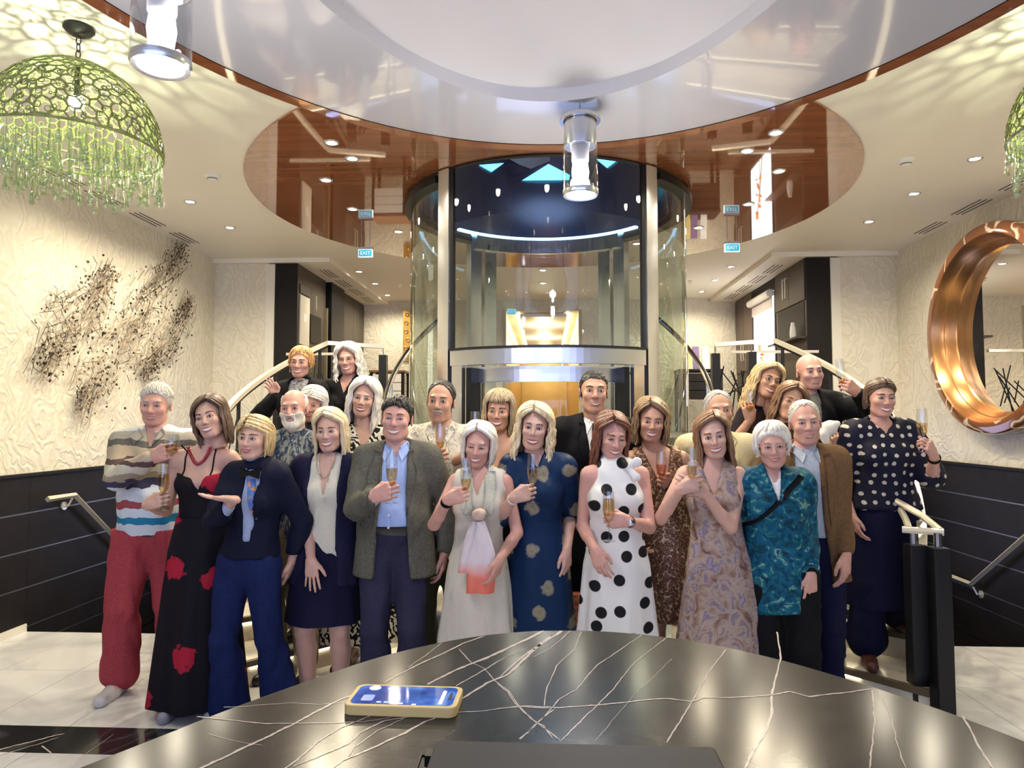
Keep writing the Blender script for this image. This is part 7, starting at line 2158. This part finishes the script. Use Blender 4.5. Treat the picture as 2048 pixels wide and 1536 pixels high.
# 15 man in black suit
pr15 = [(0.62, 0.0), (0.64, 0.006), (0.87, 0.062)]
ws15 = c_plain('white_dress_shirt', (0.78, 0.77, 0.75), 0.6, 0.3, 0.03)
def x15(c):
    shirt_collar(c, 'shirt', ws15); lapels(c, 'suit_jacket', pr15, blk('lapel15'), 0.64, 0.83, 0.045)
    cx_ = c['nb'][0]; H = c['H']
    patch(c, 'shirt', [(cx_ - 0.016, 0.832 * H), (cx_ - 0.02, 0.812 * H), (cx_ - 0.026, 0.74 * H), (cx_ - 0.034, 0.66 * H)], [(cx_ + 0.016, 0.832 * H), (cx_ + 0.02, 0.812 * H), (cx_ + 0.026, 0.74 * H), (cx_ + 0.034, 0.66 * H)], 0.012, 'necktie', c_plain('dark_tie', (0.016, 0.018, 0.022), 0.5), nu=16, nv=3)
person('man with cropped dark hair in black suit and tie before the lift door', 1188, 738, 4.0, 0, 'm', b=1.02, skin='tan', head=(2, 0, 2), hair=[('crew', dict(vol=-0.005)), ('crop', dict(seed=15, front=17, vol=0.001, n=300, L_=9, fr=0.0045))], hairc='dark', smile=1, lf=0.004, hairpad=0.008,
       wear=[('top', dict(name='shirt', mat=ws15, infl=0.010, hem=0.56, sleeve=0)), ('trousers', dict(mat=blk('suit_trousers'))), ('top', dict(name='suit_jacket', mat=blk('black_suit'), infl=0.026, hem=0.44, sleeve=1.9, sleevew=1.15, carve=pr15))], extra=x15)

# 16 redhead, polka dot dress
pk = c_dots('white_dress_black_dots', (0.74, 0.73, 0.72), (0.012, 0.012, 0.013), 8.6, 0.22, 0.55, 0.6)
def x16(c):
    s, H = c['s'], c['H']; c0 = c['nb']
    g_ = Grid((c0[0] - 0.15, -0.25, c0[2] - 0.12), (c0[0] + 0.2, 0.1, c0[2] + 0.08), 0.006)
    p0 = np.array([c0[0] + 0.05, -0.07, c0[2] + 0.0])
    g_.ell(p0, (0.022, 0.02, 0.02), 0.0); g_.cone(p0, p0 + np.array([0.05, -0.01, 0.022]), 0.012, 0.026, 0.01, yf=0.5); g_.cone(p0, p0 + np.array([0.045, -0.02, -0.05]), 0.012, 0.022, 0.01, yf=0.5)
    a = Acc(); a.add(*g_.mesh()); a.build('neck_bow', pk, c['root'])
    wrist_band(c, 'R', mat('brown_watch_strap', (0.10, 0.05, 0.03), 0.5), 'wristwatch', 0.031, 0.009, M['chrome'])
    earrings(c, M['chrome'], 0.02)
person('red-haired woman in a white halter dress with black polka dots', 1228, 824, 3.52, 0, 'f', fx=1232, b=1.0, skin='pink', yaw=2, head=(10, 12, 4), hair=[('long', dict(vol=0.006)), ('strands', dict(end_z=-0.20, vol=0.014, n=130, seed=16, face=60, wave=0.004, wfreq=40, part=-0.02, fr=0.011))], hairc='auburn', smile=2, eyes=0.35,
       L=dict(hand=(1190, 1100, 0.18), pole=(-0.25, 1, 0), D=(0.3, -0.4, -0.85), N=(0.4, 0.9, 0), T=(0.8, -0.4, 0.2)), R=dict(hand=(1222, 1040, 0.27), pose=G, pole=(0.5, 0.35, -0.9), D=(-0.96, -0.2, 0.05)),
       wear=[('top', dict(name='dress', mat=pk, infl=0.018, hem=0.56, sleeve=0, armcut=0.10, highneck=True)), ('skirt', dict(name='skirt', mat=pk, waist=0.66, hem=0.05, hemr=0.245, folds=8, amp=0.016, infl=0.016))], extra=x16, shoes=SHOE((0.5, 0.4, 0.3)))
flute('champagne flute held low by the woman in the polka dot dress', 1218, 1082, 3.23, 0.225, fill=0.75)

# 17 bob, leopard dress
lp17 = c_cells('bronze_sequin_dress', [(0.0, (0.42, 0.26, 0.15)), (0.32, (0.16, 0.075, 0.045)), (0.55, (0.07, 0.03, 0.022)), (0.8, (0.5, 0.36, 0.22))], 70, 0.4, 0.25)
person('woman with a light brown bob in a short bronze sequin dress', 1306, 794, 3.82, 0, 'f', fx=1345, b=1.0, skin='tan', yaw=-4, head=(-4, 3, 5), hair=[('long', dict(vol=0.010)), ('strands', dict(end_z=-0.115, vol=0.02, n=130, seed=17, face=56, part=-0.02, curl=0.01, wave=0.007, wfreq=60))], hairc='lightbrown', smile=2, hairpad=0.024,
       L=dict(rel=(-0.02, -0.16, -0.40), pole=(-0.8, 0.3, -0.3)), R=dict(hand=(1325, 960, 0.14), pose=G, pole=(0.5, 0.35, -0.9), palm='cam'),
       wear=[('top', dict(name='dress', mat=lp17, infl=0.012, hem=0.55, sleeve=0, armcut=0.135, carve=[(0.70, 0.0), (0.88, 0.10)])), ('skirt', dict(name='skirt', mat=lp17, waist=0.62, hem=0.29, hemr=0.20, folds=6, amp=0.008))], shoes=SHOE((0.25, 0.12, 0.06)))
flute('pink champagne flute in front of the bronze sequin dress', 1323, 985, 3.64, 0.21, fill=0.5, liquid=thin_glass('rose_champagne', (1.0, 0.62, 0.5), 0.1, 0.9))

# 18 long auburn hair, floral maxi dress
fl18 = c_blotch('muted_floral_dress', [(0.28, (0.11, 0.06, 0.06)), (0.42, (0.30, 0.20, 0.165)), (0.52, (0.40, 0.32, 0.28)), (0.60, (0.20, 0.15, 0.20)), (0.66, (0.30, 0.27, 0.38)), (0.8, (0.40, 0.35, 0.36))], 17, 0.8, 0.7, 5)
person('woman with long chestnut hair in a floral sleeveless maxi dress raising a flute', 1418, 824, 3.52, 0, 'f', fx=1440, b=0.98, skin='fair', yaw=-12, head=(-8, 3, -8), hair=[('long', dict(vol=0.006)), ('strands', dict(end_z=-0.25, vol=0.014, n=140, seed=18, face=58, part=0.02, wave=0.004, wfreq=40))], hairc='chestnut', smile=2,
       L=dict(hand=(1392, 968, 0.22), pose=G, pole=(-0.5, 0.2, -0.9)), R=dict(hand=(1408, 985, 0.18), pole=(0.5, 0.2, -0.9), D=(-0.8, -0.2, 0.35), N=(-0.4, 0.8, 0), T=(0.2, 0, 1)),
       wear=[('top', dict(name='dress', mat=fl18, infl=0.012, hem=0.54, sleeve=0, armcut=0.125, carve=[(0.74, 0.0), (0.87, 0.07)])), ('skirt', dict(name='skirt', mat=fl18, waist=0.64, hem=0.05, hemr=0.27, folds=9, amp=0.018))], shoes=SHOE((0.3, 0.2, 0.15)))
flute('champagne flute held up by the woman in the floral maxi dress', 1384, 993, 3.28, 0.225, fill=0.4)

# 19 grey man in yellow shirt
y19 = c_plain('pale_yellow_shirt', (0.66, 0.58, 0.36), 0.75, 0.6, 0.08)
person('balding grey-haired man in a pale yellow shirt behind the woman in the floral dress', 1433, 780, 4.05, 0, 'm', fx=1452, b=1.02, skin='tan', head=(-4, 0, -4), hair=[('receding', dict(vol=-0.004)), ('crop', dict(seed=19, front=48, vol=0.002, n=220))], hairc='grey', smile=1, hairpad=0.004,
       wear=[('top', dict(name='shirt', mat=y19, infl=0.022, hem=0.46, sleeve=1.1, sleevew=1.3)), ('trousers', dict(mat=c_plain('tan_slacks', (0.22, 0.17, 0.10))))], extra=lambda c: shirt_collar(c, 'shirt', y19))

# 20 short white hair, teal top
t20 = c_blotch('teal_print_tunic', [(0.25, (0.003, 0.012, 0.045)), (0.42, (0.004, 0.055, 0.085)), (0.52, (0.006, 0.09, 0.19)), (0.60, (0.015, 0.13, 0.12)), (0.66, (0.20, 0.36, 0.34)), (0.72, (0.004, 0.05, 0.14))], 24, 1.2, 0.55, 5)
def x20(c):
    wrist_band(c, 'R', blk('smart_watch'), 'wristwatch', 0.034, 0.016)
    w_ = c['WR']['R']; d = unit(w_ - c['EL']['R'])
    MB().lathe([(0.03, -0.05), (0.045, -0.05), (0.043, 0.02), (0.03, 0.02)], 20, tuple(w_ - d * 0.055), tuple(d)).build('white_cuff', ws15, c['root'], smooth=True)
    H = c['H']; cx_ = c['nb'][0]
    patch(c, 'tunic', [(cx_ - 0.17, 0.66 * H), (cx_ + 0.10, 0.84 * H)], [(cx_ - 0.17, 0.645 * H), (cx_ + 0.125, 0.83 * H)], 0.005, 'bag_strap', blk('bag_strap'), nu=20, nv=2)
    earrings(c, M['white'], 0.015)
person('woman with short white hair in a teal and blue print tunic and black trousers', 1540, 843, 3.50, 0, 'f', fx=1560, b=1.02, heavy=0.2, skin='pink', yaw=-6, head=(-12, 3, -4), hair=[('fringe', dict(vol=0.012)), ('strands', dict(end_z=-0.03, vol=0.012, n=90, seed=20, face=60, e0=9, bangs=0.3, curl=0.02, fr=0.0105))], hairc='white', smile=1, glasses=mat('clear_rims', (0.5, 0.4, 0.4), 0.3), eyes=0.6,
       R=dict(hand=(1622, 1150, 0.10), pole=(0.2, 1, 0), D=(-0.08, -0.15, -1), N=(-0.4, 0.9, 0), T=(-0.9, -0.4, 0)), L=dict(rel=(0.03, 0.14, -0.5)),
       wear=[('top', dict(name='tunic', mat=t20, infl=0.026, hem=0.40, sleeve=1.72, sleevew=1.4, flare=0.02, carve=[(0.745, 0.0), (0.88, 0.05)], hemwave=0.01)), ('top', dict(name='undershirt', mat=ws15, infl=0.008, hem=0.6, sleeve=0, carve=[(0.80, 0.0), (0.88, 0.045)])),
             ('trousers', dict(mat=blk('black_trousers20'), loose=0.014, flare=0.03))], extra=x20)

# 21 wavy blonde leaning on the stairs
person('woman with wavy golden-blond hair in a black top leaning sideways on the stairs', 1541, 724, 4.55, 0.15, 'f', fx=1500, b=0.95, skin='tan', yaw=6, head=(8, -2, 18), hair=[('long', dict(vol=0.008)), ('strands', dict(end_z=-0.20, vol=0.020, n=140, seed=21, face=54, wave=0.010, wfreq=50, part=0.01, spread=0.015))], hairc='blond', smile=2, glasses=mat('dark_frames21', (0.03, 0.02, 0.025), 0.3), hairpad=0.022,
       L=dict(hand=(1494, 815, 0.16), pose=G, pole=(-0.6, 0.1, -0.9), D=(-0.2, -0.2, 0.95), T=(1, 0, 0.2)), R=dict(rel=(0.1, 0.1, -0.5)),
       wear=[('top', dict(name='top', mat=c_plain('black_plum_top', (0.018, 0.012, 0.018)), infl=0.016, hem=0.5, sleeve=0.7, sleevew=1.2, carve=[(0.74, 0.0), (0.88, 0.075)])), ('trousers', dict(mat=blk('black_trousers21')))])
flute('champagne flute held by the leaning blond woman on the stairs', 1496, 848, 4.36, 0.21, fill=0.4, tilt=(0, 6))

# 22 brown-haired woman between heads
person('brown-haired woman leaning in between the bald man and the man in the brown blazer', 1590, 763, 4.28, 0.15, 'f', fx=1610, b=0.95, skin='tan', yaw=6, head=(-4, 4, 18), hair=[('long', dict(vol=0.008)), ('strands', dict(end_z=-0.20, vol=0.016, n=120, seed=22, face=56, wave=0.005, part=0.0))], hairc='chestnut', smile=1, eyes=0.5, hairpad=0.02,
       R=dict(hand=(1672, 874, 0.12), pose=G, pole=(0.8, 0.2, -0.6), D=(-0.3, -0.3, 0.9), T=(-0.9, 0, -0.2)),
       wear=[('top', dict(name='blouse', mat=c_plain('dark_brown_blouse', (0.04, 0.025, 0.02)), infl=0.016, hem=0.5, sleeve=1.8)), ('trousers', dict(mat=c_plain('taupe_trousers', (0.10, 0.085, 0.07))))])
g_ = Grid((-0.12, -0.08, -0.12), (0.12, 0.08, 0.12), 0.006)
g_.ell((0, 0, 0), (0.055, 0.03, 0.042), 0.0); g_.cone((-0.03, -0.01, -0.03), (-0.012, -0.01, -0.075), 0.028, 0.02, 0.02); g_.cone((0.02, 0, 0.02), (0.055, 0.0, 0.03), 0.03, 0.018, 0.02)
V, F = g_.mesh(); a = Acc(); a.add(V, F); o = a.build('napkin', c_plain('white_napkin', (0.80, 0.77, 0.70), 0.8, 0.9, 0.03), None)
tag(o, 'folded white napkin held up behind the man in the brown blazer', 'napkin'); o.location = U(1655, 858, 4.10)

# 23 bald man raising glass
bs23 = blk('black_jacket23')
def x23(c):
    shirt_collar(c, 'shirt', c_plain('grey_shirt_collar', (0.20, 0.19, 0.18)))
person('bald man in a dark jacket on the stairs raising a flute beside the rail', 1615, 709, 4.60, 0.30, 'm', fx=1625, b=1.05, skin='pink', yaw=4, head=(2, 2, -3), hair=None, smile=1, hairpad=0.0, heavy=0.15,
       R=dict(hand=(1692, 772, 0.22), pose=G, pole=(0.8, 0.2, -0.6), D=(-0.75, -0.3, 0.55)), L=dict(rel=(-0.05, 0.05, -0.5)),
       wear=[('top', dict(name='shirt', mat=c_plain('grey_print_shirt', (0.20, 0.19, 0.17)), infl=0.010, hem=0.55, sleeve=0)), ('top', dict(name='jacket', mat=bs23, infl=0.028, hem=0.44, sleeve=1.88, sleevew=1.2, carve=[(0.62, 0.0), (0.87, 0.045)])), ('trousers', dict(mat=blk('black_trousers23')))], extra=x23)
flute('champagne flute held high by the bald man beside the stair rail', 1688, 795, 4.33, 0.235, fill=0.15, tilt=(0, -6))

# 24 older man in brown blazer
b24 = c_blotch('brown_tweed_blazer', [(0.3, (0.13, 0.072, 0.035)), (0.7, (0.19, 0.105, 0.05))], 90, 0.3, 0.85)
s24 = c_plain('pale_blue_grey_shirt', (0.42, 0.47, 0.55))
pr24 = [(0.42, 0.10), (0.60, 0.07), (0.72, 0.06), (0.87, 0.062)]
def x24(c):
    shirt_collar(c, 'shirt', s24); lapels(c, 'blazer', pr24, b24, 0.60, 0.825, 0.05)
person('older man with short grey hair in a brown blazer and dark jeans', 1605, 799, 3.78, 0, 'm', fx=1618, b=1.0, heavy=0.2, skin='pink', yaw=-14, head=(-10, 2, -4), hair=[('receding', dict(vol=-0.003)), ('crop', dict(seed=24, front=42, vol=0.003, n=200))], hairc='silver', smile=1, eyes=0.5, hairpad=0.006, lf=0.004,
       R=dict(hand=(1692, 1112, 0.15), pole=(0.2, 1, 0), D=(-0.1, -0.15, -1), N=(-0.6, 0.7, 0), T=(-0.7, -0.6, 0)), L=dict(rel=(-0.03, 0.02, -0.52)),
       wear=[('top', dict(name='shirt', mat=s24, infl=0.012, hem=0.56, sleeve=0)), ('trousers', dict(name='jeans', mat=c_plain('dark_jeans', (0.009, 0.010, 0.036), 0.85, 0.5, 0.3), infl=0.010, loose=0.004, flare=0.02)), ('top', dict(name='blazer', mat=b24, infl=0.024, hem=0.42, sleeve=1.82, sleevew=1.12, carve=pr24, flare=0.045))], extra=x24)

# 25 woman in navy spotted blouse on the lowest step
n25 = c_dots('navy_blouse_white_spots', (0.012, 0.012, 0.028), (0.55, 0.51, 0.44), 19, 0.19, 0.3, 0.6, None, 0.01)
person('woman with tied-back brown hair in a navy spotted blouse at far right', 1759, 754, 4.12, 0.15, 'f', fx=1768, b=1.06, heavy=0.2, skin='pink', yaw=-6, head=(-2, 2, 2), hair=[('fringe', dict(vol=0.0)), ('strands', dict(end_z=-0.045, vol=0.003, n=130, seed=25, face=78, part=0.008, e0=24, fr=0.0062, wave=0.0004))], hairc='brown', smile=2, eyes=0.6,
       R=dict(hand=(1850, 892, 0.30), pose=G, pole=(0.45, 0.35, -1), D=(-0.5, -0.35, 0.75)), L=dict(rel=(-0.06, -0.08, -0.5)),
       feet={'L': (U(1735, 1310, 4.08).x, 4.08, 0.15), 'R': (U(1800, 1250, 4.2).x, 4.24, 0.30)},
       wear=[('top', dict(name='blouse', mat=n25, infl=0.026, hem=0.535, sleeve=0.98, sleevew=1.5, flare=0.03, carve=[(0.795, 0.0), (0.82, 0.018), (0.835, 0.05), (0.88, 0.10)])), ('skirt', dict(name='culottes', mat=c_plain('navy_culottes', (0.007, 0.008, 0.03)), waist=0.60, hem=0.2, hemr=0.24, folds=6, amp=0.014, infl=0.02)), ('trousers', dict(mat=c_plain('navy_trousers', (0.007, 0.008, 0.028)), flare=0.05, end=0.85))],
       shoes=SHOE((0.10, 0.03, 0.025)), extra=lambda c: wrist_band(c, 'R', blk('watch25'), 'wristwatch', 0.034, 0.01))
flute('champagne flute raised by the woman in the navy spotted blouse', 1846, 905, 3.80, 0.23, fill=0.5)
